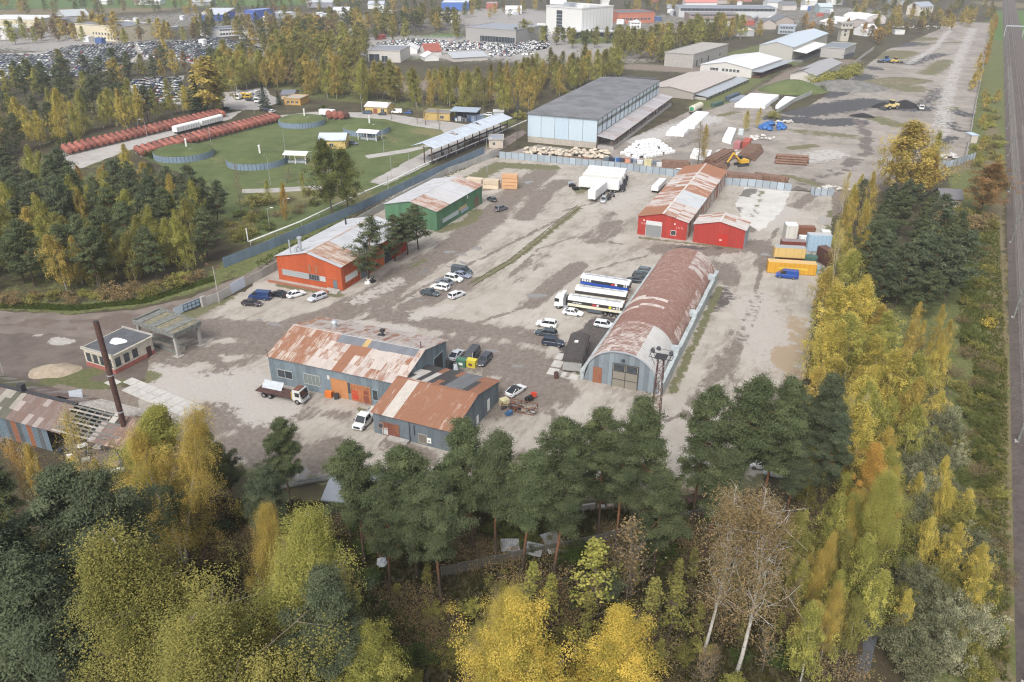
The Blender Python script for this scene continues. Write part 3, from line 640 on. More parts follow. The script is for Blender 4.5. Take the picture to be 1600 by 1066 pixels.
MB().box(-1.5,-2.6,0,16.0,-2.2,.55).build('kerb_wall',flat('brick_edging',(.30,.13,.085),.9,.25,3),Eo.o)
for i in range(4): MB().box(14.6,-2.4+.45*i,0,18.2,-1.95+.45*i,.14+.14*i).build('step',M['conc'],Eo.o)
# -- the green shed
GREEN = (.095,.205,.118)
def wf(k,f,g): return (*jit(GREEN,g,.12),.03+.1*g.random()*(f > .45))
def rf(side,a,b,g):
    if side == 2: return (.55,.55,.56,.1)
    if side == 1 and (a < .28 or a > .80): return (.46,.40,.37,.48+.15*g.random())
    if side == 1 and .3 < a < .5: return (.46,.45,.46,.18)
    return (*jit((.45,.455,.475),g,.05),.12+.1*g.random())
Fo = Shed('green_shed','green metal shed with grey roof behind the orange shed',-36.92,223.6,-24.3,17.1,29.0,5.8,7.6,'y',wf,rf,rows=2,sw=1.15,seed=70)
Fo.opening('r',8.2,1.4,9.6,1.1,'window',(.40,.45,.48),frame=(.3,.34,.34),mat=M['tint']); Fo.opening('r',16.0,1.9,5.0,1.0,'window',(.42,.34,.18),mat=M['tint']); Fo.opening('r',17.0,.9,5.0,1.0,'window',(.26,.32,.40),mat=M['tint'])
Fo.opening('r',25.2,0,3.0,3.2,'door',(.18,.13,.09,.4),leafs=2); Fo.patch('r',19.0,4.3,.7,1.0,(.6,.6,.56),'vent_grille'); Fo.patch('r',2.0,.2,1.0,2.4,(.10,.15,.11),'wicket_door')

# ---------------------------------------------------------------- plain buildings, placed by the pixels their front stands on
WIN = {}
def winmesh(w,h):
    k = (round(w,2),round(h,2))
    if k not in WIN: WIN[k] = MB().box(-w/2,-.03,0,w/2,.1,h,0).box(-w/2-.08,-.06,-.1,w/2+.08,.05,0,1).box(-w/2-.08,-.05,h,w/2+.08,.05,h+.08,1).box(-.03,-.05,0,.03,-.02,h,1).mesh('window',[M['pane'],M['white']])
    return WIN[k]
def bld(name,label,p0,p1,top,depth,wall,roofc,roof='flat',rise=2.0,wins=(),cat='building',group=None,rot=0,par=.4,z=0,wallmat=None,roofmat=None,lean=None,far=None):
    """p0, p1: pixels of the front's two feet; top: pixel height of the front's top at p1; wins: (wall, first s, last s, count, z, w, h)"""
    a,b,L,th = span(p0,p1); H = height(*p1,top); th += rot
    if far:       # the far end of the right wall's top, in pixels
        dv = G(*far,H)-Vector((b.x,b.y,H)); depth = dv.length; th = math.atan2(dv.y,dv.x)-math.pi/2; L = abs((b-a).dot(Vector((math.cos(th),math.sin(th),0)))); a = b-Vector((math.cos(th),math.sin(th),0))*L
    o = thing(name,label,cat,(a.x,a.y,0),th,group); D = depth
    wm = wallmat or M['tint']; rm = roofmat or M['tint']
    m = MB(); ridge = None
    if roof == 'gx':
        m.add([(0,0,0),(L,0,0),(L,D,0),(0,D,0),(0,0,H),(L,0,H),(L,D,H),(0,D,H),(0,D/2,H+rise),(L,D/2,H+rise)],[(0,1,5,4),(2,3,7,6),(1,2,6,9,5),(3,0,4,8,7)])
        r = [((-.4,-.5,H-.15),(L+.4,-.5,H-.15),(L+.4,D/2,H+rise+.1),(-.4,D/2,H+rise+.1)),((-.4,D/2,H+rise+.1),(L+.4,D/2,H+rise+.1),(L+.4,D+.5,H-.15),(-.4,D+.5,H-.15))]
    elif roof == 'gy':
        m.add([(0,0,0),(L,0,0),(L,D,0),(0,D,0),(0,0,H),(L,0,H),(L,D,H),(0,D,H),(L/2,0,H+rise),(L/2,D,H+rise)],[(0,1,5,8,4),(2,3,7,9,6),(1,2,6,5),(3,0,4,7)])
        r = [((-.5,-.4,H-.15),(L/2,-.4,H+rise+.1),(L/2,D+.4,H+rise+.1),(-.5,D+.4,H-.15)),((L/2,-.4,H+rise+.1),(L+.5,-.4,H-.15),(L+.5,D+.4,H-.15),(L/2,D+.4,H+rise+.1))]
    elif roof == 'arch':
        n = 8; vs = []; 
        for yy in (0,D):
            for i in range(n+1): t = math.pi*i/n; vs.append((L/2-L/2*math.cos(t),yy,H+rise*math.sin(t)))
        m.add([(0,0,0),(L,0,0),(L,D,0),(0,D,0),(0,0,H),(L,0,H),(L,D,H),(0,D,H)],[(0,1,5,4),(2,3,7,6),(1,2,6,5),(3,0,4,7)])
        m.add(vs,[tuple(range(n+1)),tuple(range(2*n+1,n,-1))])
        r = [((vs[i][0],-.3,vs[i][2]+.1),(vs[i+1][0],-.3,vs[i+1][2]+.1),(vs[i+1][0],D+.3,vs[i+1][2]+.1),(vs[i][0],D+.3,vs[i][2]+.1)) for i in range(n)]
    else:
        m.box(0,0,0,L,D,H)
        r = [((-.25,-.25,H+.02),(L+.25,-.25,H+.02),(L+.25,D+.25,H+.02),(-.25,D+.25,H+.02))] if not lean else [((-.5,-.5,H+.02),(L+.5,-.5,H+.02),(L+.5,D+.5,H+lean),(-.5,D+.5,H+lean))]
    m.build('wall',wm,o,col=wall)
    rmb = MB()
    for q in r: rmb.hexa([*q,*[(p[0],p[1],p[2]+.22) for p in q]])
    rmb.build('roof',rm,o,col=roofc)
    if roof == 'flat' and par and not lean:
        pm = MB()
        for x0,y0,x1,y1 in ((-.3,-.3,L+.3,.0),(-.3,D,L+.3,D+.3),(-.3,.003,0,D-.003),(L,.003,L+.3,D-.003)): pm.box(x0,y0,H+.245,x1,y1,H+.245+par)
        pm.build('parapet',wm,o,col=wall)
    for wl_,s0,s1,n,zz,w,h in wins:
        me = winmesh(w,h)
        for i in range(n):
            s = s0+(s1-s0)*(i+.5)/n
            q = {'f': (s*L,-.03,zz,0),'r': (L+.03,s*D,zz,math.pi/2),'l': (-.03,s*D,zz,-math.pi/2)}[wl_]
            obj('window',me,o,q[:3],q[3])
    o['w'] = L; o['h'] = H
    return o
CREAM = (.62,.56,.42); WHT = (.68,.68,.67); GRY = (.38,.385,.39); DGR = (.15,.16,.175); STEEL = (.45,.50,.56); BLU = (.03,.10,.42); TAN = (.50,.44,.40)
bld('cream_hall','long cream two-storey hall with dark roof behind the crowded car lot',(122,60),(192,66),43,34,CREAM,(.17,.19,.23),wins=[('f',.35,.95,9,4.2,1.6,1.8),('f',.45,.95,7,1.2,1.6,1.6),('l',.1,.9,6,4.2,1.6,1.8)])
bld('cream_warehouse','cream warehouse with white roof at the far left edge',(-40,43),(57,44),31,45,CREAM,(.66,.67,.68),par=0)
bld('white_shed','white arched shed at the left edge by the car lot',(-14,62),(14,62),50,30,WHT,(.70,.71,.72),roof='arch',rise=3,cat='shed')
bld('grey_hall','grey-roofed hall among trees behind the cream hall',(104,36),(143,34),24,50,(.4,.4,.38),(.42,.45,.46),roof='gx',rise=4)
bld('blue_truck_body','dark blue freight box parked behind the cream hall',(131,41),(147,39),35,8,(.03,.07,.2),(.03,.07,.2),par=0,cat='container')
bld('blue_container','bright blue freight box right of the dark blue one behind the cream hall',(156,37),(173,36.5),31,8,(.03,.10,.33),(.05,.12,.35),par=0,cat='container')
bld('blue_hall','bright blue hall with pale roof beyond the left car lots',(312,33),(349,33),23,40,BLU,(.50,.53,.58),lean=3)
bld('blue_tower_hall','tall violet-blue hall among trees right of the bright blue hall',(384,31),(400,32),17,25,(.08,.13,.42),(.2,.25,.45),par=.2)
bld('blue_ended_store','long white store with a bright blue left end',(418,31),(463,28),20,28,(.55,.57,.6),(.55,.58,.62),par=.2)
bld('blue_kiosk','bright blue block at the end of the long white store',(417,32),(431,31),21,6,BLU,BLU,par=0)
bld('white_office_block','long low white office row with dark roof behind the yellow birches',(326,59),(386,55),44,22,WHT,(.12,.14,.18),wins=[('f',.3,.95,9,4.5,1.8,1.6),('f',.3,.95,9,1.2,1.8,1.6)])
bld('white_annex','white annex with grey roof right of the long white office row',(374,61),(406,62),50,20,WHT,(.25,.28,.33),wins=[('f',.2,.9,5,2.2,1.6,1.5)])
bld('striped_store','white store with a brown stripe on stilts in the trees',(439,60),(453,60),48,18,(.62,.58,.56),(.3,.1,.08),par=.2)
bld('blue_banded_hall','white and blue hall at the top of the picture',(690,17),(732,17),5,40,(.06,.15,.45),(.66,.67,.70),par=.6)
bld('red_brick_hall','red hall right of the white and blue hall at the top',(760,14),(777,14),6,25,(.42,.13,.10),(.30,.28,.28),par=.3)
bld('white_workshop','white workshop with garage doors among trees below the blue hall',(679,33),(717,32),21,24,(.62,.63,.63),(.6,.61,.62),par=.2,wins=[('f',.35,.95,4,.4,4.0,4.0)])
bld('car_showroom','wide grey showroom with a glazed front behind the right car lot',(728,64),(806,70),48,40,(.33,.32,.31),(.25,.27,.31),wins=[('f',.3,.97,12,.5,3.2,4.5)])
bld('flat_garage','flat grey garage with open bay behind the yellow trees',(576,97),(626,98),80,26,(.48,.46,.43),(.22,.235,.27),wins=[('f',.08,.3,1,.1,7,5),('f',.42,.6,1,.1,4,4)])
bld('white_gable_hut','white gabled hut between the garage and red roof',(628,84),(652,84),78,16,WHT,(.7,.7,.7),roof='gy',rise=3)
bld('red_roofed_hut','hut with a rust red roof behind the yellow trees',(665,87),(690,86),80,20,(.5,.48,.45),(.28,.085,.06),roof='gx',rise=4)
bld('white_gable_hut','small white gabled hut in front of the rust red roof',(664,96),(686,95),89,12,WHT,(.72,.72,.72),roof='gy',rise=2.5)
bld('low_grey_store','low store with a wide pale grey roof by the right car lot',(708,97),(762,94),88,22,(.5,.47,.44),(.40,.42,.45),roof='gx',rise=2)
o = bld('white_tower_block','tall windowless white block with a dark glazed strip',(853,52),(908,58),15,40,(.60,.60,.58),(.45,.46,.48),par=1.0)
m = MB(); L,H = o['w'],o['h']
m.box(L*.30,-.12,2,L*.46,.1,H-2); m.build('glazed_strip',M['pane'],o)
for i in range(6): MB().box(L*.30,-.2,3+i*(H-6)/6,L*.46,-.125,3.4+i*(H-6)/6).build('mullion',M['galv'],o)
for i in range(9): MB().box(L+.02,2+i*4.2,3,L+.14,2.25+i*4.2,H-2).build('cladding_rib',M['galv'],o)
MB().box(L*.4,4,H+.25,L*.55,12,H+4).build('plant_room',M['galv'],o); MB().box(L*.7,8,H+.25,L*.85,16,H+2.5).build('plant_room',M['white'],o)
bld('glazed_podium','low podium with dark blue glass at the foot of the white block',(893,61),(962,61),51,22,(.04,.06,.12),(.55,.56,.58),wallmat=M['glass'])
bld('white_long_store','long white flat store left of the white block',(815,50),(864,50),43,18,WHT,(.72,.72,.72),par=0)
bld('blue_sided_stage','bright blue open-topped skip stand by the junk lot',(815,63),(842,61),50,10,BLU,(.3,.26,.22),par=1.2)
bld('orange_brick_hall','orange brick hall with a dark roof right of the white block',(966,37),(1022,36),20,34,(.44,.16,.10),(.13,.14,.16),wins=[('f',.1,.9,8,3,2.4,2.0)])
bld('white_small_office','small white two-storey office in front of the orange brick hall',(984,45),(1001,45),36,12,WHT,(.6,.6,.6),wins=[('f',.1,.9,3,1,1.8,1.6),('f',.1,.9,3,4,1.8,1.6)])
bld('long_glazed_factory','very long grey factory with a glazed strip along the top of the picture',(1060,27),(1212,28),14,40,(.45,.45,.46),(.20,.22,.26),wins=[('f',.02,.98,22,6,5,3)])
bld('brick_factory','brick factory with rows of windows in front of the long grey one',(1076,36),(1152,36),23,24,(.30,.22,.20),(.2,.2,.22),wins=[('f',.03,.97,16,6,2.5,2.0),('f',.03,.97,16,2,2.5,2.0)])
bld('round_roofed_store','store with a low grey arched roof right of the brick factory',(1151,37),(1176,38),30,30,(.25,.2,.18),(.42,.43,.44),roof='arch',rise=3)
bld('dark_roofed_row','row house with dark pitched roof, nearer of two right of the arched store',(1188,46),(1212,46),38,16,(.45,.4,.36),DGR,roof='gy',rise=4)
bld('dark_roofed_row','row house with dark pitched roof, farther of two right of the arched store',(1212,40),(1240,39),32,16,(.42,.36,.32),DGR,roof='gy',rise=4)
bld('white_flat_store','white flat store peeking over the birch belt',(1098,46),(1146,45),36,22,WHT,(.74,.74,.74),par=0)
bld('grey_box_store','grey box store at the end of the birch belt',(1128,54),(1155,53),42,18,(.32,.35,.40),(.6,.61,.62),par=.2)
bld('yellow_striped_store','pale grey store with a yellowish roof beside the grass track',(1151,57),(1178,57),48,20,(.45,.46,.48),(.62,.57,.44),par=.2)
bld('blue_grey_house','blue-grey two-storey house left of the blue-white warehouse',(1215,53),(1241,54),42,14,(.34,.39,.44),(.38,.42,.46),wins=[('f',.1,.9,5,1,1.6,1.6),('f',.1,.9,5,4.2,1.6,1.6)])
bld('concrete_store','long bare concrete store with dark doorways in front of the birch belt',(1038,103),(1082,107),86,66,(.37,.36,.335),(.33,.34,.35),wallmat=M['conc'],roofmat=M['conc'],wins=[('r',.08,.12,1,.1,2.0,4.5),('r',.40,.44,1,.1,2,5),('r',.22,.25,1,2,1.5,3),('r',.75,.78,1,2,1.5,3)],far=(1138,70),cat='warehouse')
o = bld('white_roofed_warehouse','wide low warehouse with white roof and a row of eight square vents',(1098,113),(1173,122),108,62,(.58,.56,.54),(.62,.63,.65),roof='gy',rise=2.5,wins=[('f',.2,.36,3,2.4,1.5,1.6),('f',.42,.78,5,2.4,1.5,1.6)],far=(1222,92),cat='warehouse')
L,H = o['w'],o['h']; MB().box(L+.02,1,H-1.6,L+6,61,H-1.35).build('canopy',M['galv'],o); MB().box(L+.02,1,0,L+5,61,1.2).build('loading_dock',M['darkrust'],o)
o = bld('tan_roofed_warehouse','low warehouse with stained tan roof behind the blue warehouse',(1030,140),(1083,156),145,72,(.33,.30,.27),(.50,.445,.41),roof='gy',rise=1.8,far=(1148,119),cat='warehouse',roofmat=M['sheet'])
L,H = o['w'],o['h']; MB().hexa([(L+.05,2,H-1.2),(L+7,2,H-2),(L+7,70,H-2),(L+.05,70,H-1.2),(L+.05,2,H-1),(L+7,2,H-1.8),(L+7,70,H-1.8),(L+.05,70,H-1)]).build('canopy',M['galv'],o)
for i in range(12): MB().box(L+6.5,3+i*6,0,L+6.8,3.3+i*6,H-2).build('post',M['dark'],o)
MB().box(L+.05,2,0,L+6,70,1.2).build('loading_dock',M['conc'],o)
o = bld('blue_white_warehouse','large warehouse with pale blue roof and concrete end wall',(1187,92),(1236,97),74,88,(.42,.41,.38),(.47,.53,.60),roof='gy',rise=2.5,far=(1294,52),cat='warehouse')
L,H = o['w'],o['h']; MB().hexa([(L+.05,1,H-2.5),(L+9,1,H-3.5),(L+9,60,H-3.5),(L+.05,60,H-2.5),(L+.05,1,H-2.2),(L+9,1,H-3.2),(L+9,60,H-3.2),(L+.05,60,H-2.2)]).build('canopy',M['white'],o); MB().box(L+.05,1,0,L+7,60,1.2).build('loading_dock',M['darkconc'],o)
bld('grey_flat_store','grey flat-roofed store in front of the square tower',(1277,91),(1318,92),77,40,(.40,.385,.36),(.20,.225,.25),far=(1338,69),cat='warehouse')
bld('dark_lean_store','dark low lean-to right of the grey flat store',(1318,92),(1334,88),83,34,(.12,.13,.145),(.10,.11,.12),par=.1,cat='store')
o = bld('brown_roofed_barn','pale block barn with patched grey and brown roof by the grass mound',(1233,128),(1272,131),119,52,(.50,.48,.45),(.30,.30,.31),roof='gy',rise=2.2,far=(1315,98),cat='barn')
MB().hexa([(o['w']*.02,-.2,o['h']+.35),(o['w']/2,-.2,o['h']+2.6),(o['w']/2,14,o['h']+2.6),(o['w']*.02,14,o['h']+.35),(o['w']*.02,-.2,o['h']+.4),(o['w']/2,-.2,o['h']+2.65),(o['w']/2,14,o['h']+2.65),(o['w']*.02,14,o['h']+.4)]).build('roof_patch',flat('brown_roofing',(.10,.07,.055),.9),o)
a,b,L,th = span((1312,65),(1325,65)); H = height(1318,65,37)
t = thing('square_tower','square pale stone tower with a wider top storey','tower',(a.x,a.y,0),th)
MB().box(0,0,0,L,L,H*.72).build('shaft',M['stone'] if 'stone' in M else flat('pale_stone',(.46,.43,.36),.9),t); MB().box(-L*.2,-L*.2,H*.72+.02,L*1.2,L*1.2,H).build('head',flat('tower_head',(.48,.45,.39),.9),t)
MB().box(-L*.28,-L*.28,H+.02,L*1.28,L*1.28,H+.8).build('roof',M['conc'],t)
for zz in (.5,.3): obj('window',winmesh(1.6,2.2),t,(L/2,-.03,H*zz))
for s in (.1,.5,.9): obj('window',winmesh(1.4,1.6),t,(L*s,-L*.2-.03,H*.84))
bld('white_arched_hall','white arched hall far behind the square tower',(1352,38),(1383,37),30,34,(.6,.56,.55),(.76,.77,.78),roof='arch',rise=4)
bld('white_low_hall','low hall with wide white gable roof left of the white arched hall',(1314,43),(1360,41),36,30,(.45,.4,.38),(.74,.74,.74),roof='gy',rise=4)
bld('white_gable_house','white house with pale roof right of the square tower',(1351,57),(1371,56),47,14,WHT,(.66,.67,.68),roof='gx',rise=4,wins=[('f',.1,.9,3,1,1.6,1.8)])
bld('white_two_storey_house','white two-storey house with grey roof at the top right',(1434,25),(1456,24),10,16,(.64,.60,.52),(.30,.33,.38),roof='gx',rise=4,wins=[('f',.08,.92,5,1.5,1.8,2),('f',.08,.92,5,6,1.8,2)])
bld('white_truck_box','white freight box on the gravel beyond the coal yard',(1398,54),(1413,54),48,6,WHT,WHT,par=0,cat='container')
for i,(x0,x1,y,t_,c,r) in enumerate([(1012,1032,4,-3,(.4,.15,.12),(.35,.12,.1)),(1070,1120,12,4,WHT,(.5,.2,.18)),(1150,1175,3,-3,(.45,.2,.18),(.4,.14,.12)),(1198,1222,13,4,WHT,(.3,.32,.36)),(1222,1244,16,8,(.5,.46,.42),DGR),(1258,1276,9,2,WHT,WHT),(1298,1316,8,-2,WHT,(.6,.62,.65)),(1280,1300,20,11,(.35,.45,.46),(.45,.52,.55)),(1395,1412,8,1,(.4,.42,.44),(.25,.28,.34)),(940,952,8,1,WHT,WHT),(150,168,7,2,WHT,WHT),(300,330,9,3,(.3,.3,.32),(.4,.4,.42)),(210,250,8,3,WHT,(.6,.6,.6)),(480,520,12,4,(.3,.3,.34),(.4,.42,.45)),(520,545,24,17,WHT,(.5,.5,.52)),(860,885,14,6,(.35,.4,.45),(.6,.6,.6)),(790,815,22,15,WHT,(.6,.62,.64)),(575,600,14,7,WHT,(.45,.48,.55)),(1100,1140,6,0,(.45,.4,.38),(.35,.14,.12)),(1180,1206,22,16,(.5,.48,.46),(.5,.52,.54))]):
    nm = ['red-roofed','white'][r[0] > r[2]+.1 and 0 or 1]
    bld('distant_store',('distant %s store, %s from the left along the top of the picture' % ('red-roofed' if r[0] > r[2]+.08 else ('dark-roofed' if r[0] < .36 else 'pale-roofed'),['ninth','thirteenth','fifteenth','sixteenth','seventeenth','eighteenth','twentieth','nineteenth','twenty-first','eighth','first','third','second','fourth','fifth','seventh','tenth','sixth','fourteenth','twelfth'][i])),(x0,y),(x1,y),t_,18,c,r,roof='gx',rise=3,group='far stores along the top of the picture')

# ---------------------------------------------------------------- the blue warehouse with its long canopy
def blue_warehouse():
    a = G(824,222); b = G(931.5,232.5); L = (b-a).length; th = math.atan2(b.y-a.y,b.x-a.x)
    e = G(1075,168); dirv = (e-b); D = dirv.length; dth = math.atan2(dirv.y,dirv.x)-th-math.pi/2
    o = thing('blue_warehouse','tall flat-roofed warehouse clad in pale blue panels with a long canopy','warehouse',(a.x,a.y,0),th)
    H = 11.2; D = 100; sk = Matrix.Rotation(0,4,'Z'); PB = (.47,.56,.63); P0 = 2.4
    D = dirv.length
    MB().box(0.1,.1,0,L-.1,D-.1,P0-.01).build('plinth',flat('plinth_concrete',(.40,.36,.31),.9,.2),o)
    n = 5; w = L/n
    me = MB().box(.06,0,P0,w-.06,.12,H).mesh('wall_panel',M['tint'])
    for i in range(n): obj('wall_panel',me,o,(w*i,0,0),col=(PB[0]-.03*(i == 2),PB[1]-.02*(i == 2),PB[2]))
    n = 16; w = D/n
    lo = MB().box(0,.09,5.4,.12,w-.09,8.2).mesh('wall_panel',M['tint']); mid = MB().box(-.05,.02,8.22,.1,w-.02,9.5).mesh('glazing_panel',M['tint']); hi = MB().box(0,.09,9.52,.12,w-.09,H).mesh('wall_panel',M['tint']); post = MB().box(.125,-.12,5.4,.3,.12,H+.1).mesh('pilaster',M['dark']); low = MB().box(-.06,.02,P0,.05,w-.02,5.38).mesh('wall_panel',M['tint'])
    g = random.Random(3)
    for i in range(n):
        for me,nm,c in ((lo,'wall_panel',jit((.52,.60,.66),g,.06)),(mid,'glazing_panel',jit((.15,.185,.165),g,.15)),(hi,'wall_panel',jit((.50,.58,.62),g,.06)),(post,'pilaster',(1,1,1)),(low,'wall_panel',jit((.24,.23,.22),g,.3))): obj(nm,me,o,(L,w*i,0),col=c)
    MB().box(.12,D-.2,P0,L-.12,D-.05,H).box(.0,.13,P0,.1,D-.25,H).build('wall',M['tint'],o,col=PB)
    MB().hexa([(-.4,-.5,H+.05),(L+.4,-.5,H+.05),(L+.4,D+.4,H+.05),(-.4,D+.4,H+.05),(-.4,-.5,H+.35),(L+.4,-.5,H+.35),(L+.4,D+.4,H+.35),(-.4,D+.4,H+.35)]).build('roof',M['feltroof'],o)
    MB().add([(-.4,-.5,H+.36),(L*.4,-.5,H+1.0),(L+.4,-.5,H+.36),(L+.4,D+.4,H+.36),(L*.4,D+.4,H+1.0),(-.4,D+.4,H+.36)],[(0,1,4,5),(1,2,3,4),(0,2,1),(3,5,4)]).build('roof_felt',M['feltroof'],o)
    MB().box(L*.35,D-.6,H+1.0,L*.95,D-.1,H+1.6).build('parapet',M['bitumen'],o)
    # canopy and dock
    n = 24; w = (D+2)/n; v,f = ribbed(w,7.1,3); me = mesh('roof_sheet',v,f,M['sheet'])
    for i in range(n):
        c = obj('roof_sheet',me,o,col=(*jit((.42,.40,.41),g,.1),.15+.35*g.random())); place(c,(L+7.3,-1+w*(i+.5),4.15),(0,1,0),(-7,0,1.1))
    for i in range(17): MB().box(L+6.6,.2+i*D/16.2,1.2,L+6.85,.45+i*D/16.2,4.1).build('post',M['rust'],o)
    MB().box(L+.35,.2,0,L+7.0,D,1.2).build('loading_dock',M['conc'],o)
    for i in range(14):
        y0 = 2+i*D/14.4
        if i % 3 != 2: MB().box(L+.13,y0,1.25,L+.22,y0+3.2,4.4).build('door',M['tint'],o,col=pick(g,(2,(.55,.57,.58)),(1,(.2,.28,.42)),(2,(.12,.11,.1)),(1,(.35,.27,.2))))
    for i in range(12):
        y0 = 4+i*D/12.6+g.uniform(-1,1)
        if g.random() < .75: tag(MB().box(-.6,-.6,0,.6,.6,g.uniform(.8,1.6)).build('dock_crate',M['tint'],None,tuple(o.matrix_basis @ Vector((L+g.uniform(3,5.5),y0,1.2))),th,col=jit((.5,.46,.4),g,.4)),'crate on the loading dock under the long canopy of the blue warehouse','crate','crates on the canopy dock')
    MB().tube([(.06,-.2,0),(.06,-.2,H)],.09,6).build('downpipe',M['dark'],o)
M['feltroof'] = flat('grey_roofing_felt',(.165,.168,.178),.9,.3,.14)
blue_warehouse()
# ---------------------------------------------------------------- cars, vans, trucks: the front points along local +x
CK = {  # length, width, belt, roof, glass base back/front, roof back/front, bonnet height, bumper height at the tail
 'sedan': (4.65,1.82,.93,1.44,-1.85,1.05,-1.05,.30,.82,.95),'hatch': (4.15,1.76,.93,1.48,-2.0,1.02,-1.62,.30,.84,.93),
 'wagon': (4.75,1.84,.95,1.50,-2.25,1.05,-1.95,.32,.84,.95),'suv': (4.60,1.88,1.06,1.68,-2.15,1.12,-1.85,.40,.98,1.06),
 'van': (5.35,1.98,1.16,2.05,-2.62,1.75,-2.55,.95,1.08,1.16),'fastback': (4.75,1.86,.92,1.43,-2.1,1.15,-.75,.22,.80,.98)}
CM = {}
def carmeshes(k):
    if k in CM: return CM[k]
    L,Wd,zb,zr,gb,gf,rb_,rf_,zh,zt = CK[k]; h = L/2; hw = Wd/2
    st = [(-h,.42,zt-.12,hw*.84),(-h+.12,.30,zt,hw*.93),(-h+.5,.26,zb+.0,hw),(gb+.5,.24,zb,hw),(0,.23,zb,hw),(gf,.24,zb-.02,hw),(gf+.35,.25,zh+.03,hw*.99),(h-.45,.27,zh-.04,hw*.96),(h-.1,.30,zh-.18,hw*.86),(h,.40,zh-.32,hw*.74)]
    v = []; f = []
    for x,z0,z1,w in st:
        half = [(w*.92,z0),(w,z0+.12),(w*1.0,(z0+z1)/2+.05),(w*.965,z1-.07),(w*.90,z1)]
        v += [(x,-y,z) for y,z in half]+[(x,y,z) for y,z in reversed(half)]
    n = 10
    for i in range(len(st)-1):
        for j in range(n): f.append((i*n+j,i*n+(j+1) % n,(i+1)*n+(j+1) % n,(i+1)*n+j))
    f += [tuple(range(n)),tuple((len(st)-1)*n+j for j in reversed(range(n)))]
    m = MB(); m.add(v,f); b0,b1 = hw*.90,hw*.70
    for sx0,sx1 in ((gb,rb_),(gf,rf_)):
        for s in (-1,1): m.bar((sx0,s*b0,zb-.03),(sx1,s*b1,zr-.02),.10,.07)
    xm = (rb_+rf_)/2
    for s in (-1,1): m.bar((xm,s*(b0+.012),zb-.02),(xm,s*(b1+.012),zr-.02),.09,.05)
    if k == 'van':
        for s in (-1,1): m.hexa([(gb,s*b0*1.02,zb-.05),(.3,s*b0*1.02,zb-.05),(.3,s*(b0*1.02-.03),zb-.05),(gb,s*(b0*1.02-.03),zb-.05),(rb_,s*(b1*1.18),zr),(.3,s*(b1*1.18),zr),(.3,s*(b1*1.18-.03),zr),(rb_,s*(b1*1.18-.03),zr)])
        b1 *= 1.15
    for s in (-1,1): m.box(gf-.35,s*(hw+.10)-.09,zb,gf-.18,s*(hw+.10)+.09,zb+.14)
    R = {'body': m.mesh('body',M['car'],False)}
    R['window'] = MB().hexa([(gb,-b0,zb-.02),(gf,-b0,zb-.02),(gf,b0,zb-.02),(gb,b0,zb-.02),(rb_,-b1,zr-.02),(rf_,-b1,zr-.02),(rf_,b1,zr-.02),(rb_,b1,zr-.02)]).mesh('window',M['glass'])
    R['roof'] = MB().hexa([(rb_-.05,-b1-.03,zr-.02),(rf_+.05,-b1-.03,zr-.02),(rf_+.05,b1+.03,zr-.02),(rb_-.05,b1+.03,zr-.02),(rb_+.05,-b1+.06,zr+.05),(rf_-.08,-b1+.06,zr+.045),(rf_-.08,b1-.06,zr+.045),(rb_+.05,b1-.06,zr+.05)]).mesh('roof',M['car'])
    r = .34 if k in ('suv','van') else .31
    R['wheel'] = MB().tube([(0,-.11,0),(0,.11,0)],[r,r],14).mesh('wheel',M['rubber'])
    R['rim'] = MB().tube([(0,-.125,0),(0,.125,0)],[r*.62,r*.62],10).mesh('rim',M['rim'])
    R['headlight'] = MB().box(-.10,-.17,-.07,.06,.17,.07).mesh('headlight',M['lamp'])
    R['tail_light'] = MB().box(-.05,-.14,-.10,.05,.14,.10).mesh('tail_light',M['redlamp'])
    R['plate'] = MB().box(-.02,-.26,-.06,.02,.26,.06).mesh('number_plate',M['white'])
    CM[k] = (R,r); return CM[k]
def car(k,col,label,px,rz,group=None,roofcol=None,loc=None,cat=None,z=0):
    R,r = carmeshes(k); p = Vector(loc) if loc else G(*px); L,Wd,zb,zr,gb,gf,rb_,rf_,zh,zt = CK[k]
    t = thing('parked_van' if k == 'van' else 'parked_car',label,cat or ('van' if k == 'van' else 'car'),(p.x,p.y,z),rad(rz),group)
    obj('body',R['body'],t,col=col); obj('window',R['window'],t); obj('roof',R['roof'],t,col=roofcol or col)
    for sx in (-.29,.31):
        for s in (-1,1):
            w = obj('wheel',R['wheel'],t,(L*sx,s*(Wd/2-.10),r)); obj('rim',R['rim'],w)
    for s in (-1,1):
        obj('headlight',R['headlight'],t,(L/2-.10,s*Wd*.33,zh-.24)); obj('tail_light',R['tail_light'],t,(-L/2+.05,s*Wd*.36,zt-.17))
    obj('number_plate',R['plate'],t,(-L/2-.0,0,.62)); obj('number_plate',R['plate'],t,(L/2+.0,0,.46))
    return t
CW,CS,CD,CB,CG = (.72,.73,.73),(.42,.44,.46),(.035,.042,.052),(.02,.035,.085),(.12,.13,.14)
YG = 'cars parked about the yard'
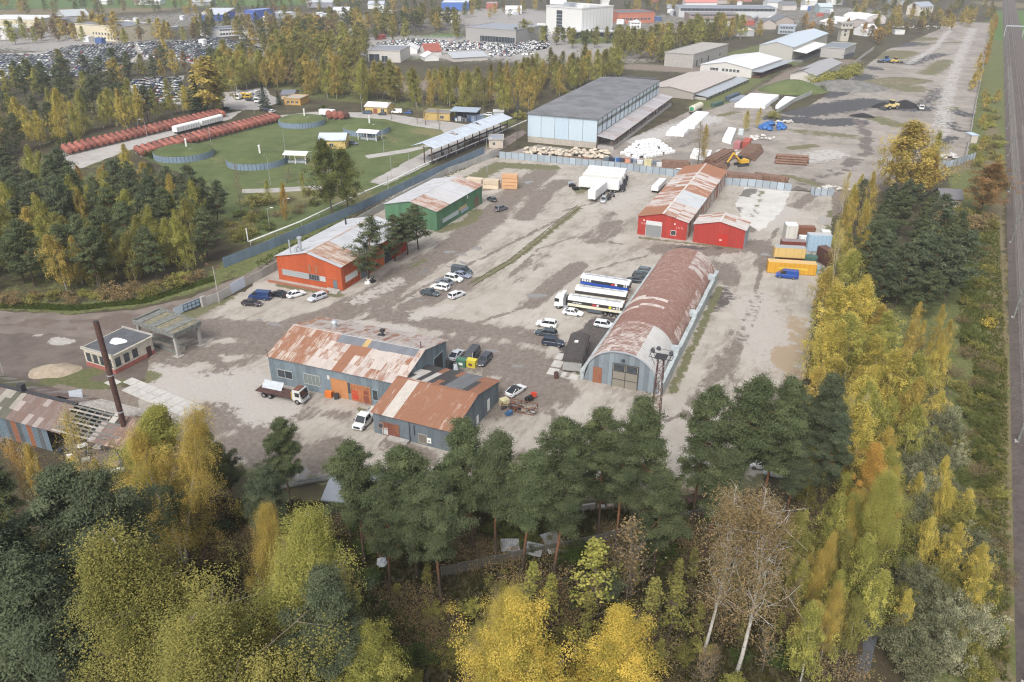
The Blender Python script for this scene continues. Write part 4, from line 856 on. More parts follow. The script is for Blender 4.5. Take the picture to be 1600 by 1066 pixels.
for a in [
 ('suv',CW,'white estate car parked nose left, top of the three by the hut',(854,510),163),('wagon',(.045,.06,.075),'dark grey-blue car between the white one and the navy one by the hut',(853,524),160),
 ('suv',(.025,.035,.06),'navy off-roader facing right, nearest the dark-roofed hut',(864,539),-16),('sedan',CW,'white saloon under the side of the white tanker trailer',(895,492),-20),
 ('wagon',(.66,.68,.70),'silver-white estate beside the arched hangar wall',(945,511),-20),('sedan',CD,'dark saloon nearest the blue trailer, by the far side of the hangar',(992,441),162),('hatch',(.05,.07,.08),'dark grey car in the middle of three behind the hangar',(1001,434),-20),('wagon',(.12,.15,.17),'grey estate farthest back of three behind the hangar',(1011,427),-20),
 ('sedan',(.05,.065,.075),'dark slate saloon at the front of the loose car group in the yard',(672,461),-20),('wagon',CW,'white estate with its tail to the right in the loose car group',(688,452),155),('sedan',(.17,.19,.22),'grey saloon behind the white estate in the loose car group',(695,444),150),
 ('suv',(.74,.74,.71),'white off-roader facing right in the loose car group',(709,439),-27),('sedan',(.22,.25,.33),'pale blue-grey saloon beside the white off-roader',(722,433),-24),('van',(.06,.075,.085),'dark grey people carrier at the back of the loose car group',(722,428),-22),('wagon',(.62,.63,.66),'silver estate standing apart, tail to the camera, right of the car group',(714,464),48),
 ('sedan',(.045,.035,.04),'dark plum saloon at the left end by the concrete fence',(394,477),-12),('fastback',(.02,.022,.028),'black fastback between the navy van and the white saloon',(436,463),158),('sedan',CW,'white saloon with its tail to us by the orange shed',(463,463),40),('wagon',(.50,.52,.55),'silver estate facing us at the steps of the orange shed',(496,468),-132),
 ('fastback',(.48,.50,.53),'silver saloon with red tail lights by the workshop doorway',(713,558),68),('van',(.055,.06,.07),'dark van facing us behind the green and yellow bins',(737,561),-110),('wagon',(.05,.055,.07),'dark estate facing us, right of the dark van',(757,566),-112),
 ('hatch',CW,'white car half hidden by the rusty annex',(766,606),64),('hatch',(.05,.07,.08),'dark teal hatchback beside the green shed',(768,314),120),('suv',(.10,.11,.12),'grey off-roader between the green shed and the muddy track',(783,329),48),('wagon',(.36,.37,.39),'grey estate beside the white box trailer',(943,315),-102),
 ('sedan',(.05,.06,.07),'dark car half seen behind the mast and pines',(1018,676),-100),('wagon',(.60,.62,.64),'pale estate in front of the tall right pines',(1192,668),162),('hatch',CW,'white hatchback glimpsed between the right pines',(1191,731),165),('sedan',(.05,.06,.08),'dark saloon just behind the white hatchback among the pines',(1200,720),160),('wagon',CS,'silver estate low among the right pines',(1216,744),160),('hatch',(.6,.62,.64),'white hatchback behind the tallest right pine',(1131,716),-60),('sedan',CS,'silver saloon at the edge of the right pine crown',(1220,684),165)]:
    car(*a,group=YG)
car('fastback',CW,'white fastback with black glass roof by the scrap frame',(806,614),52,YG,roofcol=(.02,.022,.025))
car('van',(.02,.045,.13),'dark navy van by the concrete fence at the left of the yard',(407,467),168); car('van',(.02,.07,.30),'royal blue van in front of the yellow container',(1229,434),164)
for a in [('suv',(.07,.10,.15),'dark blue pickup by the yellow hut',(574,178),170),('van',CW,'white van right of the yellow hut',(620,177),175),('hatch',(.05,.12,.32),'blue car next to the white van in the tank farm',(638,178),160),('wagon',CW,'white car right of the blue shelter',(762,181),165),('sedan',(.09,.11,.14),'dark car tucked behind the pale blue-roofed hut',(551,226),-15),
          ('hatch',CD,'black car at the yellow hut wall',(597,180),170),('sedan',(.07,.06,.07),'dark car before the ochre store',(698,187),165),('suv',CD,'black car on the grass right of the first tank row',(357,173),-10),('suv',(.03,.03,.05),'black off-roader by the left spruce',(418,174),-15),('hatch',CW,'white hatchback by the left spruce',(426,176),70),
          ('suv',(.03,.03,.035),'black off-roader in front of the yellow trucks',(391,158),-15),('hatch',(.7,.7,.68),'white hatchback behind the back fence by the red shed',(1058,270),160)]:
    car(*a,group='cars about the tank farm')
# -- trailers and trucks
def wheels(t,xs,ys,r=.5,w=.3):
    me = MB().tube([(0,-w/2,0),(0,w/2,0)],[r,r],14).mesh('wheel',M['rubber']); rm = MB().tube([(0,-w/2-.02,0),(0,w/2+.02,0)],[r*.55,r*.55],10).mesh('rim',M['rim'])
    for x in xs:
        for y in ys: o = obj('wheel',me,t,(x,y,r)); obj('rim',rm,o)
def tank_trailer(label,a,b,top,band,low,marks=True,group=None,L=11.8):
    """a long flat-sided tank trailer from its front end A to its tail B"""
    p = G(*a); q_ = G(*b); d = (p-q_).normalized(); th = math.atan2(d.y,d.x); c = p-d*(L/2); h = L/2
    t = thing('tank_trailer',label,'trailer',(c.x,c.y,0),th,group); w = 1.25
    MB().hexa([(-h+.3,-w,1.25),(h,-w,1.25),(h,w,1.25),(-h+.3,w,1.25),(-h,-w,1.9),(h,-w,1.9),(h,w,1.9),(-h,w,1.9)]).build('lower_side',M['tint'],t,col=low)
    MB().box(-h,-w-.01,1.92,h,w+.01,2.65).build('tank',M['tint'],t,col=band)
    m = MB(); pr = [(-w-.02,2.67),(-w*.93,3.12),(-w*.6,3.36),(w*.6,3.36),(w*.93,3.12),(w+.02,2.67)]
    v = [(x,y,z) for x in (-h-.02,h) for y,z in pr]; m.add(v,[(i,i+1,i+7,i+6) for i in range(5)]+[(0,5,11,6),tuple(range(5,-1,-1)),tuple(range(6,12))]); m.build('tank_top',M['tint'],t,col=top)
    MB().box(-h+.6,-.35,3.37,h-.6,.35,3.42).build('walkway',M['galv'],t)
    for i in range(5): MB().tube([(-h+1.6+i*2.1,0,3.42),(-h+1.6+i*2.1,0,3.56)],[.3,.3],10).build('hatch',M['galv'],t)
    MB().box(-h+.4,-.45,.95,h-.4,.45,1.24).build('chassis',M['dark'],t)
    for s in (-1,1): MB().box(-1.6,s*1.2-.25*(s > 0),.45,1.6,s*1.2+.25*(s < 0),1.1).build('side_locker',M['tint'],t,col=(.09,.11,.13))
    wheels(t,(-h+1.1,-h+2.4,-h+3.7),(-1.05,1.05)); MB().bar((h-2.3,.8,0),(h-2.3,.8,1.2),.14).bar((h-2.3,-.8,0),(h-2.3,-.8,1.2),.14).build('landing_leg',M['dark'],t)
    if marks:
        for s in (-1,1):
            y = s*(w+.02); e = s*.02
            def mk(nm,x0,z0,x1,z1,c): MB().box(x0,min(y,y+e),z0,x1,max(y,y+e),z1).build(nm,M['tint'],t,col=c)
            if low[2] > .3 and low[0] < .2:
                for i in range(4): mk('lettering',h-2.6+.62*i,2.05,h-2.2+.62*i,2.55,(.70,.72,.74))
            else:
                for i in range(6): mk('lettering',h-3.2+.35*i,2.1,h-2.95+.35*i,2.3,(.7,.7,.7))
            mk('red_mark',-.5 if low[0] > .2 else -2.6,2.0,.6 if low[0] > .2 else -1.6,2.45,(.42,.05,.05)); mk('white_mark',-.9 if low[0] > .2 else -3.1,2.05,-.5 if low[0] > .2 else -2.6,2.5,(.8,.8,.8))
            if low[0] > .2: mk('yellow_mark',-h+2.4,2.0,-h+3.0,2.55,(.62,.62,.06)); mk('lettering',-h+1.5,2.1,-h+2.1,2.3,(.7,.7,.7))
            mk('white_mark',-h+.5,2.0,-h+.75,2.6,(.75,.75,.75)); mk('white_mark',-h+1.0,2.0,-h+1.25,2.6,(.75,.75,.75))
    for s in (-1,1): MB().box(-h-.06,s*.9-.15,1.3,-h+.3,s*.9+.15,1.5).build('tail_light',M['redlamp'],t)
    return t,th,c,h
t,th,c,h = tank_trailer('white-topped tank trailer with black band, hitched to the white tractor unit',(889,482),(981,496),(.78,.77,.73),(.035,.03,.03),(.70,.66,.52),group='tank trailers by the hangar',L=12.4)
def tractor(label,loc,th,col):
    t = thing('tractor_unit',label,'truck',loc,th); w = 1.22
    MB().hexa([(.1,-w,.9),(2.25,-w,.6),(2.25,w,.6),(.1,w,.9),(.1,-w,3.1),(1.95,-w,3.0),(1.95,w,3.0),(.1,w,3.1)]).build('cab',M['car'],t,col=col)
    MB().hexa([(.05,-w*.96,3.12),(1.75,-w*.9,3.02),(1.75,w*.9,3.02),(.05,w*.96,3.12),(-.05,-w*.9,3.85),(.75,-w*.8,3.8),(.75,w*.8,3.8),(-.05,w*.9,3.85)]).build('wind_deflector',M['car'],t,col=col)
    MB().hexa([(2.19,-w*.92,1.75),(2.23,-w*.92,1.75),(2.23,w*.92,1.75),(2.19,w*.92,1.75),(1.98,-w*.9,2.8),(2.06,-w*.9,2.8),(2.06,w*.9,2.8),(1.98,w*.9,2.8)]).build('windscreen',M['glass'],t)
    for s in (-1,1): MB().box(1.05,s*w-.02,1.8,1.95,s*w+.02,2.6).build('window',M['glass'],t); MB().box(2.22,s*.85-.2,.85,2.3,s*.85+.2,1.1).build('headlight',M['lamp'],t); MB().box(1.85,s*1.36-.12,1.9,1.98,s*1.36+.12,2.6).build('mirror',M['dark'],t); MB().box(-1.0,s*w-.3*(s > 0),.5,.0,s*w+.3*(s < 0),1.1).build('fuel_tank',M['galv'],t)
    MB().box(2.26,-.8,1.1,2.3,.8,1.6).build('grille',M['dark'],t); MB().box(-4.2,-.45,.7,1.9,.45,1.0).build('chassis',M['dark'],t)
    MB().box(-.45,-1.1,1.1,-.05,1.1,3.0).build('rear_fairing',M['tint'],t,col=(.16,.17,.18))
    wheels(t,(1.2,-2.6),(-1.05,1.05)); return t
fr = c+Vector((math.cos(th),math.sin(th),0))*(h+.95)
tractor('white tractor unit with sleeper cab and roof deflector facing left',(fr.x,fr.y,0),th,(.78,.78,.77))
tank_trailer('plain white-topped tank trailer parked between the two other trailers',(900,467),(986,479),(.78,.77,.73),(.05,.045,.045),(.6,.57,.48),marks=False,group='tank trailers by the hangar')
tank_trailer('blue-sided white tank trailer with black band, farthest of the three',(909,448),(991,461),(.76,.77,.79),(.03,.035,.045),(.02,.07,.36),group='tank trailers by the hangar').__class__
# -- derelict flatbed
p = G(444,622); t = thing('flatbed_truck','derelict flatbed truck with white cab and rusty deck by the workshop','truck',(p.x,p.y,0),rad(-20))
MB().hexa([(2.7,-1.2,.75),(4.6,-1.2,.65),(4.6,1.2,.65),(2.7,1.2,.75),(2.75,-1.15,2.75),(4.25,-1.15,2.7),(4.25,1.15,2.7),(2.75,1.15,2.75)]).build('cab',M['tint'],t,col=(.56,.56,.54))
MB().hexa([(4.56,-1.08,1.65),(4.60,-1.08,1.65),(4.60,1.08,1.65),(4.56,1.08,1.65),(4.27,-1.02,2.55),(4.35,-1.02,2.55),(4.35,1.02,2.55),(4.27,1.02,2.55)]).build('windscreen',M['glass'],t)
for s in (-1,1): MB().box(3.3,s*1.19-.03,1.6,4.2,s*1.19+.03,2.4).build('window',M['glass'],t); MB().box(4.6,s*.8-.2,.8,4.68,s*.8+.2,1.05).build('headlight',M['lamp'],t)
MB().box(4.6,-1.15,.5,4.85,1.15,.72).build('bumper',M['galv'],t); MB().box(4.57,-.9,1.1,4.64,.9,1.5).build('grille',M['dark'],t); MB().box(2.9,-.9,2.76,4.0,.9,2.9).build('roof_rack',M['rust'],t)
for i in range(2): MB().box(-5.2+3.9*i,-1.25,1.12,-1.36+3.9*i,1.25,1.25).build('deck',M['darkrust'],t)
MB().box(-5.0,-.45,.8,4.0,.45,1.1).build('chassis',M['darkrust'],t); MB().bar((2.62,1.2,1.0),(2.62,1.2,2.5),.12).bar((2.62,-1.2,1.0),(2.62,-1.2,2.5),.12).build('headboard_post',flat('faded_yellow',(.5,.36,.06),.8),t)
wheels(t,(3.6,-2.2,-3.5),(-1.05,1.05))
q_ = t.matrix_basis @ Vector((-2.6,.7,1.27)); o = tag(MB().hexa([(-2.1,-.6,0),(2.1,-.6,0),(2.1,-.5,0),(-2.1,-.5,0),(-2.1,.5,1.1),(2.1,.5,1.1),(2.1,.6,1.1),(-2.1,.6,1.1)]).build('loose_sheet',M['galv'],None,q_,rad(-20)),'grey ribbed metal panel propped on the rusty flatbed','panel')
# -- crew-cab dropside
p = G(571,662); t = thing('crew_cab_truck','white crew-cab dropside truck parked nose down beside the annex','truck',(p.x,p.y,0),rad(-112))
MB().hexa([(-.4,-1,.45),(2.75,-.95,.45),(2.75,.95,.45),(-.4,1,.45),(-.4,-1,1.25),(2.6,-.95,1.05),(2.6,.95,1.05),(-.4,1,1.25)]).hexa([(-.4,-1,1.26),(1.75,-1,1.26),(1.75,1,1.26),(-.4,1,1.26),(-.38,-.86,2.25),(.95,-.86,2.25),(.95,.86,2.25),(-.38,.86,2.25)]).build('cab',M['car'],t,col=CW)
MB().hexa([(1.70,-.9,1.3),(1.78,-.9,1.3),(1.78,.9,1.3),(1.70,.9,1.3),(1.0,-.78,2.15),(1.07,-.78,2.15),(1.07,.78,2.15),(1.0,.78,2.15)]).build('windscreen',M['glass'],t)
for s in (-1,1):
    for x0,x1 in ((-.25,.45),(.55,1.2)): MB().hexa([(x0,s*.965-.05,1.4),(x1+.2*(x1>1),s*.965-.05,1.4),(x1+.2*(x1>1),s*.965+.05,1.4),(x0,s*.965+.05,1.4),(x0,s*.90-.05,2.05),(x1-.1,s*.90-.05,2.05),(x1-.1,s*.90+.05,2.05),(x0,s*.90+.05,2.05)]).build('window',M['glass'],t)
    MB().box(2.55,s*.7-.18,.75,2.7,s*.7+.18,1.0).build('headlight',M['lamp'],t); MB().box(1.5,s*1.12-.1,1.3,1.6,s*1.12+.1,1.6).build('mirror',M['dark'],t)
MB().box(2.68,-.6,.62,2.79,.6,.95).build('grille',M['dark'],t)
MB().box(-3.6,-1.05,.8,-.5,1.05,.9).box(-3.6,-1.05,.902,-.5,-1.0,1.3).box(-3.6,1.0,.902,-.5,1.05,1.3).box(-3.6,-.998,.902,-3.55,.998,1.3).build('load_bed',M['tint'],t,col=(.55,.54,.52))
MB().box(-3.5,-.4,.5,2,.4,.78).build('chassis',M['dark'],t); wheels(t,(1.75,-2.2),(-.88,.88),.36,.24)
# -- white boxes and trailers lined up behind
def box_trailer(label,px,rz,L=13.0,Wd=2.5,z0=1.1,H=3.9,col=(.66,.66,.65),rear=None,group=None,wh=True,name='box_trailer',cat='trailer',ribs=0):
    p = G(*px); t = thing(name,label,cat,(p.x,p.y,0),rad(rz),group); h = L/2
    MB().box(-h,-Wd/2,z0,h,Wd/2,H).build('box',M['tint'],t,col=col); MB().box(-h+.05,-Wd/2+.05,H+.003,h-.05,Wd/2-.05,H+.05).build('roof',M['tint'],t,col=tuple(min(.8,c*1.12) for c in col))
    for s in (-1,1): MB().box(-h-.04,.02*(s > 0)-(Wd/2-.06)*(s < 0),z0+.08,-h-.001,(Wd/2-.06)*(s > 0)-.02*(s < 0),H-.08).build('door',M['tint'],t,col=rear or col)
    m = MB()
    for i in range(ribs):
        x = -h+(i+.5)*L/ribs
        for s in (-1,1): m.box(x-.09,s*Wd/2-.03,z0+.15,x+.09,s*Wd/2+.03,H-.15)
    if ribs: m.build('side_rib',M['tint'],t,col=tuple(c*.93 for c in col))
    if wh:
        MB().box(-h+.3,-.45,.8,h-.3,.45,z0-.003).build('chassis',M['dark'],t); wheels(t,(-h+1.2,-h+2.5,-h+3.8),(-1.0,1.0)); MB().bar((h-2.5,.8,0),(h-2.5,.8,z0),.14).bar((h-2.5,-.8,0),(h-2.5,-.8,z0),.14).build('landing_leg',M['dark'],t)
    return t
g_ = 'white trailers in a row by the back fence'
box_trailer('white trailer in the row, nearest of the four, streaked roof',(936,298),160,13.4,group=g_,ribs=12); box_trailer('white trailer, second nearest in the row, brownish roof stains',(941,291),160,13.4,col=(.60,.585,.56),group=g_,ribs=12)
box_trailer('white trailer, third in the row by the back fence',(945,285.5),160,13.4,group=g_,ribs=12); box_trailer('white trailer, farthest of the four nearest the back fence',(948,279.5),160,13.2,col=(.63,.64,.65),group=g_,ribs=12)
box_trailer('pale grey box trailer standing end-on in front of the white row',(933,309),66+180,11.5,col=(.62,.62,.62),rear=(.58,.58,.58))
p = G(951,310); t = thing('bare_chassis','dark wheeled trailer chassis beside the white trailers','chassis',(p.x,p.y,0),rad(60)); MB().box(-3.2,-.4,.8,3.2,.4,1.1).box(-2.5,-1.1,1.0,-1.5,1.1,1.3).build('frame',M['dark'],t); wheels(t,(-2.2,-.9,2.0),(-1,1))
for i,(x,y,r) in enumerate([(974,291,30),(972,299,10),(976,284,50)]):
    p = G(x,y); t = thing('tractor_wreck',['dark stripped lorry front at the end of the second white trailer','dark stripped lorry front at the end of the nearest white trailer','dark stripped lorry front at the end of the farthest trailers'][i],'truck',(p.x,p.y,0),rad(-20))
    MB().box(-1.4,-1.1,.9,.9,1.1,1.4).box(-1.2,-.9,1.42,.4,.9,2.3).box(.5,-1.1,1.42,.95,1.1,1.9).build('body',M['dark'],t); MB().box(-1.0,-.8,2.32,-.2,.8,2.6).build('engine',M['galv'],t); wheels(t,(.4,-1.0),(-1,1))
for i,(x,y) in enumerate([(890,289),(895,293),(903,297)]): p = G(x,y); tag(MB().tube([(0,-.3,.5),(0,.3,.5)],[.5,.5],12).tube([(1.1,-.3,.4),(1.2,.3,.4)],[.4,.4],12).box(-.3,.5,0,1.6,1.4,.9).build('wheel_heap',M['rubber'] if i else M['galv'],None,p,i),['pale scrap wheels at the left end of the white trailers','dark scrap wheels beside the pale ones by the white trailers','dark scrap wheels in front of the nearest white trailer'][i],'scrap')
p = G(1026,297); t = box_trailer('low white trailer along the left wall of the red shed',(1029,296),66,10.5,2.3,.9,2.4,(.74,.74,.73))
box_trailer('small white box truck on the tank farm road',(512,182),-18,7.4,2.4,.9,3.2,(.76,.76,.76),group=None)
for i,(x,y,c) in enumerate([(375,155,(.7,.7,.68)),(392,154,(.62,.42,.05)),(384,153,(.66,.45,.06)),(399,152,(.72,.72,.7)),(405,160,(.7,.7,.7))]):
    p = G(x,y); t = thing('cab_over_truck',['white lorry at the left end by the yellow trucks','right-hand yellow lorry by the round road bend','left-hand yellow lorry by the round road bend','white lorry right behind the two yellow trucks','white lorry nearest the left spruce'][i],'truck',(p.x,p.y,0),rad(-100))
    MB().box(1.2,-1.2,.6,3.0,1.2,2.9).build('cab',M['tint'],t,col=c); MB().box(2.97,-1.05,1.6,3.03,1.05,2.5).build('windscreen',M['glass'],t); MB().box(-3.5,-1.2,1.0,1.1,1.2,2.2+(i % 2)).build('box',M['tint'],t,col=jit((.6,.6,.58),random.Random(i),.2)); wheels(t,(2,-2),(-1,1))

# ---------------------------------------------------------------- cars in the far lots
fm = []
for k in ('sedan','wagon','suv','hatch'):
    L,Wd,zb,zr,gb,gf,rb_,rf_,zh,zt = CK[k]; h = L/2; w = Wd/2
    m = MB(); m.hexa([(-h,-w,.25),(h,-w,.25),(h,w,.25),(-h,w,.25),(-h+.1,-w*.92,zb),(h-.3,-w*.92,zh-.1),(h-.3,w*.92,zh-.1),(-h+.1,w*.92,zb)],0)
    m.hexa([(gb,-w*.9,zb-.15),(gf,-w*.9,zb-.15),(gf,w*.9,zb-.15),(gb,w*.9,zb-.15),(rb_,-w*.7,zr),(rf_,-w*.7,zr),(rf_,w*.7,zr),(rb_,w*.7,zr)],1).hexa([(rb_,-w*.72,zr+.01),(rf_,-w*.72,zr+.01),(rf_,w*.72,zr+.01),(rb_,w*.72,zr+.01),(rb_,-w*.66,zr+.06),(rf_,-w*.66,zr+.06),(rf_,w*.66,zr+.06),(rb_,w*.66,zr+.06)],0)
    for x in (-.3*L,.31*L):
        for s in (-1,1): m.box(x-.3,s*w*.9-.1,0,x+.3,s*w*.9+.1,.6,2)
    fm.append((m,m.mesh('parked_car',[M['car'],M['glass'],M['rubber']])))
def lot_spots(poly,rowgap,pitch,ang,seed,keep=.9):
    """spots of a car lot: rows at angle ANG, cars PITCH apart"""
    g = random.Random(seed); ring = [tuple(G(*q)[:2]) for q in poly]; A_ = np.array(ring); c = A_.mean(0); r = np.abs(A_-c).max()*1.5; e = (math.cos(ang),math.sin(ang)); n = (-e[1],e[0]); out = []
    for i in range(int(-r/rowgap),int(r/rowgap)):
        for j in range(int(-r/pitch),int(r/pitch)):
            x,y = c[0]+e[0]*j*pitch+n[0]*i*rowgap+g.uniform(-.3,.3),c[1]+e[1]*j*pitch+n[1]*i*rowgap+g.uniform(-.4,.4)
            if g.random() < keep and inside(np.array([[x,y]]),ring)[0]: out.append((x,y,ang+math.pi/2+(math.pi if g.random() < .3 else 0)+g.uniform(-.08,.08)))
    return out
PAL = [(5,CW),(3,CS),(2,CD),(2,(.10,.11,.13)),(1.6,(.02,.05,.16)),(.8,(.28,.03,.025)),(.8,(.22,.23,.25)),(.5,(.3,.27,.22)),(1.2,(.55,.57,.6))]
LOTS = [('the crowded left car lot',[(-20,86),(60,88),(110,74),(208,67),(212,86),(195,104),(120,120),(40,126),(-20,122)],6.3,2.6,rad(-4),1),('the lot between the birches',[(215,68),(290,66),(345,60),(415,78),(405,90),(300,96),(225,90)],6.3,2.7,rad(-15),2),
        ('the lot behind the tank rows',[(205,126),(282,122),(282,160),(240,158),(210,145)],6.5,2.8,rad(-30),3),('the right car lot',[(570,72),(640,62),(725,66),(810,71),(840,86),(766,90),(766,80),(700,80),(600,79)],7.5,2.9,rad(-8),4),('the junk lot by the blue skip stand',[(803,64),(858,66),(858,74),(808,86)],6.5,2.9,rad(-10),5)]
allsp = []
for nm,poly,rg,pt_,an,sd in LOTS: allsp += [(s,nm) for s in lot_spots(poly,rg,pt_,an,sd,.88)]
allsp.sort(key=lambda s: s[0][1]); gc = random.Random(77); near,rest = allsp[:230],allsp[230:]
CN = {CW: 'white',CS: 'silver',CD: 'black',(.10,.11,.13): 'charcoal',(.02,.05,.16): 'navy',(.28,.03,.025): 'red',(.22,.23,.25): 'grey',(.3,.27,.22): 'beige',(.55,.57,.6): 'pale grey'}
for (x,y,a),nm in near:
    c = pick(gc,*PAL); o = obj('lot_car',gc.choice(fm)[1],None,(x,y,.02),a,c); tag(o,'%s car in the rows of %s' % (CN[c],nm),'car','%s cars in %s' % (CN[c],nm))
by = {}
for (x,y,a),nm in rest:
    c = pick(gc,*PAL); m = by.setdefault(c,MB()); src = gc.choice(fm)[0]; ca,sa = math.cos(a),math.sin(a); n = len(m.v)
    m.v += [(x+p[0]*ca-p[1]*sa,y+p[0]*sa+p[1]*ca,p[2]+.02) for p in src.v]; m.f += [tuple(q+n for q in f) for f in src.f]; m.i += src.i
for c,m in by.items(): o = m.build('far_lot_cars',[M['car'],M['glass'],M['rubber']],col=c); o['kind'] = 'stuff'; o['label'] = 'mass of %s cars farther back in the crowded lots' % CN[c]; o['category'] = 'cars'
# ---------------------------------------------------------------- trees: tapered trunk and limbs, crowns of thousands of leaf-sized faces
def leafmat(name,needle=False):
    n = NT(name); c,a,r = n.objcol(); t = n.attr('tint')
    dark = n.mix(1.0,c,(.50,.55,.58) if needle else (.55,.60,.50),'MULTIPLY'); lite = n.mix(1.0,c,(1.55,1.5,1.3) if needle else (1.45,1.32,1.1),'MULTIPLY')
    k = n.mix(t,dark,lite)
    k = n.mix(n.math('MULTIPLY',n.math('SUBTRACT',r,.5),.5,clamp=True),k,n.mix(1.0,k,(1.06,.96,.85),'MULTIPLY'))
    d = n.new('ShaderNodeBsdfDiffuse'); n.lk(k,d.inputs[0]); tr = n.new('ShaderNodeBsdfTranslucent'); n.lk(k,tr.inputs[0])
    mx = n.new('ShaderNodeMixShader'); mx.inputs[0].default_value = (.25 if needle else .35); n.lk(d.outputs[0],mx.inputs[1]); n.lk(tr.outputs[0],mx.inputs[2]); n.lk(mx.outputs[0],n.out.inputs['Surface'])
    n.n.remove(n.p); return n.m
M['needle'] = leafmat('needles',True); M['leaf'] = leafmat('leaves')
def barkmat(name,lo,hi,zlo,zhi,marks=None,scale=6):
    n = NT(name); x = n.new('ShaderNodeSeparateXYZ'); n.lk(n.new('ShaderNodeTexCoord').outputs['Object'],x.inputs[0])
    k = n.noise(n.coord('Object',(1,1,.25)),scale,3,.6); c = n.mix(n.step(x.outputs[2],zlo,zhi),lo,hi)
    c = n.mix(1.0,c,n.mix(k,(.6,.6,.6),(1.3,1.3,1.3)),'MULTIPLY')
    if marks: c = n.mix(n.step(n.noise(n.coord('Object',(1,1,2.5)),2.2,2,.7),.58,.66),c,marks)
    return n.fin(c,.9,0,.2)
M['pinebark'] = barkmat('pine_bark',(.085,.065,.05),(.27,.125,.065),3,9)
M['twig'] = flat('twig_bark',(.20,.165,.135),.9); M['birchbark'] = barkmat('birch_bark',(.40,.385,.35),(.55,.52,.47),0,4,(.06,.055,.05)); M['greybark'] = barkmat('grey_bark',(.12,.10,.085),(.20,.175,.15),1,8)
def unit(v): return v/(np.linalg.norm(v,axis=-1,keepdims=True)+1e-9)
class Skel:
    def __init__(s,seed): s.g = np.random.default_rng(seed); s.mb = MB(); s.k = 0
    def limb(s,p,d,L,r0,r1,n=4,bend=0.0,wob=.08,sides=5,rise=0.0):
        pts = [np.array(p,float)]; d = np.array(d,float); d /= np.linalg.norm(d)
        for i in range(n):
            d = d+s.g.normal(0,wob,3)+np.array([0,0,rise/n]); d /= np.linalg.norm(d); pts.append(pts[-1]+d*L/n)
        s.mb.tube([tuple(q) for q in pts],[r0+(r1-r0)*(i/n) for i in range(n+1)],sides,s.k,cap=False); return pts
def crown_mesh(name,C,Dv,l,w,tint,mat,g,quad=False,N=None):
    """faces at C along Dv, length l, width w, lying in the planes whose normals are N"""
    n = len(C)
    if N is not None: Dv = unit(Dv-N*(Dv*N).sum(1,keepdims=True)); Sv = np.cross(N,Dv)
    else: Sv = unit(np.cross(Dv,unit(g.normal(size=(n,3)))))
    l = np.asarray(l).reshape(-1,1); w = np.asarray(w).reshape(-1,1)
    if quad:
        V = np.stack([C,C+Dv*l*.5+Sv*w,C+Dv*l,C+Dv*l*.5-Sv*w],1).reshape(-1,3); k = 4
    else:
        V = np.stack([C-Sv*w,C+Sv*w,C+Dv*l],1).reshape(-1,3); k = 3
    me = bpy.data.meshes.new(name); me.vertices.add(n*k); me.vertices.foreach_set('co',V.astype(np.float32).ravel())
    me.loops.add(n*k); me.loops.foreach_set('vertex_index',np.arange(n*k,dtype=np.int32)); me.polygons.add(n); me.polygons.foreach_set('loop_start',np.arange(0,n*k,k,dtype=np.int32))
    me.materials.append(mat); a = me.attributes.new('tint','FLOAT','FACE'); a.data.foreach_set('value',np.clip(tint,0,1).astype(np.float32)); me.update(calc_edges=True); return me
def blobs(g,cen,rad_,per,flat=.6,up=.5,shell=.45):
    """points spread in flattened clumps round CEN; returns points, outward directions"""
    n = len(cen); idx = np.repeat(np.arange(n),per); u = unit(g.normal(size=(len(idx),3))); r = (shell+(1-shell)*g.random((len(idx),1)))*np.asarray(rad_)[idx,None]
    P_ = cen[idx]+u*r*np.array([1,1,flat]); return P_,u,idx
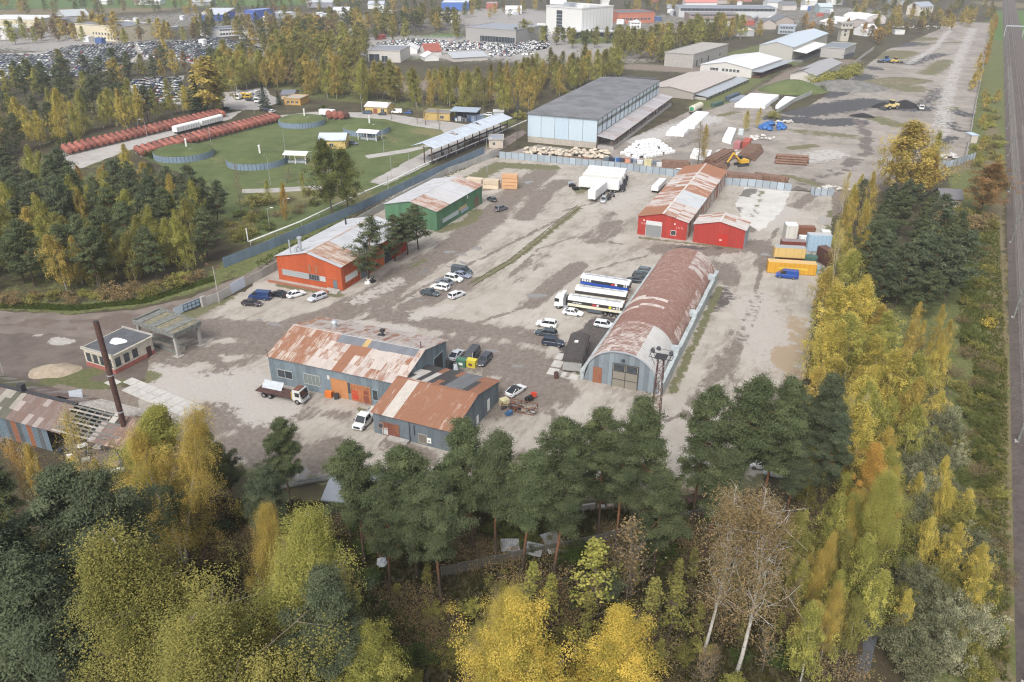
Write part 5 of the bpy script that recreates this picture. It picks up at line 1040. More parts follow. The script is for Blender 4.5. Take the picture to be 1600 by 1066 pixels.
def make_pine(seed,H=20.0,cb=.42,R=3.3,nb=46,per=60,leafs=.30,dens=1.0,top=.75):
    s = Skel(seed); g = s.g; tr = s.limb((0,0,-.2),(g.normal(0,.02),g.normal(0,.02),1),H*.98,.24*H/20,.04,8,wob=.018,sides=8); tr = np.array(tr)
    zs = np.linspace(0,1,len(tr)); cen = []; rd = []
    at = lambda f: np.array([np.interp(f,zs,tr[:,k]) for k in range(3)])
    for i in range(5): # dead stubs
        f = g.uniform(cb*.5,cb); a = g.uniform(0,6.28); s.limb(at(f),(math.cos(a),math.sin(a),.1),g.uniform(.6,1.6),.035,.01,2,sides=3)
    for i in range(nb):
        q = (i+.5)/nb; f = cb+(1-cb)*q **.92; a = i*2.4+g.normal(0,.35)
        prof = min(1,.50+q*2.2)*(1-q **1.7) **top; L = R*prof*g.uniform(.42,1.28)+.35
        el = -.10+.75*q+g.normal(0,.12); d = np.array([math.cos(a)*math.cos(el),math.sin(a)*math.cos(el),math.sin(el)])
        pts = s.limb(at(f),d,L,.02+.05*(1-q),.012,4,wob=.10,rise=.45,sides=4)
        k = max(2,int(L*2.1*dens))
        for j in range(k):
            t = .38+.66*(j+g.random())/k; b = min(3,int(t*4)); p = pts[b]+(pts[min(b+1,4)]-pts[b])*(t*4-b)
            p = p+g.normal(0,1,3)*np.array([.26,.26,.10])*L*.55; cen.append(p); rd.append(g.uniform(.38,.74)*(.8+.2*R/3.3))
    for i in range(3): cen.append(tr[-1]+g.normal(0,.2,3)-np.array([0,0,.3*i])); rd.append(.45)
    cen = np.array(cen); rd = np.array(rd); P_,u,ix = blobs(g,cen,rd,per,.5); P_ = cen[ix]+g.normal(0,.62,P_.shape)*rd[ix,None]*np.array([1,1,.5])
    axis = np.c_[at(.7)[0]*np.ones(len(P_)),at(.7)[1]*np.ones(len(P_)),P_[:,2]]
    out_ = unit(P_-axis); N = unit(out_*.35+u*.25+np.array([0,0,.75])+g.normal(0,.42,P_.shape)); Dv = unit(u*.5+out_*.4+g.normal(0,.5,P_.shape))
    tint = .5+.17*g.normal(size=len(cen))[ix]+.12*g.normal(size=len(P_))
    cr = crown_mesh('crown',P_,Dv,leafs*g.uniform(.7,1.3,len(P_)),leafs*.22,tint,M['needle'],g,N=N)
    return s.mb.mesh('trunk',M['pinebark'],True),cr,H
def make_leafy(seed,H=18.0,cb=.22,R=3.2,nb=34,per=16,leaf=.17,twigs=6,droop=.8,wide=.45,up=.75,bark='birchbark',r0=.20,flat=.8,clump=.5,fork=0,sparse=0.0,lean=.03,up1=.6,top=1.0,el0=.35,Lv=.65,twig=True):
    s = Skel(seed); g = s.g; stems = []; n0 = 1+fork
    for q in range(n0):
        a = g.uniform(0,6.28); l = lean if n0 == 1 else g.uniform(.10,.22)
        stems.append(np.array(s.limb((0.15*q,0,-.2),(l*math.cos(a),l*math.sin(a),1),H*(1 if q == 0 else g.uniform(.82,.97)),r0*(1 if q == 0 else .75),.025,9,wob=.035,sides=7,rise=.15)))
    cen = []; rd = []; s.k = int(twig)
    for i in range(nb):
        st = stems[i % n0]; zs = np.linspace(0,1,len(st)); q = (i+.5)/nb; f = cb+(1-cb)*q; p0 = np.array([np.interp(f,zs,st[:,k]) for k in range(3)]); a = i*2.4+g.normal(0,.4)
        prof = (math.sin(math.pi*min(1,(q*(1-wide)*1.0+wide*.62) **.9)) **.75)*(1-q **3) **top; L = R*max(.16,prof)*g.uniform(Lv,1.25)
        el = el0+up*q+g.normal(0,.12); d = np.array([math.cos(a)*math.cos(el),math.sin(a)*math.cos(el),math.sin(el)])
        pts = s.limb(p0,d,L*1.15,r0*(.30-.22*q),.012,4,wob=.10,rise=up1,sides=4)
        for j in range(twigs):
            t = .25+.75*(j+g.random())/twigs; b = min(3,int(t*4)); p = pts[b]+(pts[min(b+1,4)]-pts[b])*(t*4-b)
            if g.random() < sparse: continue
            e = p+g.normal(0,1,3)*np.array([.20,.20,.13])*L+np.array([0,0,.1])
            if j % 2 == 0: s.limb(p,e-p+np.array([0,0,.05]),float(np.linalg.norm(e-p))+.25,.016,.006,2,sides=3)
            cen.append(e); rd.append(g.uniform(.7,1.3)*clump)
    cen.append(stems[0][-1]); rd.append(clump*.8)
    cen = np.array(cen); rd = np.array(rd); P_,u,ix = blobs(g,cen,rd,per,flat,shell=.25)
    if droop:
        ns = max(3,per // 9); so = g.normal(0,.55,(len(cen)*ns,3))*np.array([1,1,.5]); sl_ = g.uniform(.4,1.3,len(cen)*ns); sk = ix*ns+g.integers(0,ns,len(ix))
        P_ = cen[ix]+so[sk]*rd[ix,None]-np.array([0,0,1])*(g.random(len(ix))*sl_[sk]*droop*rd[ix]*2.4)[:,None]+g.normal(0,.07+leaf*.25,P_.shape)
    ax_ = stems[0][:,:2].mean(0); out_ = unit(np.c_[P_[:,:2]-ax_,(P_[:,2:]-H*.5)*.5]); N = unit(out_*.5+u*.2+np.array([0,0,.6])+g.normal(0,.33,P_.shape)); Dv = unit(u*.4+np.array([0,0,-.6 if droop else .0])+g.normal(0,.5,P_.shape))
    tint = .5+.25*g.normal(size=len(cen))[ix]+.11*g.normal(size=len(P_))
    cr = crown_mesh('crown',P_,Dv,leaf*g.uniform(.7,1.35,len(P_)),leaf*.42,tint,M['leaf'],g,quad=leaf < .3,N=N)
    return s.mb.mesh('trunk',[M[bark],M['twig']],True),cr,H
def make_spruce(seed,H=16.0,R=2.6,per=40,leaf=.34):
    s = Skel(seed); g = s.g; s.limb((0,0,-.2),(0,0,1),H,.2,.03,6,wob=.01,sides=7); cen = []; rd = []
    for i in range(90):
        q = (i+.5)/90; f = .06+.94*q; a = i*2.4; L = R*(1-q) **.85*g.uniform(.8,1.15)+.12; d = np.array([math.cos(a),math.sin(a),-.25])
        if i % 3 == 0: s.limb((0,0,f*H),d,L,.03,.01,2,sides=3)
        for t in np.linspace(.35,1,max(1,int(L*1.6))): cen.append(np.array([0,0,f*H])+d*L*t+g.normal(0,.12,3)); rd.append(.30+.1*L)
    cen = np.array(cen); rd = np.array(rd); P_,u,ix = blobs(g,cen,rd,per,.5); Dv = unit(u*.5+np.c_[unit(P_[:,:2]),np.zeros(len(P_))]*.6+np.array([0,0,-.15])+g.normal(0,.3,P_.shape))
    cr = crown_mesh('crown',P_,Dv,leaf*g.uniform(.7,1.3,len(P_)),leaf*.22,.5+.2*g.normal(size=len(cen))[ix]+.1*g.normal(size=len(P_)),M['needle'],g)
    return s.mb.mesh('trunk',M['greybark'],True),cr,H
def make_shrub(seed,H=3.0,R=1.8,stems=12,per=22,leaf=.16,bark='greybark',clump=.45,twig=5):
    s = Skel(seed); g = s.g; cen = []; rd = []
    for i in range(stems):
        a = i*2.4; sp = R*math.sqrt((i+.5)/stems); hh = H*(1-.5*(sp/R) **2)*g.uniform(.75,1.1); d = np.array([math.cos(a)*sp*.8,math.sin(a)*sp*.8,hh])
        pts = s.limb((math.cos(a)*sp*.25,math.sin(a)*sp*.25,-.1),d,float(np.linalg.norm(d)),.045,.01,4,wob=.10,sides=4)
        for j in range(twig): t = .3+.7*(j+g.random())/twig; b = min(3,int(t*4)); cen.append(pts[b]+(pts[min(b+1,4)]-pts[b])*(t*4-b)+g.normal(0,.22,3)*R*.5); rd.append(clump*g.uniform(.7,1.3))
    cen = np.array(cen); cen[:,2] = np.maximum(cen[:,2],.25); rd = np.array(rd); P_,u,ix = blobs(g,cen,rd,per,.8,shell=.2); Dv = unit(u*.7+np.array([0,0,.3])+g.normal(0,.5,P_.shape)); N = unit(u*.5+np.array([0,0,.7])+g.normal(0,.45,P_.shape))
    cr = crown_mesh('crown',P_,Dv,leaf*g.uniform(.7,1.3,len(P_)),leaf*.40,.5+.2*g.normal(size=len(cen))[ix]+.13*g.normal(size=len(P_)),M['leaf'],g,quad=leaf < .3,N=N)
    return s.mb.mesh('trunk',M[bark],True),cr,H
T = {
 'pine0': [make_pine(i,20,[.46,.40,.50,.42,.34][i],[3.3,3.8,2.9,3.5,4.3][i],56,200,.25,1.0) for i in range(5)],
 'pine1': [make_pine(20+i,18,[.22,.28,.18,.34][i],[3.9,4.3,4.5,3.6][i],44,44,.46,.9) for i in range(4)],
 'pine2': [make_pine(40+i,17,.25,4.3,28,24,.8,.65) for i in range(2)],
 'birch0': [make_leafy(60+i,18,[.20,.26,.18,.28][i],[4.4,3.9,5.2,4.0][i],48,330,.085,6,1.15,fork=[0,0,1,0][i],clump=.82,Lv=.45) for i in range(4)],
 'sparse0': [make_leafy(70+i,19,.30,4.8,44,24,.12,10,1.0,fork=[0,1][i],clump=.75,r0=.17,up=.5,el0=.75,twig=False,up1=1.1) for i in range(2)],
 'birch1': [make_leafy(80+i,16,[.13,.18,.10,.16][i],[3.9,4.4,3.4,4.8][i],36,62,.21,7,1.1,clump=.66,r0=.16,sparse=.22,Lv=.5) for i in range(4)],
 'birch2': [make_leafy(90+i,15,.12,[4.6,5.4][i],24,22,.55,5,.5,clump=1.0,r0=.16) for i in range(2)],
 'broad0': [make_leafy(100+i,14,.14,[4.8,5.4,4.0][i],48,150,.12,9,0,bark='greybark',clump=.76,up1=.5,up=.8,r0=.18,wide=.5) for i in range(3)],
 'broad1': [make_leafy(110+i,15,.2,[5.2,4.6][i],38,60,.25,7,0,bark='greybark',clump=.9,r0=.22) for i in range(2)],
 'broad2': [make_leafy(120+i,14,.12,[5.2,6.2][i],26,20,.62,5,0,bark='greybark',clump=1.15,r0=.2) for i in range(2)],
 'bare1': [make_leafy(130+i,11,.2,2.6,44,2,.2,7,.2,bark='greybark',clump=.6,r0=.14) for i in range(2)],
 'spruce': [make_spruce(140+i,16,2.7) for i in range(2)],
 'shrub0': [make_shrub(150+i,3.2,[1.9,2.4,1.6][i],14,40,.13) for i in range(3)],
 'willow': [make_shrub(160+i,6.0,2.6,22,44,.17,clump=.55,twig=8) for i in range(3)],
 'shrub1': [make_shrub(170+i,3.0,[2.0,2.6][i],10,16,.28,clump=.6) for i in range(2)],
 'thicket': [make_shrub(180+i,2.6,2.4,30,12,.11,clump=.6) for i in range(2)],
 'sapling': [make_leafy(190+i,7,.25,1.1,18,14,.15,4,0,bark='greybark',clump=.32,r0=.05) for i in range(3)],
}
KIND = {'poplar': ('far_birch_tree','poplar tree','poplar'),'pine': ('pine_tree','pine tree','pine'),'birch': ('birch_tree','birch tree','birch'),'sparse': ('birch_tree','birch tree','sparse birch'),'broad': ('leafy_tree','leafy tree','broadleaf tree'),'bare': ('bare_tree','bare tree','bare tree'),'spruce': ('spruce_tree','spruce tree','spruce'),'shrub': ('shrub','shrub','shrub'),'willow': ('willow_shrub','willow','willow'),'thicket': ('bare_thicket','shrub','leafless thicket'),'sapling': ('sapling','sapling','sapling')}  # the poplar entry holds the distant birches, not poplars
COLS = {'pine': ('dark green',(.108,.128,.072)),'pineb': ('blue-green',(.112,.134,.086)),'pinel': ('mid-green',(.120,.145,.078)),'yel': ('yellow',(.52,.455,.14)),'gold': ('golden',(.47,.385,.13)),'org': ('orange',(.46,.30,.095)),'olive': ('olive',(.25,.245,.09)),'yg': ('yellow-green',(.36,.365,.12)),
        'grn': ('green',(.14,.165,.06)),'rust': ('rusty brown',(.31,.20,.10)),'brown': ('brownish',(.29,.23,.14)),'grey': ('grey-green',(.20,.215,.15)),'pale': ('silvery',(.36,.38,.29)),'lem': ('bright yellow',(.53,.44,.12)),'spr': ('dark',(.045,.075,.050)),'dgr': ('deep green',(.085,.125,.045))}
ALL_TREES = []
gt = random.Random(2024)
def tree(key,var,col,pos,H,label=None,rscale=1.0,group=None,rz=None,region=None):
    kd = key.rstrip('012'); nm,cat,word = KIND['poplar' if key == 'birch2' else kd]; tr,cr,h0 = T[key][var % len(T[key])]; k = H/h0; cw,cc = COLS[col]; c = jit(cc,gt,.10)  # far birches, looked up under the poplar key
    t = thing(nm,label,cat,(pos[0],pos[1],0),gt.uniform(0,6.28) if rz is None else rz,group); t.scale = (k*rscale,k*rscale,k); t.rotation_euler.x = gt.gauss(0,.035); t.rotation_euler.y = gt.gauss(0,.035)
    obj('trunk',tr,t); obj('crown',cr,t,col=c)
    if label is None: ALL_TREES.append((t,cw,word,region,H))
    return t
def T_(key,var,col,base,top,label,rs=1.0,H=None): return tree(key,var,col,G(*base),H or height(*base,top),label,rs)

# the big ones in the foreground, by the pixel their foot stands on and the pixel height of their top
for a in [
 ('pine0',0,'pinel',(570,880),682,'tall pine in front of the rusty annex, second from the left in the near row',1.0),('pine0',1,'pinel',(652,905),690,'broad pine right of the annex corner, trunk bare at the foot',1.0),
 ('pine0',3,'pinel',(742,870),655,'tall dense pine whose crown overlaps the right end of the annex',1.05),('pine0',0,'pine',(775,880),668,'pine squeezed behind the dense one by the annex',.95),('pine0',2,'pinel',(815,905),690,'slim pine standing at the edge of the scrap frame',.95),
 ('pine0',1,'pinel',(885,850),652,'pine left of the hangar doorway',1.0),('pine0',4,'pinel',(935,840),640,'wide pine directly below the hangar doorway',.9),('pine0',3,'pinel',(985,830),612,'tall pine with its top at the hangar front, left of the mast',.95),('pine0',2,'pine',(960,870),690,'lower pine between the two below the hangar',1.0),
 ('pine0',1,'pinel',(1078,830),600,'slender pine just right of the mast',.75),('pine0',0,'pinel',(1128,825),585,'tall pine right of the mast, highest tip of its group',.95),('pine0',3,'pinel',(1180,820),595,'pine right of the highest one by the mast',.9),('pine0',2,'pine',(1100,870),690,'shaded pine at the foot of the group by the mast',1.1),
 ('pine0',3,'pineb',(1255,770),580,'pine at the yard corner by the right fence',.95),('pine0',4,'pineb',(1275,800),640,'low dense pine in front of the one at the yard corner',.8),('pine0',2,'pineb',(1225,820),690,'pine left of the orange-topped tree at the yard corner',1.0),
 ('pine0',4,'pinel',(455,790),655,'pine standing alone before the workshop forecourt',1.0),('pine0',3,'pine',(375,800),690,'small dense pine left of the lone forecourt pine',1.0),('pine0',1,'pinel',(342,790),660,'small pine by the broad golden birch',.7),('pine0',2,'pine',(300,880),752,'narrow dark pine in front of the broad golden birch',.9),
 ('pine0',4,'pineb',(215,1010),700,'great pine on the left with two orange stems showing',1.0),('pine0',0,'pineb',(225,1040),735,'second orange-stemmed pine close against the great one',.9),('pine0',4,'pineb',(70,1130),800,'great spreading pine at the lower left corner',1.15),('pine0',3,'pineb',(120,1180),880,'pine low in the lower left corner',1.1),('pine0',2,'pineb',(5,1090),830,'pine cut by the left edge near the bottom',1.0),('pine0',1,'pine',(30,900),725,'pine by the ruined shed at the left edge',1.0),
 ('pine0',3,'pineb',(520,1130),880,'grey-green young pine right of the great olive birch',.95),
 ('birch0',2,'olive',(395,1160),835,'great olive birch filling the bottom left',1.45),('birch0',0,'olive',(320,1150),850,'olive birch merging into the left of the great one',1.2),('birch0',3,'yg',(470,1090),820,'yellowing birch merging into the right of the great one',1.25),('birch0',1,'gold',(435,960),800,'amber birch top behind the great olive birch',.95),
 ('birch0',2,'gold',(290,880),660,'broad golden birch below the gatehouse concrete',1.15),('broad0',2,'yg',(262,830),650,'yellow-green tree left of the broad golden birch',1.2),('sparse0',0,'gold',(165,850),645,'thin golden birch before the rusty chimney',.75),('sparse0',0,'org',(85,850),680,'orange-gold birch before the ruined shed',.8),('birch0',0,'yg',(20,960),750,'pale yellowish birch at the left edge',.8),
 ('sparse0',0,'brown',(1098,1022),742,'white-stemmed birch nearly bare, left of the two at lower right',.95),('sparse0',0,'brown',(1152,1048),756,'white-stemmed birch nearly bare, right of the two at lower right',1.1),
 ('pine0',1,'pine',(690,945),735,'pine in the second row between the annex pair, low crown',1.0),('pine0',3,'pine',(610,930),765,'shaded pine behind the young grey-green one',.9),('pine0',0,'pineb',(425,880),735,'pine between the lone forecourt pine and the great olive birch',1.1),('pine0',2,'pine',(860,920),730,'pine with a leaning stem above the fallen sheets',1.0),('pine0',4,'pine',(1020,900),720,'pine left of the bare birches, dark and low',.9),('bare1',0,'brown',(985,930),800,'leafless grey tree below the hangar pines',1.2),
 ('birch0',3,'yel',(772,1070),905,'slim yellow birch at the bottom centre',1.0),('broad0',0,'lem',(830,1180),962,'bright yellow rounded tree at the bottom centre, wider of two',1.0),('broad0',2,'lem',(965,1170),985,'bright yellow rounded tree at the bottom centre, right of two',1.05),('broad0',1,'lem',(790,1230),1010,'bright yellow tree cut by the bottom edge',.8),('broad0',2,'yg',(600,1160),1005,'yellow-green tree at the bottom edge left of centre',1.1),
 ('sapling',0,'yg',(922,975),850,'yellow-green young tree among the undergrowth at bottom centre',1.6),('sapling',1,'yg',(862,985),900,'thin yellow sapling left of the yellow-green young tree',1.2),('sapling',2,'olive',(1007,1010),895,'thin olive sapling left of the bare birches',1.2),('sapling',0,'olive',(1042,1010),900,'olive sapling beside the left bare birch',1.2),('sapling',1,'yg',(825,975),880,'spindly yellow sapling by the fallen sheets',1.1),
 ('broad0',2,'org',(1335,850),700,'orange maple top among the yellow birches by the right fence',.7),('birch0',0,'yg',(1350,900),720,'yellow-green birch in front of the orange maple',.95),
 ('birch1',1,'gold',(1420,310),190,'tall rusty gold birch at the corner of the coal yard',1.9),('birch1',3,'gold',(1395,300),205,'golden birch close left of the rusty gold one',1.5),('broad1',1,'org',(1440,310),235,'bright orange tree at the foot of the rusty gold birch',1.1),('birch1',0,'yg',(1455,285),205,'pale green poplar behind the orange tree',.9),
 ('broad1',0,'rust',(1530,335),258,'rusty brown rounded oak beside the grey-roofed shed',1.6),('birch1',2,'gold',(1352,355),268,'narrow golden birch at the back of the right fence',.75),
 ('broad1',0,'grn',(520,342),224,'tall green poplar by the blue fence between the sheds',.95),('broad1',1,'grn',(545,335),236,'second green poplar crown right behind the tall one',.95),('birch1',2,'org',(447,345),288,'narrow orange birch in the scrub behind the blue fence',.7),
 ('pine1',0,'pine',(617,408),337,'roadside pine at the left of three beside the orange shed',1.5),('pine1',3,'pine',(637,398),330,'roadside pine in the middle of three beside the orange shed',1.4),('pine1',1,'pine',(654,390),318,'roadside pine at the right of three, tallest, by the green shed',1.3),('pine1',2,'pine',(576,440),340,'nearest roadside pine at the orange shed door',1.2),
 ('spruce',0,'spr',(312,182),113,'dark spruce in front of the broad yellow trees',1.35),('spruce',1,'spr',(415,172),128,'dark spruce by the round road bend, larger of two',1.25),('spruce',0,'spr',(436,164),142,'small dark spruce right of the larger one by the road bend',1.2),('broad2',0,'gold',(325,180),95,'broad yellow tree mass behind the dark spruce',1.3),('broad2',1,'yg',(345,175),110,'yellow-green tree right behind the dark spruce',.9),('birch1',2,'yel',(205,275),224,'yellow birch at the near end of the tank rows',1.3),
 ('broad2',0,'yg',(25,70),33,'yellow-edged tree in front of the white arched shed',1.0),('broad1',1,'grn',(505,180),165,'green bush behind the white box truck',2.2),('bare1',0,'brown',(452,180),160,'round leafless bush by the road bend',2.4),
]: T_(*a)
# bare birches in the stone yard and lawn shrubs
for a in [('bare1',0,'brown',(1090,262),190,'bare birch left of the pipe stacks',1.0),('birch1',1,'gold',(1098,258),195,'thin bronze birch left of the pipe stacks',.6),('birch1',0,'yel',(1165,205),172,'yellow birch by the red containers',1.0),('birch1',3,'yel',(1182,200),168,'taller yellow birch behind the red containers',.8),('shrub1',0,'yg',(1207,185),170,'yellow bush at the blue tarpaulin heap',1.2),
          ('bare1',1,'brown',(612,187),158,'leafless tree by the tank farm road, left of four',1.2),('bare1',0,'brown',(652,194),162,'leafless tree by the tank farm road, second of four',1.1),('bare1',1,'brown',(665,195),150,'leafless tree by the tank farm road, third of four',1.0),('bare1',0,'rust',(687,203),168,'leafless tree nearest the metal canopy',.9),
          ('bare1',1,'brown',(449,286),262,'round leafless bush on the tank farm lawn',2.0),('shrub1',0,'olive',(405,320),300,'olive bush in the scrub behind the blue fence',2.0),('bare1',0,'brown',(378,345),255,'thin leafless birch at the edge of the pine wood',.5),('shrub1',1,'dgr',(243,245),230,'round green bush at the end of the near tank row',1.3)]: T_(*a)
# woods and belts, tree by tree
def belt(region,poly,n,kinds,seed,gap=3.0,ymin=None):
    """n trees spread over the ground polygon; kinds: (weight, mesh key, colour, lowest, highest, width)"""
    g = random.Random(seed); ring = [tuple(G(*q)[:2]) for q in poly]; A_ = np.array(ring); lo,hi = A_.min(0),A_.max(0); pts = []; tries = 0
    while len(pts) < n and tries < n*60:
        tries += 1; p = (g.uniform(lo[0],hi[0]),g.uniform(lo[1],hi[1]))
        if not inside(np.array([p]),ring)[0]: continue
        if any((p[0]-q[0])**2+(p[1]-q[1])**2 < gap*gap for q in pts): continue
        pts.append(p)
    for p in pts:
        key,col,h0,h1,rs = pick(g,*[(k[0],k[1:]) for k in kinds]); tree(key,g.randrange(9),col,p,g.uniform(h0,h1),None,rs*g.uniform(.85,1.15),region=region)
WOOD = [(4,'pine1','pineb',13,19,1.1),(2,'pine1','pinel',12,18,1.0),(2.4,'birch1','yg',13,17,1.0),(1.2,'birch1','gold',12,17,.9),(.5,'bare1','brown',9,12,1.0)]
belt('in the pine wood along the dirt road',[(-40,465),(0,455),(120,462),(225,450),(310,420),(335,405),(330,375),(180,400),(60,400),(-40,410)],46,[(2.4,'pine1','pinel',13,18,1.15),(2.4,'birch1','olive',12,16,1.1),(1.6,'birch1','yg',11,15,1.0),(.7,'birch1','gold',11,15,1.0),(.6,'bare1','brown',9,12,1)],1,3.6)
belt('in the pine wood left of the tank farm',[(-60,405),(60,395),(180,395),(330,372),(352,352),(335,335),(220,325),(80,305),(-60,290)],84,WOOD,2,3.7)
belt('at the wood edge below the tank rows',[(90,272),(200,268),(335,308),(340,325),(270,310),(120,296)],16,[(3,'pine1','pine',5,8.5,1.2),(1,'birch1','org',5,9,1.1),(1,'birch1','gold',5,9,1.1)],3,4)
belt('behind the far row of red tanks',[(-60,262),(80,238),(200,205),(330,176),(345,168),(280,166),(150,175),(0,190),(-60,200)],58,[(2.2,'pine1','pine',12,17,1.1),(2.6,'birch1','yel',13,18,1.1),(1.2,'birch1','yg',13,18,1.0),(.8,'birch1','gold',11,15,1),(.8,'shrub1','grn',3,5,1.3)],4,4.6)
belt('in the dark pines left of the car lots',[(-60,205),(60,190),(150,172),(190,150),(100,132),(-60,140)],30,[(4,'pine2','pine',13,18,1.1),(1,'birch2','yg',11,15,1)],5,6)
belt('between the car lots',[(95,118),(130,128),(200,118),(260,100),(330,112),(345,130),(300,118),(225,128),(190,140),(120,140)],20,[(2,'pine2','pine',13,19,1.2),(2,'birch2','olive',12,17,1.1),(1,'birch2','gold',10,16,1),(1.2,'broad2','brown',9,13,1)],6,8)
belt('in the yellow belt behind the tank farm road',[(352,138),(372,145),(440,140),(480,150),(540,160),(620,166),(620,148),(520,132),(430,118),(350,112)],62,[(3,'birch1','yg',15,21,1.3),(2,'birch1','gold',14,20,1.2),(1.4,'broad1','olive',14,20,1.0),(.8,'broad2','brown',11,15,1),(.6,'birch1','org',12,17,1)],7,6)
belt('in the yellow belt left of the blue warehouse',[(640,168),(690,174),(780,184),(822,196),(828,176),(870,155),(940,132),(985,116),(960,106),(860,118),(760,140),(660,146)],80,[(3,'birch1','yg',13,19,1.2),(2,'birch1','olive',13,19,1.2),(1.6,'birch1','gold',12,18,1.1),(1,'broad1','olive',12,16,.9),(.7,'bare1','brown',10,14,1.2),(.6,'shrub1','yg',3,5,1.4)],8,5.6)
belt('in the birch belt before the concrete store',[(965,92),(1035,98),(1050,84),(1150,62),(1188,58),(1120,52),(1010,72),(960,82)],60,[(3,'birch2','yg',13,19,1.1),(2,'birch2','olive',13,19,1.1),(1.4,'birch2','gold',12,18,1),(1.2,'broad2','brown',9,14,1)],9,6.5)
belt('around the white block and right car lot',[(870,78),(960,76),(985,66),(960,62),(880,66),(700,62),(560,62),(560,68),(700,60),(860,72)],20,[(2,'broad2','olive',11,17,1.0),(1,'broad2','grn',9,12,1),(1,'birch2','yg',12,17,1)],10,9)
belt('in the mixed wood above the right car lot',[(440,62),(520,70),(560,66),(640,54),(720,46),(700,36),(560,40),(470,44)],64,[(2,'broad2','olive',13,19,1.1),(1.5,'broad2','brown',11,16,1.1),(1.2,'pine2','pine',13,18,1.2),(1.6,'birch2','gold',13,19,1.1)],11,9)
belt('around the left halls',[(-20,66),(60,68),(100,64),(180,70),(270,72),(330,66),(330,60),(250,56),(215,62),(190,52),(60,44),(60,56),(-20,60)],44,[(2,'broad2','brown',9,14,1.1),(2,'birch2','yg',10,16,1.0),(2,'birch2','gold',13,20,1.1),(.6,'pine2','pine',12,16,1)],12,9)
belt('round the white office row',[(300,56),(326,62),(390,66),(450,74),(480,90),(440,100),(380,90),(410,66),(470,62),(440,46),(330,40),(300,44)],46,[(2,'birch2','olive',12,18,1.1),(2,'birch2','gold',12,18,1.1),(1,'pine2','pine',11,16,1.1),(1,'broad2','brown',9,13,1)],13,9)
belt('beyond the coal yard at the top right',[(1330,40),(1390,66),(1440,56),(1545,40),(1552,28),(1440,26),(1330,22)],40,[(3,'birch2','gold',9,14,1.1),(2,'broad2','brown',9,13,1),(1,'broad2','olive',10,15,1)],14,9)
belt('among the sheds by the square tower',[(1240,60),(1310,66),(1350,62),(1385,78),(1392,66),(1300,44),(1240,40)],16,[(2,'broad2','org',9,13,.9),(2,'broad2','brown',8,12,1),(1,'birch2','olive',10,14,1)],15,9)
belt('along the fence beside the railway',[(1516,150),(1532,152),(1542,90),(1556,40),(1548,40),(1530,90)],16,[(3,'birch2','gold',8,13,.9),(1,'birch2','org',7,11,1),(1,'broad2','olive',4,7,1)],16,6)
belt('in bushes between coal yard and railway',[(1532,150),(1560,150),(1568,330),(1540,320),(1520,250)],34,[(3,'shrub1','olive',1.6,3.4,1.3),(2,'shrub1','yg',2,4,1.2),(1,'thicket','brown',2,3,1.3),(1,'birch2','gold',4,7,1)],34,3.6)
belt('in the middle belt before the right car lot',[(420,104),(560,108),(572,86),(560,72),(440,76)],44,[(2,'broad2','olive',12,18,1.0),(2,'birch2','yg',12,19,1.1),(1.4,'birch2','gold',12,18,1.1),(.7,'broad2','brown',9,13,1)],35,7)
belt('in the scrub by the brown barn',[(1272,135),(1300,118),(1330,108),(1345,112),(1310,132),(1280,145)],12,[(3,'shrub1','yg',4,7,1.4),(1,'shrub1','grey',3,5,1.3)],17,5)
belt('in the birch strip along the right fence',[(1262,650),(1272,560),(1285,455),(1300,440),(1330,470),(1370,560),(1425,690),(1420,760),(1350,790),(1280,770)],44,[(3,'birch1','yel',9,16,1.15),(2.6,'birch1','yg',8,15,1.2),(1.4,'birch1','gold',8,14,1.1),(1.2,'birch1','olive',7,12,1.2),(1,'sparse0','yel',12,16,.8),(.8,'shrub1','olive',2,4,1.2)],18,3.4)
belt('at the yard end of the right birch strip',[(1300,445),(1306,340),(1325,300),(1345,330),(1350,420),(1330,460)],12,[(2,'birch1','yel',9,13,.9),(2,'birch1','gold',9,13,.85),(1,'sparse0','gold',12,15,.7),(1,'shrub1','yg',3,4,1)],19,3.2)
belt('in the pine clump right of the yard',[(1345,440),(1355,380),(1385,360),(1440,365),(1480,400),(1492,450),(1470,500),(1400,500),(1360,480)],22,[(3,'pine1','pineb',11,17,1.15),(2,'pine1','pine',11,15,1.2),(2,'pine1','pinel',10,16,1.2)],20,3.8)
belt('at the back end of the right pine clump',[(1330,330),(1345,315),(1400,315),(1450,330),(1470,352),(1400,345)],9,[(3,'pine1','pineb',7,11,1.2),(1,'birch1','yel',7,10,.8),(1,'shrub1','yg',3,4,1.2)],21,4)
belt('at the meadow edge',[(1400,520),(1470,520),(1490,560),(1450,640),(1425,620)],10,[(2,'birch1','yel',7,11,.9),(1,'birch1','gold',7,10,.8),(1,'thicket','brown',2.5,4,1)],22,3.5)
belt('in the lower birch strip',[(1255,800),(1340,800),(1400,780),(1390,860),(1350,950),(1330,1060),(1250,1066),(1230,960),(1225,880)],46,[(3,'birch1','yg',8,13,.95),(2,'birch1','olive',8,12,.9),(1,'birch0','gold',8,12,.8),(1,'thicket','brown',3,4,1.2),(1,'sapling','yg',6,8,1.2)],23,2.6)
belt('in the willows between ditch and railway',[(1420,640),(1470,640),(1505,780),(1520,930),(1530,1066),(1400,1066),(1395,980),(1410,850)],72,[(3,'willow','grey',4,6.5,1.1),(1.5,'willow','pale',4.5,7.5,.8),(2,'willow','olive',3.5,6,1.1),(1,'birch1','yel',6,9,.9),(1,'shrub0','grn',2.5,4,1.2)],24,2.3)
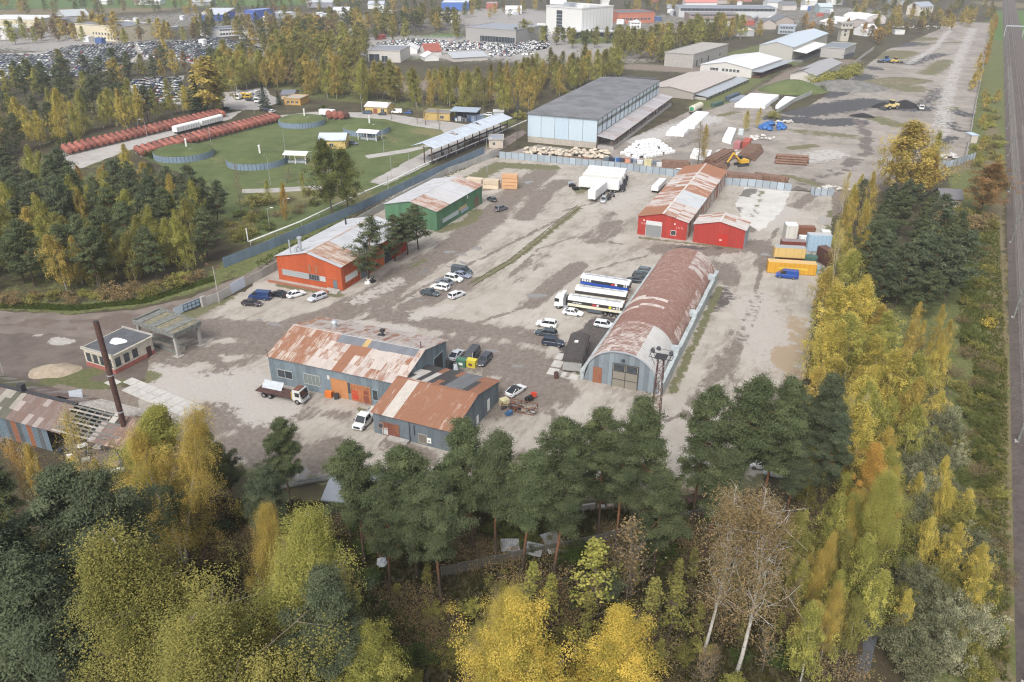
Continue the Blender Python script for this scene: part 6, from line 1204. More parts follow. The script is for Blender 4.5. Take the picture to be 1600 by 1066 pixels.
belt('in the scrub along the railway',[(1500,620),(1545,560),(1565,700),(1570,1066),(1530,1066),(1515,850)],60,[(4,'shrub0','grn',1.4,2.8,1.2),(2,'shrub0','olive',1.2,2.4,1.2),(1.2,'thicket','brown',1.5,2.6,1.2),(.7,'shrub0','yg',1,2,1.2)],25,1.6)
belt('in the meadow scrub',[(1500,340),(1545,330),(1555,420),(1560,560),(1500,620),(1470,600),(1510,470),(1525,400)],24,[(2,'shrub1','olive',1.4,2.8,1.2),(2,'thicket','brown',1.4,2.6,1.3),(1,'shrub1','grn',1.4,2.6,1.2),(.3,'shrub1','lem',2,2.6,1)],26,3.4)
belt('in the hedge below the rusty brown oak',[(1462,345),(1480,335),(1545,345),(1548,358),(1480,362)],11,[(2,'shrub1','brown',3,4.5,1.2),(1,'shrub1','olive',2.5,4,1.2),(1,'shrub1','yg',2.5,4,1)],27,3)
belt('below the near pines',[(250,960),(560,900),(700,930),(1000,920),(1230,900),(1230,1066),(1000,1100),(700,1100),(520,1000),(300,1120),(180,1000)],120,[(3,'thicket','brown',1.8,4.2,1.3),(2,'shrub0','dgr',1.4,3.0,1.4),(1.4,'shrub0','olive',1.5,3.4,1.3),(1,'shrub0','yg',1.5,3.2,1),(1.6,'sapling','olive',4,8,1.3),(1,'bare1','brown',5,9,1),(.7,'pine1','pineb',3,6,1.6)],28,2.0)
belt('behind the near pines',[(250,800),(430,800),(560,830),(760,830),(930,830),(1100,810),(1220,800),(1230,880),(1000,890),(700,880),(500,870),(250,880)],80,[(3,'thicket','brown',1.6,3,1.4),(2,'shrub0','grn',1.2,2.6,1.3),(1,'shrub0','dgr',1.4,2.6,1.3)],29,2.2)
belt('in the lower left wood',[(-40,800),(60,820),(200,880),(260,1000),(200,1120),(-60,1180)],26,[(2,'pine1','pineb',7,13,1.2),(1.4,'birch1','gold',6,10,.9),(2,'shrub0','olive',2,3.5,1.3),(1,'thicket','brown',2,3.4,1.3),(.8,'shrub0','lem',2,3,1)],30,3)
belt('by the ruined shed',[(30,760),(120,770),(215,790),(230,840),(80,830)],8,[(2,'birch1','gold',7,11,.8),(1,'shrub0','rust',2,3,1.2)],31,3)
belt('in the scrub behind the blue fence',[(360,385),(395,370),(470,338),(520,305),(480,300),(400,320),(355,345)],20,[(2,'shrub1','olive',2,4,1.3),(1.5,'thicket','brown',2,3,1.4),(1,'birch1','yg',6,9,.8),(1,'shrub1','grn',2,3,1.3)],32,4)
belt('along the wood edge by the dirt road',[(-40,478),(120,476),(230,465),(320,436),(320,425),(220,452),(100,464),(-40,466)],22,[(2,'shrub1','olive',2,3.5,1.2),(2,'shrub1','brown',2,3.5,1.2),(1,'shrub1','yg',2,4,1.1)],33,3)
# labels that tell them apart: by region, kind and colour, counted from the left as one looks at them
ORD = ['leftmost','second from the left','third from the left','fourth from the left','fifth from the left','sixth from the left','seventh from the left','eighth from the left','ninth from the left','tenth from the left','eleventh from the left','twelfth from the left','thirteenth from the left','fourteenth from the left']
bk = {}
for t,cw,word,region,H in ALL_TREES: bk.setdefault((region,cw,word),[]).append((PR(t.location)[0],t))
bk2 = {}
for (region,cw,word),L in bk.items():
    if len(L) < 27: bk2[(region,cw,word)] = L; continue
    L.sort(key=lambda q: q[1].location.y); h_ = len(L) // 2; bk2[(region,'nearer ' +cw,word)] = L[:h_]; bk2[(region,'farther ' +cw,word)] = L[h_:]
for (region,cw,word),L in bk2.items():
    L.sort(key=lambda q: q[0])
    for i,(x,t) in enumerate(L):
        t['group'] = 'trees and shrubs ' +region
        j = len(L)-1-i; o_ = ORD[i] if i < len(ORD) and i <= max(j,1) else (ORD[j].replace('left','right') if j < len(ORD) else 'midmost')
        t['label'] = '%s %s %s' % (cw,word,region)+('' if len(L) == 1 else ', ' +o_)
# a far-off wood that reads as one mass, along the top
def wood_mass(name,label,poly,n,cols,seed,h0=9,h1=16):
    g = random.Random(seed); ring = [tuple(G(*q)[:2]) for q in poly]; A_ = np.array(ring); lo,hi = A_.min(0),A_.max(0)
    src = [T['broad2'][0][1],T['birch2'][0][1],T['pine2'][0][1]]; acc = {c: [] for c in cols}; k = 0
    arr = []
    for me in src:
        v = np.empty(len(me.vertices)*3,np.float32); me.vertices.foreach_get('co',v); arr.append(v.reshape(-1,3))
    hs = [14,15,17]
    tries = 0
    while k < n and tries < n*40:
        tries += 1; p = (g.uniform(lo[0],hi[0]),g.uniform(lo[1],hi[1]))
        if not inside(np.array([p]),ring)[0]: continue
        c = g.choice(list(cols)); i = 2 if c in ('pine','spr') else g.randrange(2); s = g.uniform(h0,h1)/hs[i]; a = g.uniform(0,6.28); v = arr[i]; f3 = 3 if len(src[i].polygons)*3 == len(v) else 4
        ca,sa = math.cos(a),math.sin(a); W_ = np.c_[(v[:,0]*ca-v[:,1]*sa)*s*1.15+p[0],(v[:,0]*sa+v[:,1]*ca)*s*1.15+p[1],v[:,2]*s]
        keep = np.random.default_rng(k).random(len(v) // f3) < .55; acc[c].append(W_.reshape(-1,f3,3)[keep].reshape(-1,3)); k += 1
    for c,L in acc.items():
        if not L: continue
        V = np.concatenate(L); n3 = len(V); f3 = 3
        me = bpy.data.meshes.new(name); me.vertices.add(n3); me.vertices.foreach_set('co',V.astype(np.float32).ravel()); me.loops.add(n3); me.loops.foreach_set('vertex_index',np.arange(n3,dtype=np.int32)); me.polygons.add(n3 // 3); me.polygons.foreach_set('loop_start',np.arange(0,n3,3,dtype=np.int32))
        me.materials.append(M['needle' if c in ('pine','spr') else 'leaf']); at = me.attributes.new('tint','FLOAT','FACE'); at.data.foreach_set('value',np.random.default_rng(5).uniform(.2,.8,n3 // 3).astype(np.float32)); me.update(calc_edges=True)
        o = obj(name,me,None,col=COLS[c][1]); o['kind'] = 'stuff'; o['label'] = '%s %s' % (COLS[c][0],label); o['category'] = 'woodland'
wood_mass('far_woods','far-off woods among the buildings along the top',[(-150,30),(60,24),(300,26),(440,40),(560,36),(700,28),(850,34),(1000,24),(1080,10),(1320,14),(1560,30),(1560,-8),(1100,-12),(600,-12),(-150,-2)],620,['olive','brown','gold','pine','grn'],1,8,15)
wood_mass('side_woods','wood carrying on past the left edge',[(-150,300),(-150,475),(-900,520),(-700,300)],110,['pine','olive','gold'],7,12,18)
g = random.Random(91)
for i in range(70):      # small sheds, vans and boxes scattered over the far lots
    px = g.choice([(g.uniform(0,420),g.uniform(28,70)),(g.uniform(420,860),g.uniform(18,66)),(g.uniform(960,1330),g.uniform(2,44))]); p = G(*px); w,d_,h_ = g.uniform(3,12),g.uniform(2.5,7),g.uniform(2.2,4.5)
    c,cn = pick(g,(5,((.66,.67,.68),'white')),(2,((.36,.38,.42),'grey')),(1,((.06,.12,.30),'blue')),(.6,((.34,.08,.06),'red')))
    o = MB().box(-w/2,-d_/2,0,w/2,d_/2,h_).hexa([(-w/2-.2,-d_/2-.2,h_+.003),(w/2+.2,-d_/2-.2,h_+.003),(w/2+.2,d_/2+.2,h_+.003),(-w/2-.2,d_/2+.2,h_+.003),(-w/2,-.2,h_+.5),(w/2,-.2,h_+.5),(w/2,.2,h_+.5),(-w/2,.2,h_+.5)]).build('far_shed',M['tint'],None,p,rad(-20)+g.choice([0,math.pi/2]),c); tag(o,cn+' shed or freight box standing about the far lots','shed',cn+' boxes about the far lots')
# ---------------------------------------------------------------- fences, walls and gates: every panel a part
def fence(name,label,px,h,step,col,t=.06,post=None,jitc=.08,z0=0.0,mat=None,cap=False,gap=.03,ribs=3,panel='panel',world=None):
    P_ = [G(*q) for q in px] if world is None else world; o = thing(name,label,'fence',P_[0]); o0 = P_[0]; g = random.Random(label); cache = {}; mat = mat or M['wallsheet']; pm = None
    for a,b in zip(P_[:-1],P_[1:]):
        L = (b-a).length; n = max(1,round(L/step)); w = L/n; ex = (b-a)/L; th = math.atan2(ex.y,ex.x); k = round(w,2)
        if k not in cache:
            m = MB().box(gap,-t/2,z0,w-gap,t/2,h)
            for i in range(ribs): x = w*(i+.5)/ribs; m.box(x-w*.1/ribs*3/2,-t/2-.03,z0+.03,x+w*.1/ribs*3/2,-t/2-.003,h-.03)
            if cap: m.box(gap,-t/2-.04,h+.003,w-gap,t/2+.04,h+.08)
            cache[k] = m.mesh(panel,mat)
        for i in range(n):
            p = a+ex*(w*i)-o0; c = jit(col,g,jitc)
            obj(panel,cache[k],o,(p.x,p.y,g.uniform(-.05,.04)),th+g.uniform(-.008,.008),(*c,.04+.1*g.random()))
            if post: pm = pm or MB().box(-.07,-.07,0,.07,.07,h+.1).mesh('post',post); obj('post',pm,o,(p.x,p.y,0),th)
    return o
fence('metal_fence','long blue-grey sheet fence between the tank farm and the dirt road',[(350,419),(420,391),(560,331),(660,283),(757,240)],2.7,2.4,(.20,.27,.34),ribs=5)
fence('concrete_fence','pale concrete panel fence along the dirt road behind the orange and green sheds',[(321,479),(345,469),(362,460)],2.2,2.9,(.40,.39,.37),.12,mat=M['tint'])
fence('concrete_fence','long pale concrete panel fence running behind the orange and green sheds',[(384,448),(436,420),(500,383),(600,327),(700,272),(780,243)],2.2,2.9,(.37,.36,.34),.12,mat=M['tint'])
fence('sheet_fence_section','bright pale-blue sheet section patched into the concrete fence',[(362,460),(384,448)],2.6,6,(.50,.57,.66),.08,mat=M['tint'])
fence('back_fence','pale blue-grey panel fence along the back of the yard, left of the red shed',[(780,247),(850,253),(950,263),(1040,274),(1064,278)],2.5,2.5,(.34,.40,.45),post=M['dark'],jitc=.16,ribs=4)
fence('back_fence','pale blue-grey panel fence right of the red shed',[(1131,289),(1180,292),(1236,299)],2.5,2.5,(.36,.42,.47),post=M['dark'],jitc=.16,ribs=4)
fence('back_fence','short curved pale fence at the gap by the wheel tracks',[(1266,303),(1272,306),(1302,306)],2.4,2.2,(.42,.48,.54),post=M['dark'],jitc=.16,ribs=4)
fence('back_fence','pale blue fence closing the coal yard near the orange tree',[(1440,266),(1470,264),(1500,257),(1523,248)],2.4,2.4,(.38,.44,.50),post=M['dark'],jitc=.16,ribs=4)
fence('corner_fence','slim concrete fence right of the coal yard beside the railway',[(1508,247),(1514,220),(1520,185),(1527,150),(1536,100),(1546,50)],1.9,5,(.40,.40,.39),.1,mat=M['tint'])
fence('dark_fence','dark weathered fence along the right side of the yard',[(1286,447),(1279,490),(1270,545),(1262,600),(1254,640)],2.0,2.5,(.10,.09,.085),.1,post=M['darkrust'],mat=M['tint'])
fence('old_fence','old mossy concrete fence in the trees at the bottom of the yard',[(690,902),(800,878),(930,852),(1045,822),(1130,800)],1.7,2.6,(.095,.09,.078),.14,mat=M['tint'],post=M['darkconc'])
fence('coal_yard_wall','concrete wall between the stone yard and the coal',[(1213,178),(1240,160),(1268,148)],2.0,4,(.36,.37,.36),.2,mat=M['tint'])
fence('store_wall','low wall by the scrap beyond the brown barn',[(1334,102),(1348,90),(1365,78)],2.2,4,(.36,.35,.33),.2,mat=M['tint'])
a,b,L,th = span((274,494),(313,478)); t = thing('entry_gate','pale blue sliding gate with a dark blue rail frame at the yard entrance','gate',a,th)
MB().box(0,.06,.1,L,.14,1.9).build('gate_sheet',M['tint'],t,col=(.45,.53,.60))
m = MB()
for z in (.2,1.0,1.8): m.bar((L*.35,0,z),(L,0,z),.1)
for i in range(5): m.bar((L*.35+L*.65*i/4,0,.1),(L*.35+L*.65*i/4,0,1.9),.1)
m.build('rail_frame',flat('gate_blue',(.05,.10,.18),.6),t)
tag(MB().box(-.5,-.35,0,.5,.35,2.5).build('gate_pillar',M['conc'],None,G(319,479),th),'concrete gate pillar at the right end of the sliding gate','pillar')
# white pipe on posts
t = thing('white_pipe','white pipe on short posts above the blue-grey fence','pipe'); P_ = [G(x,y,1.3) for x,y in [(391,377),(470,346),(525,320),(571,299),(619,279),(664,256),(757,217),(823,188)]]
MB().tube([tuple(p) for p in P_],.22,8).build('tube',M['white'],t)
pm = MB().box(-.08,-.08,0,.08,.08,1.1).mesh('post',M['galv'])
for p,q in zip(P_[:-1],P_[1:]):
    n = int((q-p).length/7)
    for i in range(n): c = p+(q-p)*i/n; obj('post',pm,t,(c.x,c.y,0))
MB().tube([tuple(P_[0]),(P_[0].x-.6,P_[0].y,1.3),(P_[0].x-.6,P_[0].y,5.0)],.15,8).build('standpipe',M['white'],t)
# ---------------------------------------------------------------- the gatehouse, its canopy, the ruined shed and its chimney
t = thing('gatehouse','derelict white gatehouse with pink plinth and dark flat roof','gatehouse',(-83.2,136.9,0),rad(-26)); Wg,Dg,Hg = 8.0,9.4,3.7
PL = flat('flaking_white_plaster',(.55,.51,.43),.9,.22,1.2); PK = flat('pink_plinth',(.34,.12,.10),.9,.3)
MB().box(0,0,.9,Wg,Dg,Hg).build('wall',PL,t); MB().box(-.05,-.05,0,Wg+.05,Dg+.05,.895).build('plinth',PK,t)
MB().box(-.3,-.3,Hg+.003,Wg+.3,Dg+.3,Hg+.3).build('cornice',PL,t); MB().box(0,0,Hg+.303,Wg,Dg,Hg+.36).build('roof',M['bitumen'],t)
MB().box(-.3,-.3,Hg+.303,Wg+.3,-.02,Hg+.55).build('parapet',M['conc'],t); MB().box(-.3,Dg+.02,Hg+.303,Wg+.3,Dg+.3,Hg+.65).build('parapet',M['conc'],t)
v = [(4.2+1.7*math.cos(w)*(1+.25*math.sin(3*w)),4.6+1.5*math.sin(w)*(1+.2*math.cos(2*w)),Hg+.37) for w in [i*2*math.pi/16 for i in range(16)]]; obj('roof_patch',mesh('roof_patch',v+[(x,y,Hg+.42) for x,y,z in v],[tuple(range(16,32))]+[(i,(i+1) % 16,16+(i+1) % 16,16+i) for i in range(16)],M['fleece']),t)
for i in range(4): MB().box(-.62,-.04,0,.62,.12,1.9).box(-.05,-.06,0,.05,-.045,1.9).build('window',M['pane'],t,(1.15+1.9*i,-.02,1.15)); MB().box(-.12,-.12,.9,.12,-.003,Hg-.3).build('pier',PL,t,(2.1+1.9*i,0,0))
for i,w in enumerate((1.0,3.0,5.0)): MB().box(-.6,-.04,0,.6,.12,1.8).build('window',M['pane'],t,(Wg+.02,w,1.3),math.pi/2)
MB().box(Wg,7.6,0,Wg+.08,8.7,2.2).build('door',M['darkrust'],t)
P4 = [G(271,524,5.0),G(313,504,5.0),G(258,482,5.0),G(208,502,5.0)]; o0 = P4[0]; ex = (P4[1]-P4[0]); Lx = ex.length; ey = (P4[3]-P4[0]); Ly = ey.length; th = math.atan2(ex.y,ex.x); skew = ey.normalized()
t = thing('entry_canopy','tall open concrete canopy with mossy planked roof over the entrance','canopy',(o0.x,o0.y,0),th); loc = lambda s,u,z: Matrix.Rotation(-th,4,'Z') @ (ex.normalized()*s+skew*u+Vector((0,0,z)))
for i in range(6):
    c = [(0,1),(1,1)]; u0,u1 = Ly*i/6+.06,Ly*(i+1)/6-.06; z = 4.8+.05*(i % 2)
    MB().hexa([loc(.1,u0,z),loc(Lx-.1,u0,z),loc(Lx-.1,u1,z),loc(.1,u1,z),loc(.1,u0,z+.18),loc(Lx-.1,u0,z+.18),loc(Lx-.1,u1,z+.18),loc(.1,u1,z+.18)]).build('roof_slab',[M['darkconc'],M['mossroof'] if 'mossroof' in M else M['darkconc']][0] if i % 2 else flat('mossy_roofing',(.20,.18,.12),.95,.4,1.2),t)
for s0,u0,s1,u1 in ((0,0,Lx,0),(Lx,0,Lx,Ly),(Lx,Ly,0,Ly),(0,Ly,0,0)): MB().bar(loc(s0,u0,4.85),loc(s1,u1,4.85),.3,.95).build('edge_beam',M['darkconc'],t)
for s,u in ((.5,.5),(Lx-.5,.5),(Lx-.5,Ly-.6),(.5,Ly-.6)): p = loc(s,u,0); MB().box(p.x-.28,p.y-.28,0,p.x+.28,p.y+.28,4.4).box(p.x-.8,p.y-.8,0,p.x+.8,p.y+.8,.12).build('pillar',M['conc'],t)
for i in range(2): p,q_ = loc(Lx*.15+2.2*i,1.5,.25),loc(Lx*.15+2.2*i,Ly-.5,.25); MB().bar(p,q_,.5,.5).build('weighbridge_beam',M['darkconc'],t)
# ruined shed
M['archsheet2'] = sheetmat('old_roof_sheet',(.13,.085,.07),(.21,.14,.115),axis=(2.2,.12,2.2))
e0 = G(8,655,4.4); e1 = G(56,668,4.4); r0 = G(0,602,6.6); r1 = G(113,630,6.6); exr = (r1-r0).normalized(); th = math.atan2(exr.y,exr.x); nrm = Vector((-exr.y,exr.x,0)); hd = abs((r1-e1).dot(nrm)); org = r1-nrm*hd-exr*32; org.z = 0
t = thing('ruined_shed','half-collapsed long shed with rusty and mossy corrugated roof, bare battens at its right end','shed',org,th); Wr = 47.0
up = Vector((0,hd,2.2)); l = up.length
def rr_(side):
    def f(a,b,g):
        x = a*Wr
        if side == 0:
            if x > 43.5: return (.40,.27,.22,.6)
            if x > 32.6 and (b > .62 or 34 < x < 40): return None if g.random() < .88 else (.45,.42,.38,.2)
            if x < 22: return pick(g,(3,(.11,.105,.08,.25)),(1.4,(.30,.275,.235,.25)),(2,(.17,.14,.125,.5)))
            return pick(g,(3,(.20,.155,.14,.55)),(.8,(.33,.28,.26,.35)),(1.4,(.15,.12,.11,.6)))
        if x > 43.5: return (.40,.25,.20,.6)
        if x > 33: return None if g.random() < .8 else (.42,.40,.38,.2)
        if x < 20: return pick(g,(3,(.13,.125,.07,.15)),(1,(.24,.225,.20,.3)))
        if 27 < x < 29.5 and b > .5: return None
        return pick(g,(3,(.20,.155,.14,.55)),(1,(.28,.24,.22,.4)))
    return f
roof_plane(t,(0,0,4.4),(Wr,0,4.4),up,l,40,3,rr_(0),M['archsheet2'],seed=5); roof_plane(t,(Wr,2*hd,4.4),(0,2*hd,4.4),Vector((0,-hd,2.2)),l,40,3,(lambda f: lambda a,b,g: f(1-a,b,g))(rr_(1)),M['archsheet2'],seed=6)
MB().box(0,hd-.35,6.55,33,hd+.35,6.75).build('ridge_cap',M['dark'],t)
rafter = MB().bar((0,0,4.3),(0,hd,6.5),.14,.2).bar((0,2*hd,4.3),(0,hd,6.5),.14,.2).mesh('rafter',M['wood'])
for i in range(9): obj('rafter',rafter,t,(32.6+1.6*i,0,0))
for s in (0,1):
    for i in range(8): u = (i+.5)/8; y = hd*u if s == 0 else 2*hd-hd*u; z = 4.4+2.15*u+.08; MB().bar((32.3,y,z),(44.5+.4*math.sin(i*3),y,z),.30,.08).build('batten',flat('grey_batten',(.33,.31,.28),.9,.3),t) if s else MB().bar((32.3,y,z),(41+2*(i % 3),y,z),.34,.08).build('batten',M['conc'] if i % 3 == 0 else M['darkconc'],t)
RW = lambda f,g: pick(g,(3,(.16,.21,.25,.2)),(1,(.26,.16,.12,.7)),(1,(.12,.13,.14,.3)))
wall_run(t,(0,.3),(31,.3),lambda q: 4.25,RW,seed=1); wall_run(t,(Wr-1.5,.3),(Wr-1.5,hd*.75),lambda q: 4.6,lambda f,g: (.15,.22,.32,.2) if f < .6 else (.28,.13,.09,.8),seed=2); wall_run(t,(31,2*hd-.3),(0,2*hd-.3),lambda q: 4.25,RW,seed=3)
MB().bar((Wr-.2,2*hd,0),(Wr-.2,2*hd,4.3),.25).bar((Wr-.2,hd,0),(Wr-.2,hd,6.4),.25).bar((Wr-.2,hd,2.4),(Wr-.2,2*hd,2.4),.15).bar((Wr-.2,.2,4.3),(Wr-.2,hd,6.5),.2).build('end_frame',M['darkrust'],t)
g = random.Random(9)
for i in range(26): MB().hexa([Vector((x,y,z))+Vector((g.uniform(-.1,.1),g.uniform(-.1,.1),0)) for z in (0,.35) for x,y in ((-.6,-.4),(.6,-.4),(.6,.4),(-.6,.4))]).build('rubble_piece',[M['white'],M['wood'],M['conc'],M['dark']][i % 4],t,(g.uniform(33,46),g.uniform(-2,2*hd-.5),g.uniform(.1,1.6)),g.uniform(0,3))
q_ = t.matrix_basis @ Vector((24.5,hd*1.45,5.9)); 
o = MB().box(-1.0,-1.6,0,1.0,1.6,.06).build('bent_sheet',M['galv'],t,(29,hd*1.6,5.2),.9); o.rotation_euler = (.5,.1,.9)
MB().box(20.6,hd-.6,6.7,21.6,hd+.3,8.0).build('roof_vent',M['dark'],t)
c = G(207,714); t = thing('chimney_stack','tall thin rusty steel chimney beside the ruined shed','chimney',c)
tp = Vector((-.3,.2,24.2))
for i in range(8): a,b = tp*(i/8),tp*((i+1)/8-.002); MB().tube([a,b],[.44,.42],14).build('chimney_section',M['darkrust'],t)
MB().tube([tp*.995,tp],[.36,.36],14).build('flue',M['dark'],t)
for q in (.35,.62): MB().tube([tp*q,tp*q+Vector((0,0,.18))],[.50,.50],14).build('band',M['galv'],t)
p = G(85,580); v = []; f = []; n = 24
for j in range(7):
    r = 3.4*(1-j/6); z = 1.5*(j/6) **.8
    for i in range(n): w = 2*math.pi*i/n; k = 1+.16*math.sin(2*w+1)+.07*math.sin(5*w+j); v.append((p.x+1.25*r*k*math.cos(w),p.y+r*k*math.sin(w),z+.02))
for j in range(6):
    for i in range(n): f.append((j*n+i,j*n+(i+1) % n,(j+1)*n+(i+1) % n,(j+1)*n+i))
tag(obj('sand_heap',mesh('sand_heap',v,f,M['earth'],smooth=True)),'pale sand heap left of the derelict gatehouse','heap')
# ---------------------------------------------------------------- lattice mast, lamp posts, catenary masts
p = G(1018,716); t = thing('lattice_mast','rust-coloured lattice floodlight mast in front of the hangar','mast',p,rad(-22)); Hm = 18.5; w0,w1 = .85,.42
cor = lambda z: [(sx*(w0+(w1-w0)*z/Hm),sy*(w0+(w1-w0)*z/Hm),z) for sx,sy in ((-1,-1),(1,-1),(1,1),(-1,1))]
for k in range(4): MB().bar(cor(0)[k],cor(Hm)[k],.10).build('leg',M['darkrust'],t)
m = MB(); nb = 14
for i in range(nb):
    a,b = cor(Hm*i/nb),cor(Hm*(i+1)/nb)
    for k in range(4): m.bar(a[k] if i % 2 else a[(k+1) % 4],b[(k+1) % 4] if i % 2 else b[k],.055); m.bar(b[k],b[(k+1) % 4],.05)
m.build('bracing',M['rust'],t); MB().box(-.9,-.9,Hm,.9,.9,Hm+.1).build('platform',M['dark'],t)
m = MB()
for x,y in ((-1.6,-.6),(1.6,-.6),(-1.6,.8),(1.6,.8)): m.bar((x*.5,y,Hm-1.2),(x,y,Hm+.6),.06)
for s in (-1,1): m.bar((-1.7,s*.8,Hm+.1),(1.7,s*.8,Hm+.1),.07).bar((s*1.7,-.8,Hm+.1),(s*1.7,.8,Hm+.1),.07).bar((-1.7,s*.8,Hm+.9),(1.7,s*.8,Hm+.9),.05)
m.build('arm_frame',M['dark'],t)
for x,y in ((-1.1,-.4),(-.4,.5),(1.7,-.4)): MB().tube([(x,y,Hm+.9),(x-.15,y-.4,Hm+1.3)],[.16,.36],10).build('floodlight',M['dark'],t)
def lamp(px,h,rz,label,arms=1,col='conc',r=.13,head=True):
    p = G(*px); t = thing('lamp_post',label,'lamp post',p,rad(rz)); MB().tube([(0,0,0),(0,0,h)],[r,r*.6],8).build('pole',M[col],t)
    for i in range(arms):
        s = -1 if i == 0 else 1; MB().tube([(0,0,h-.05),(s*1.6,0,h+.35)],[.05,.04],6).build('arm',M['rust' if col == 'conc' else col],t); MB().box(s*1.6-.4,-.16,h+.28,s*1.6+.4,.16,h+.44).build('lamp_head',M['rust' if col == 'conc' else 'white'],t)
lamp((343,474),9.0,-25,'concrete lamp post with two drooping arms by the concrete fence',2)
lamp((8,590),9.5,40,'thin pole with a wire at the left edge above the ruined shed',0); lamp((422,360),6.5,160,'slim lamp post in the scrub behind the blue fence, left of two',1,'galv',.09); lamp((447,345),6.5,170,'slim lamp post by the orange birch behind the blue fence',1,'galv',.09)
lamp((607,300),5.5,0,'concrete stub post on the verge behind the green shed',0); lamp((699,290),6,0,'wooden pole on the verge near the corner of the green shed',0,'wood'); lamp((761,270),12,160,'thin tall pole by the fence corner near the brick hut',1,'galv',.1)
for i,(x,y,hh) in enumerate([(640,275,9),(612,278,9),(600,240,9),(423,290,10),(446,240,9),(330,226,9),(231,218,8),(398,178,9),(566,178,9),(627,168,10),(755,200,9)]):
    lamp((x,y),hh,30,['thin pole at the near end of the metal canopy road','thin pole left of the metal canopy road','thin pole on the lawn right of the white shelter','thin leaning pole on the lawn below the ring mound','thin pole near the middle of the lawn','thin pole right of the leftmost ring mound','lamp pole between the two rows of tanks','thin pole at the road bend','thin pole at the left of the yellow hut','dark pole behind the yellow hut','thin pole in front of the blue warehouse road'][i],1 if i in (6,9) else 0,'galv' if i != 9 else 'dark',.08)
p = G(809,230); t = thing('transmission_mast','dark slender lattice mast at the left corner of the blue warehouse','mast',p)
for sx,sy in ((-1,-1),(1,-1),(1,1),(-1,1)): MB().bar((sx*.5,sy*.5,0),(sx*.15,sy*.15,22),.12).build('leg',M['dark'],t)
m = MB()
for i in range(11): z0,z1 = 2*i,2*i+2; a,b = .5-.35*z0/22,.5-.35*z1/22; m.bar((-a,-a,z0),(b,-b,z1),.07).bar((a,-a,z0),(b,b,z1),.07).bar((a,a,z0),(-b,b,z1),.07)
m.bar((-1.2,0,21),(1.2,0,21),.1).build('bracing',M['dark'],t)
for i in range(15):
    s = 27+i*55; p = edge+rv*s+rr*.9; t = thing('catenary_mast','concrete catenary mast beside the ballast, %s from the camera' % ['nearest','second','third','fourth','fifth','sixth','seventh','eighth','ninth','tenth','eleventh','twelfth','thirteenth','fourteenth','farthest'][i],'mast',(p.x,p.y,.2),-RD,'catenary masts along the railway')
    MB().tube([(0,0,0),(0,0,8.6)],[.22,.16],8).build('pole',M['darkconc'],t); MB().bar((0,0,6.2),(3.0,0,7.4),.08).bar((0,0,8.3),(3.0,0,7.4),.05).bar((2.2,0,7.0),(3.0,0,6.3),.06).build('cantilever_arm',M['dark'],t); MB().box(-.5,-.5,-.25,.5,.5,.15).build('footing',M['conc'],t)
w_ = MB(); 
for i in range(14):
    a,b = edge+rv*(27+55*i)+rr*2.95,edge+rv*(82+55*i)+rr*2.95
    w_.bar((a.x,a.y,6.4),(b.x,b.y,6.4),.03); mid = (a+b)/2; w_.bar((a.x,a.y,7.6),(mid.x,mid.y,6.9),.03).bar((mid.x,mid.y,6.9),(b.x,b.y,7.6),.03)
tag(w_.build('contact_wire',M['dark']),'thin overhead contact wire strung along the railway masts','wire')
for s in (820,): 
    p = edge+rv*s; t = thing('signal_gantry','pale signal gantry spanning the railway far off','gantry',(p.x,p.y,0),-RD); MB().box(.2,-.3,0,.7,.3,8).box(13.4,-.3,0,13.9,.3,8).build('post',M['galv'],t); MB().box(.2,-.4,8.003,13.9,.4,8.9).build('beam',M['galv'],t)
# ---------------------------------------------------------------- the tank farm
TANK = flat('red_oxide_paint',(.27,.092,.068),.75,.25,.8)
def tank_row(a,b,n,axis,lab,group,ln=9.5):
    A_,B_ = G(*a),G(*b); d = (B_-A_); g = random.Random(lab); me = None; r = min(1.5,d.length/(n-1)*.475)
    pr = [(0,.02),(.0,r*.55),(.25,r*.9),(.5,r),(ln*.33,r),(ln*.34,r+.03),(ln*.36,r+.03),(ln*.37,r),(ln*.66,r),(ln*.67,r+.03),(ln*.69,r+.03),(ln*.70,r),(ln-.5,r),(ln-.25,r*.9),(ln,r*.55),(ln,.02)]
    pts = [(0,q[0],r+.5) for q in pr]; N = 18; v = []; f = []
    for y,rad_ in pr:
        for j in range(N): w = 2*math.pi*j/N; v.append((rad_*math.cos(w),y,r+.45+rad_*math.sin(w)))
    for i in range(len(pr)-1):
        for j in range(N): f.append((i*N+j,i*N+(j+1) % N,(i+1)*N+(j+1) % N,(i+1)*N+j))
    shell = mesh('shell',v,f,M['tint'],smooth=False); cr = MB().box(-r*.8,0,0,r*.8,.5,.62).mesh('cradle',M['conc']); hat = MB().tube([(0,ln*.5,2*r+.42),(0,ln*.5,2*r+.75)],[.4,.4],10).bar((0,.6,2*r+.5),(0,ln-.6,2*r+.5),.18,.1).mesh('hatch',M['darkrust'])
    ax = G(*axis[1])-G(*axis[0]); th = math.atan2(ax.y,ax.x)-math.pi/2
    for i in range(n):
        p = A_+d*(i/(n-1)); k = n-1-i
        t = thing('storage_tank','%s, %s' % (lab,(ordinal(i)+' from its near left end') if i <= k else (ordinal(k)+' from its far right end')),'tank',p,th,group)
        obj('shell',shell,t,col=jit((.27,.095,.07),g,.28)); obj('cradle',cr,t,(0,1.2,0)); obj('cradle',cr,t,(0,ln-1.7,0)); obj('hatch',hat,t)
OW = 'first second third fourth fifth sixth seventh eighth ninth tenth eleventh twelfth thirteenth fourteenth fifteenth sixteenth seventeenth'.split()
def ordinal(i): return OW[i]
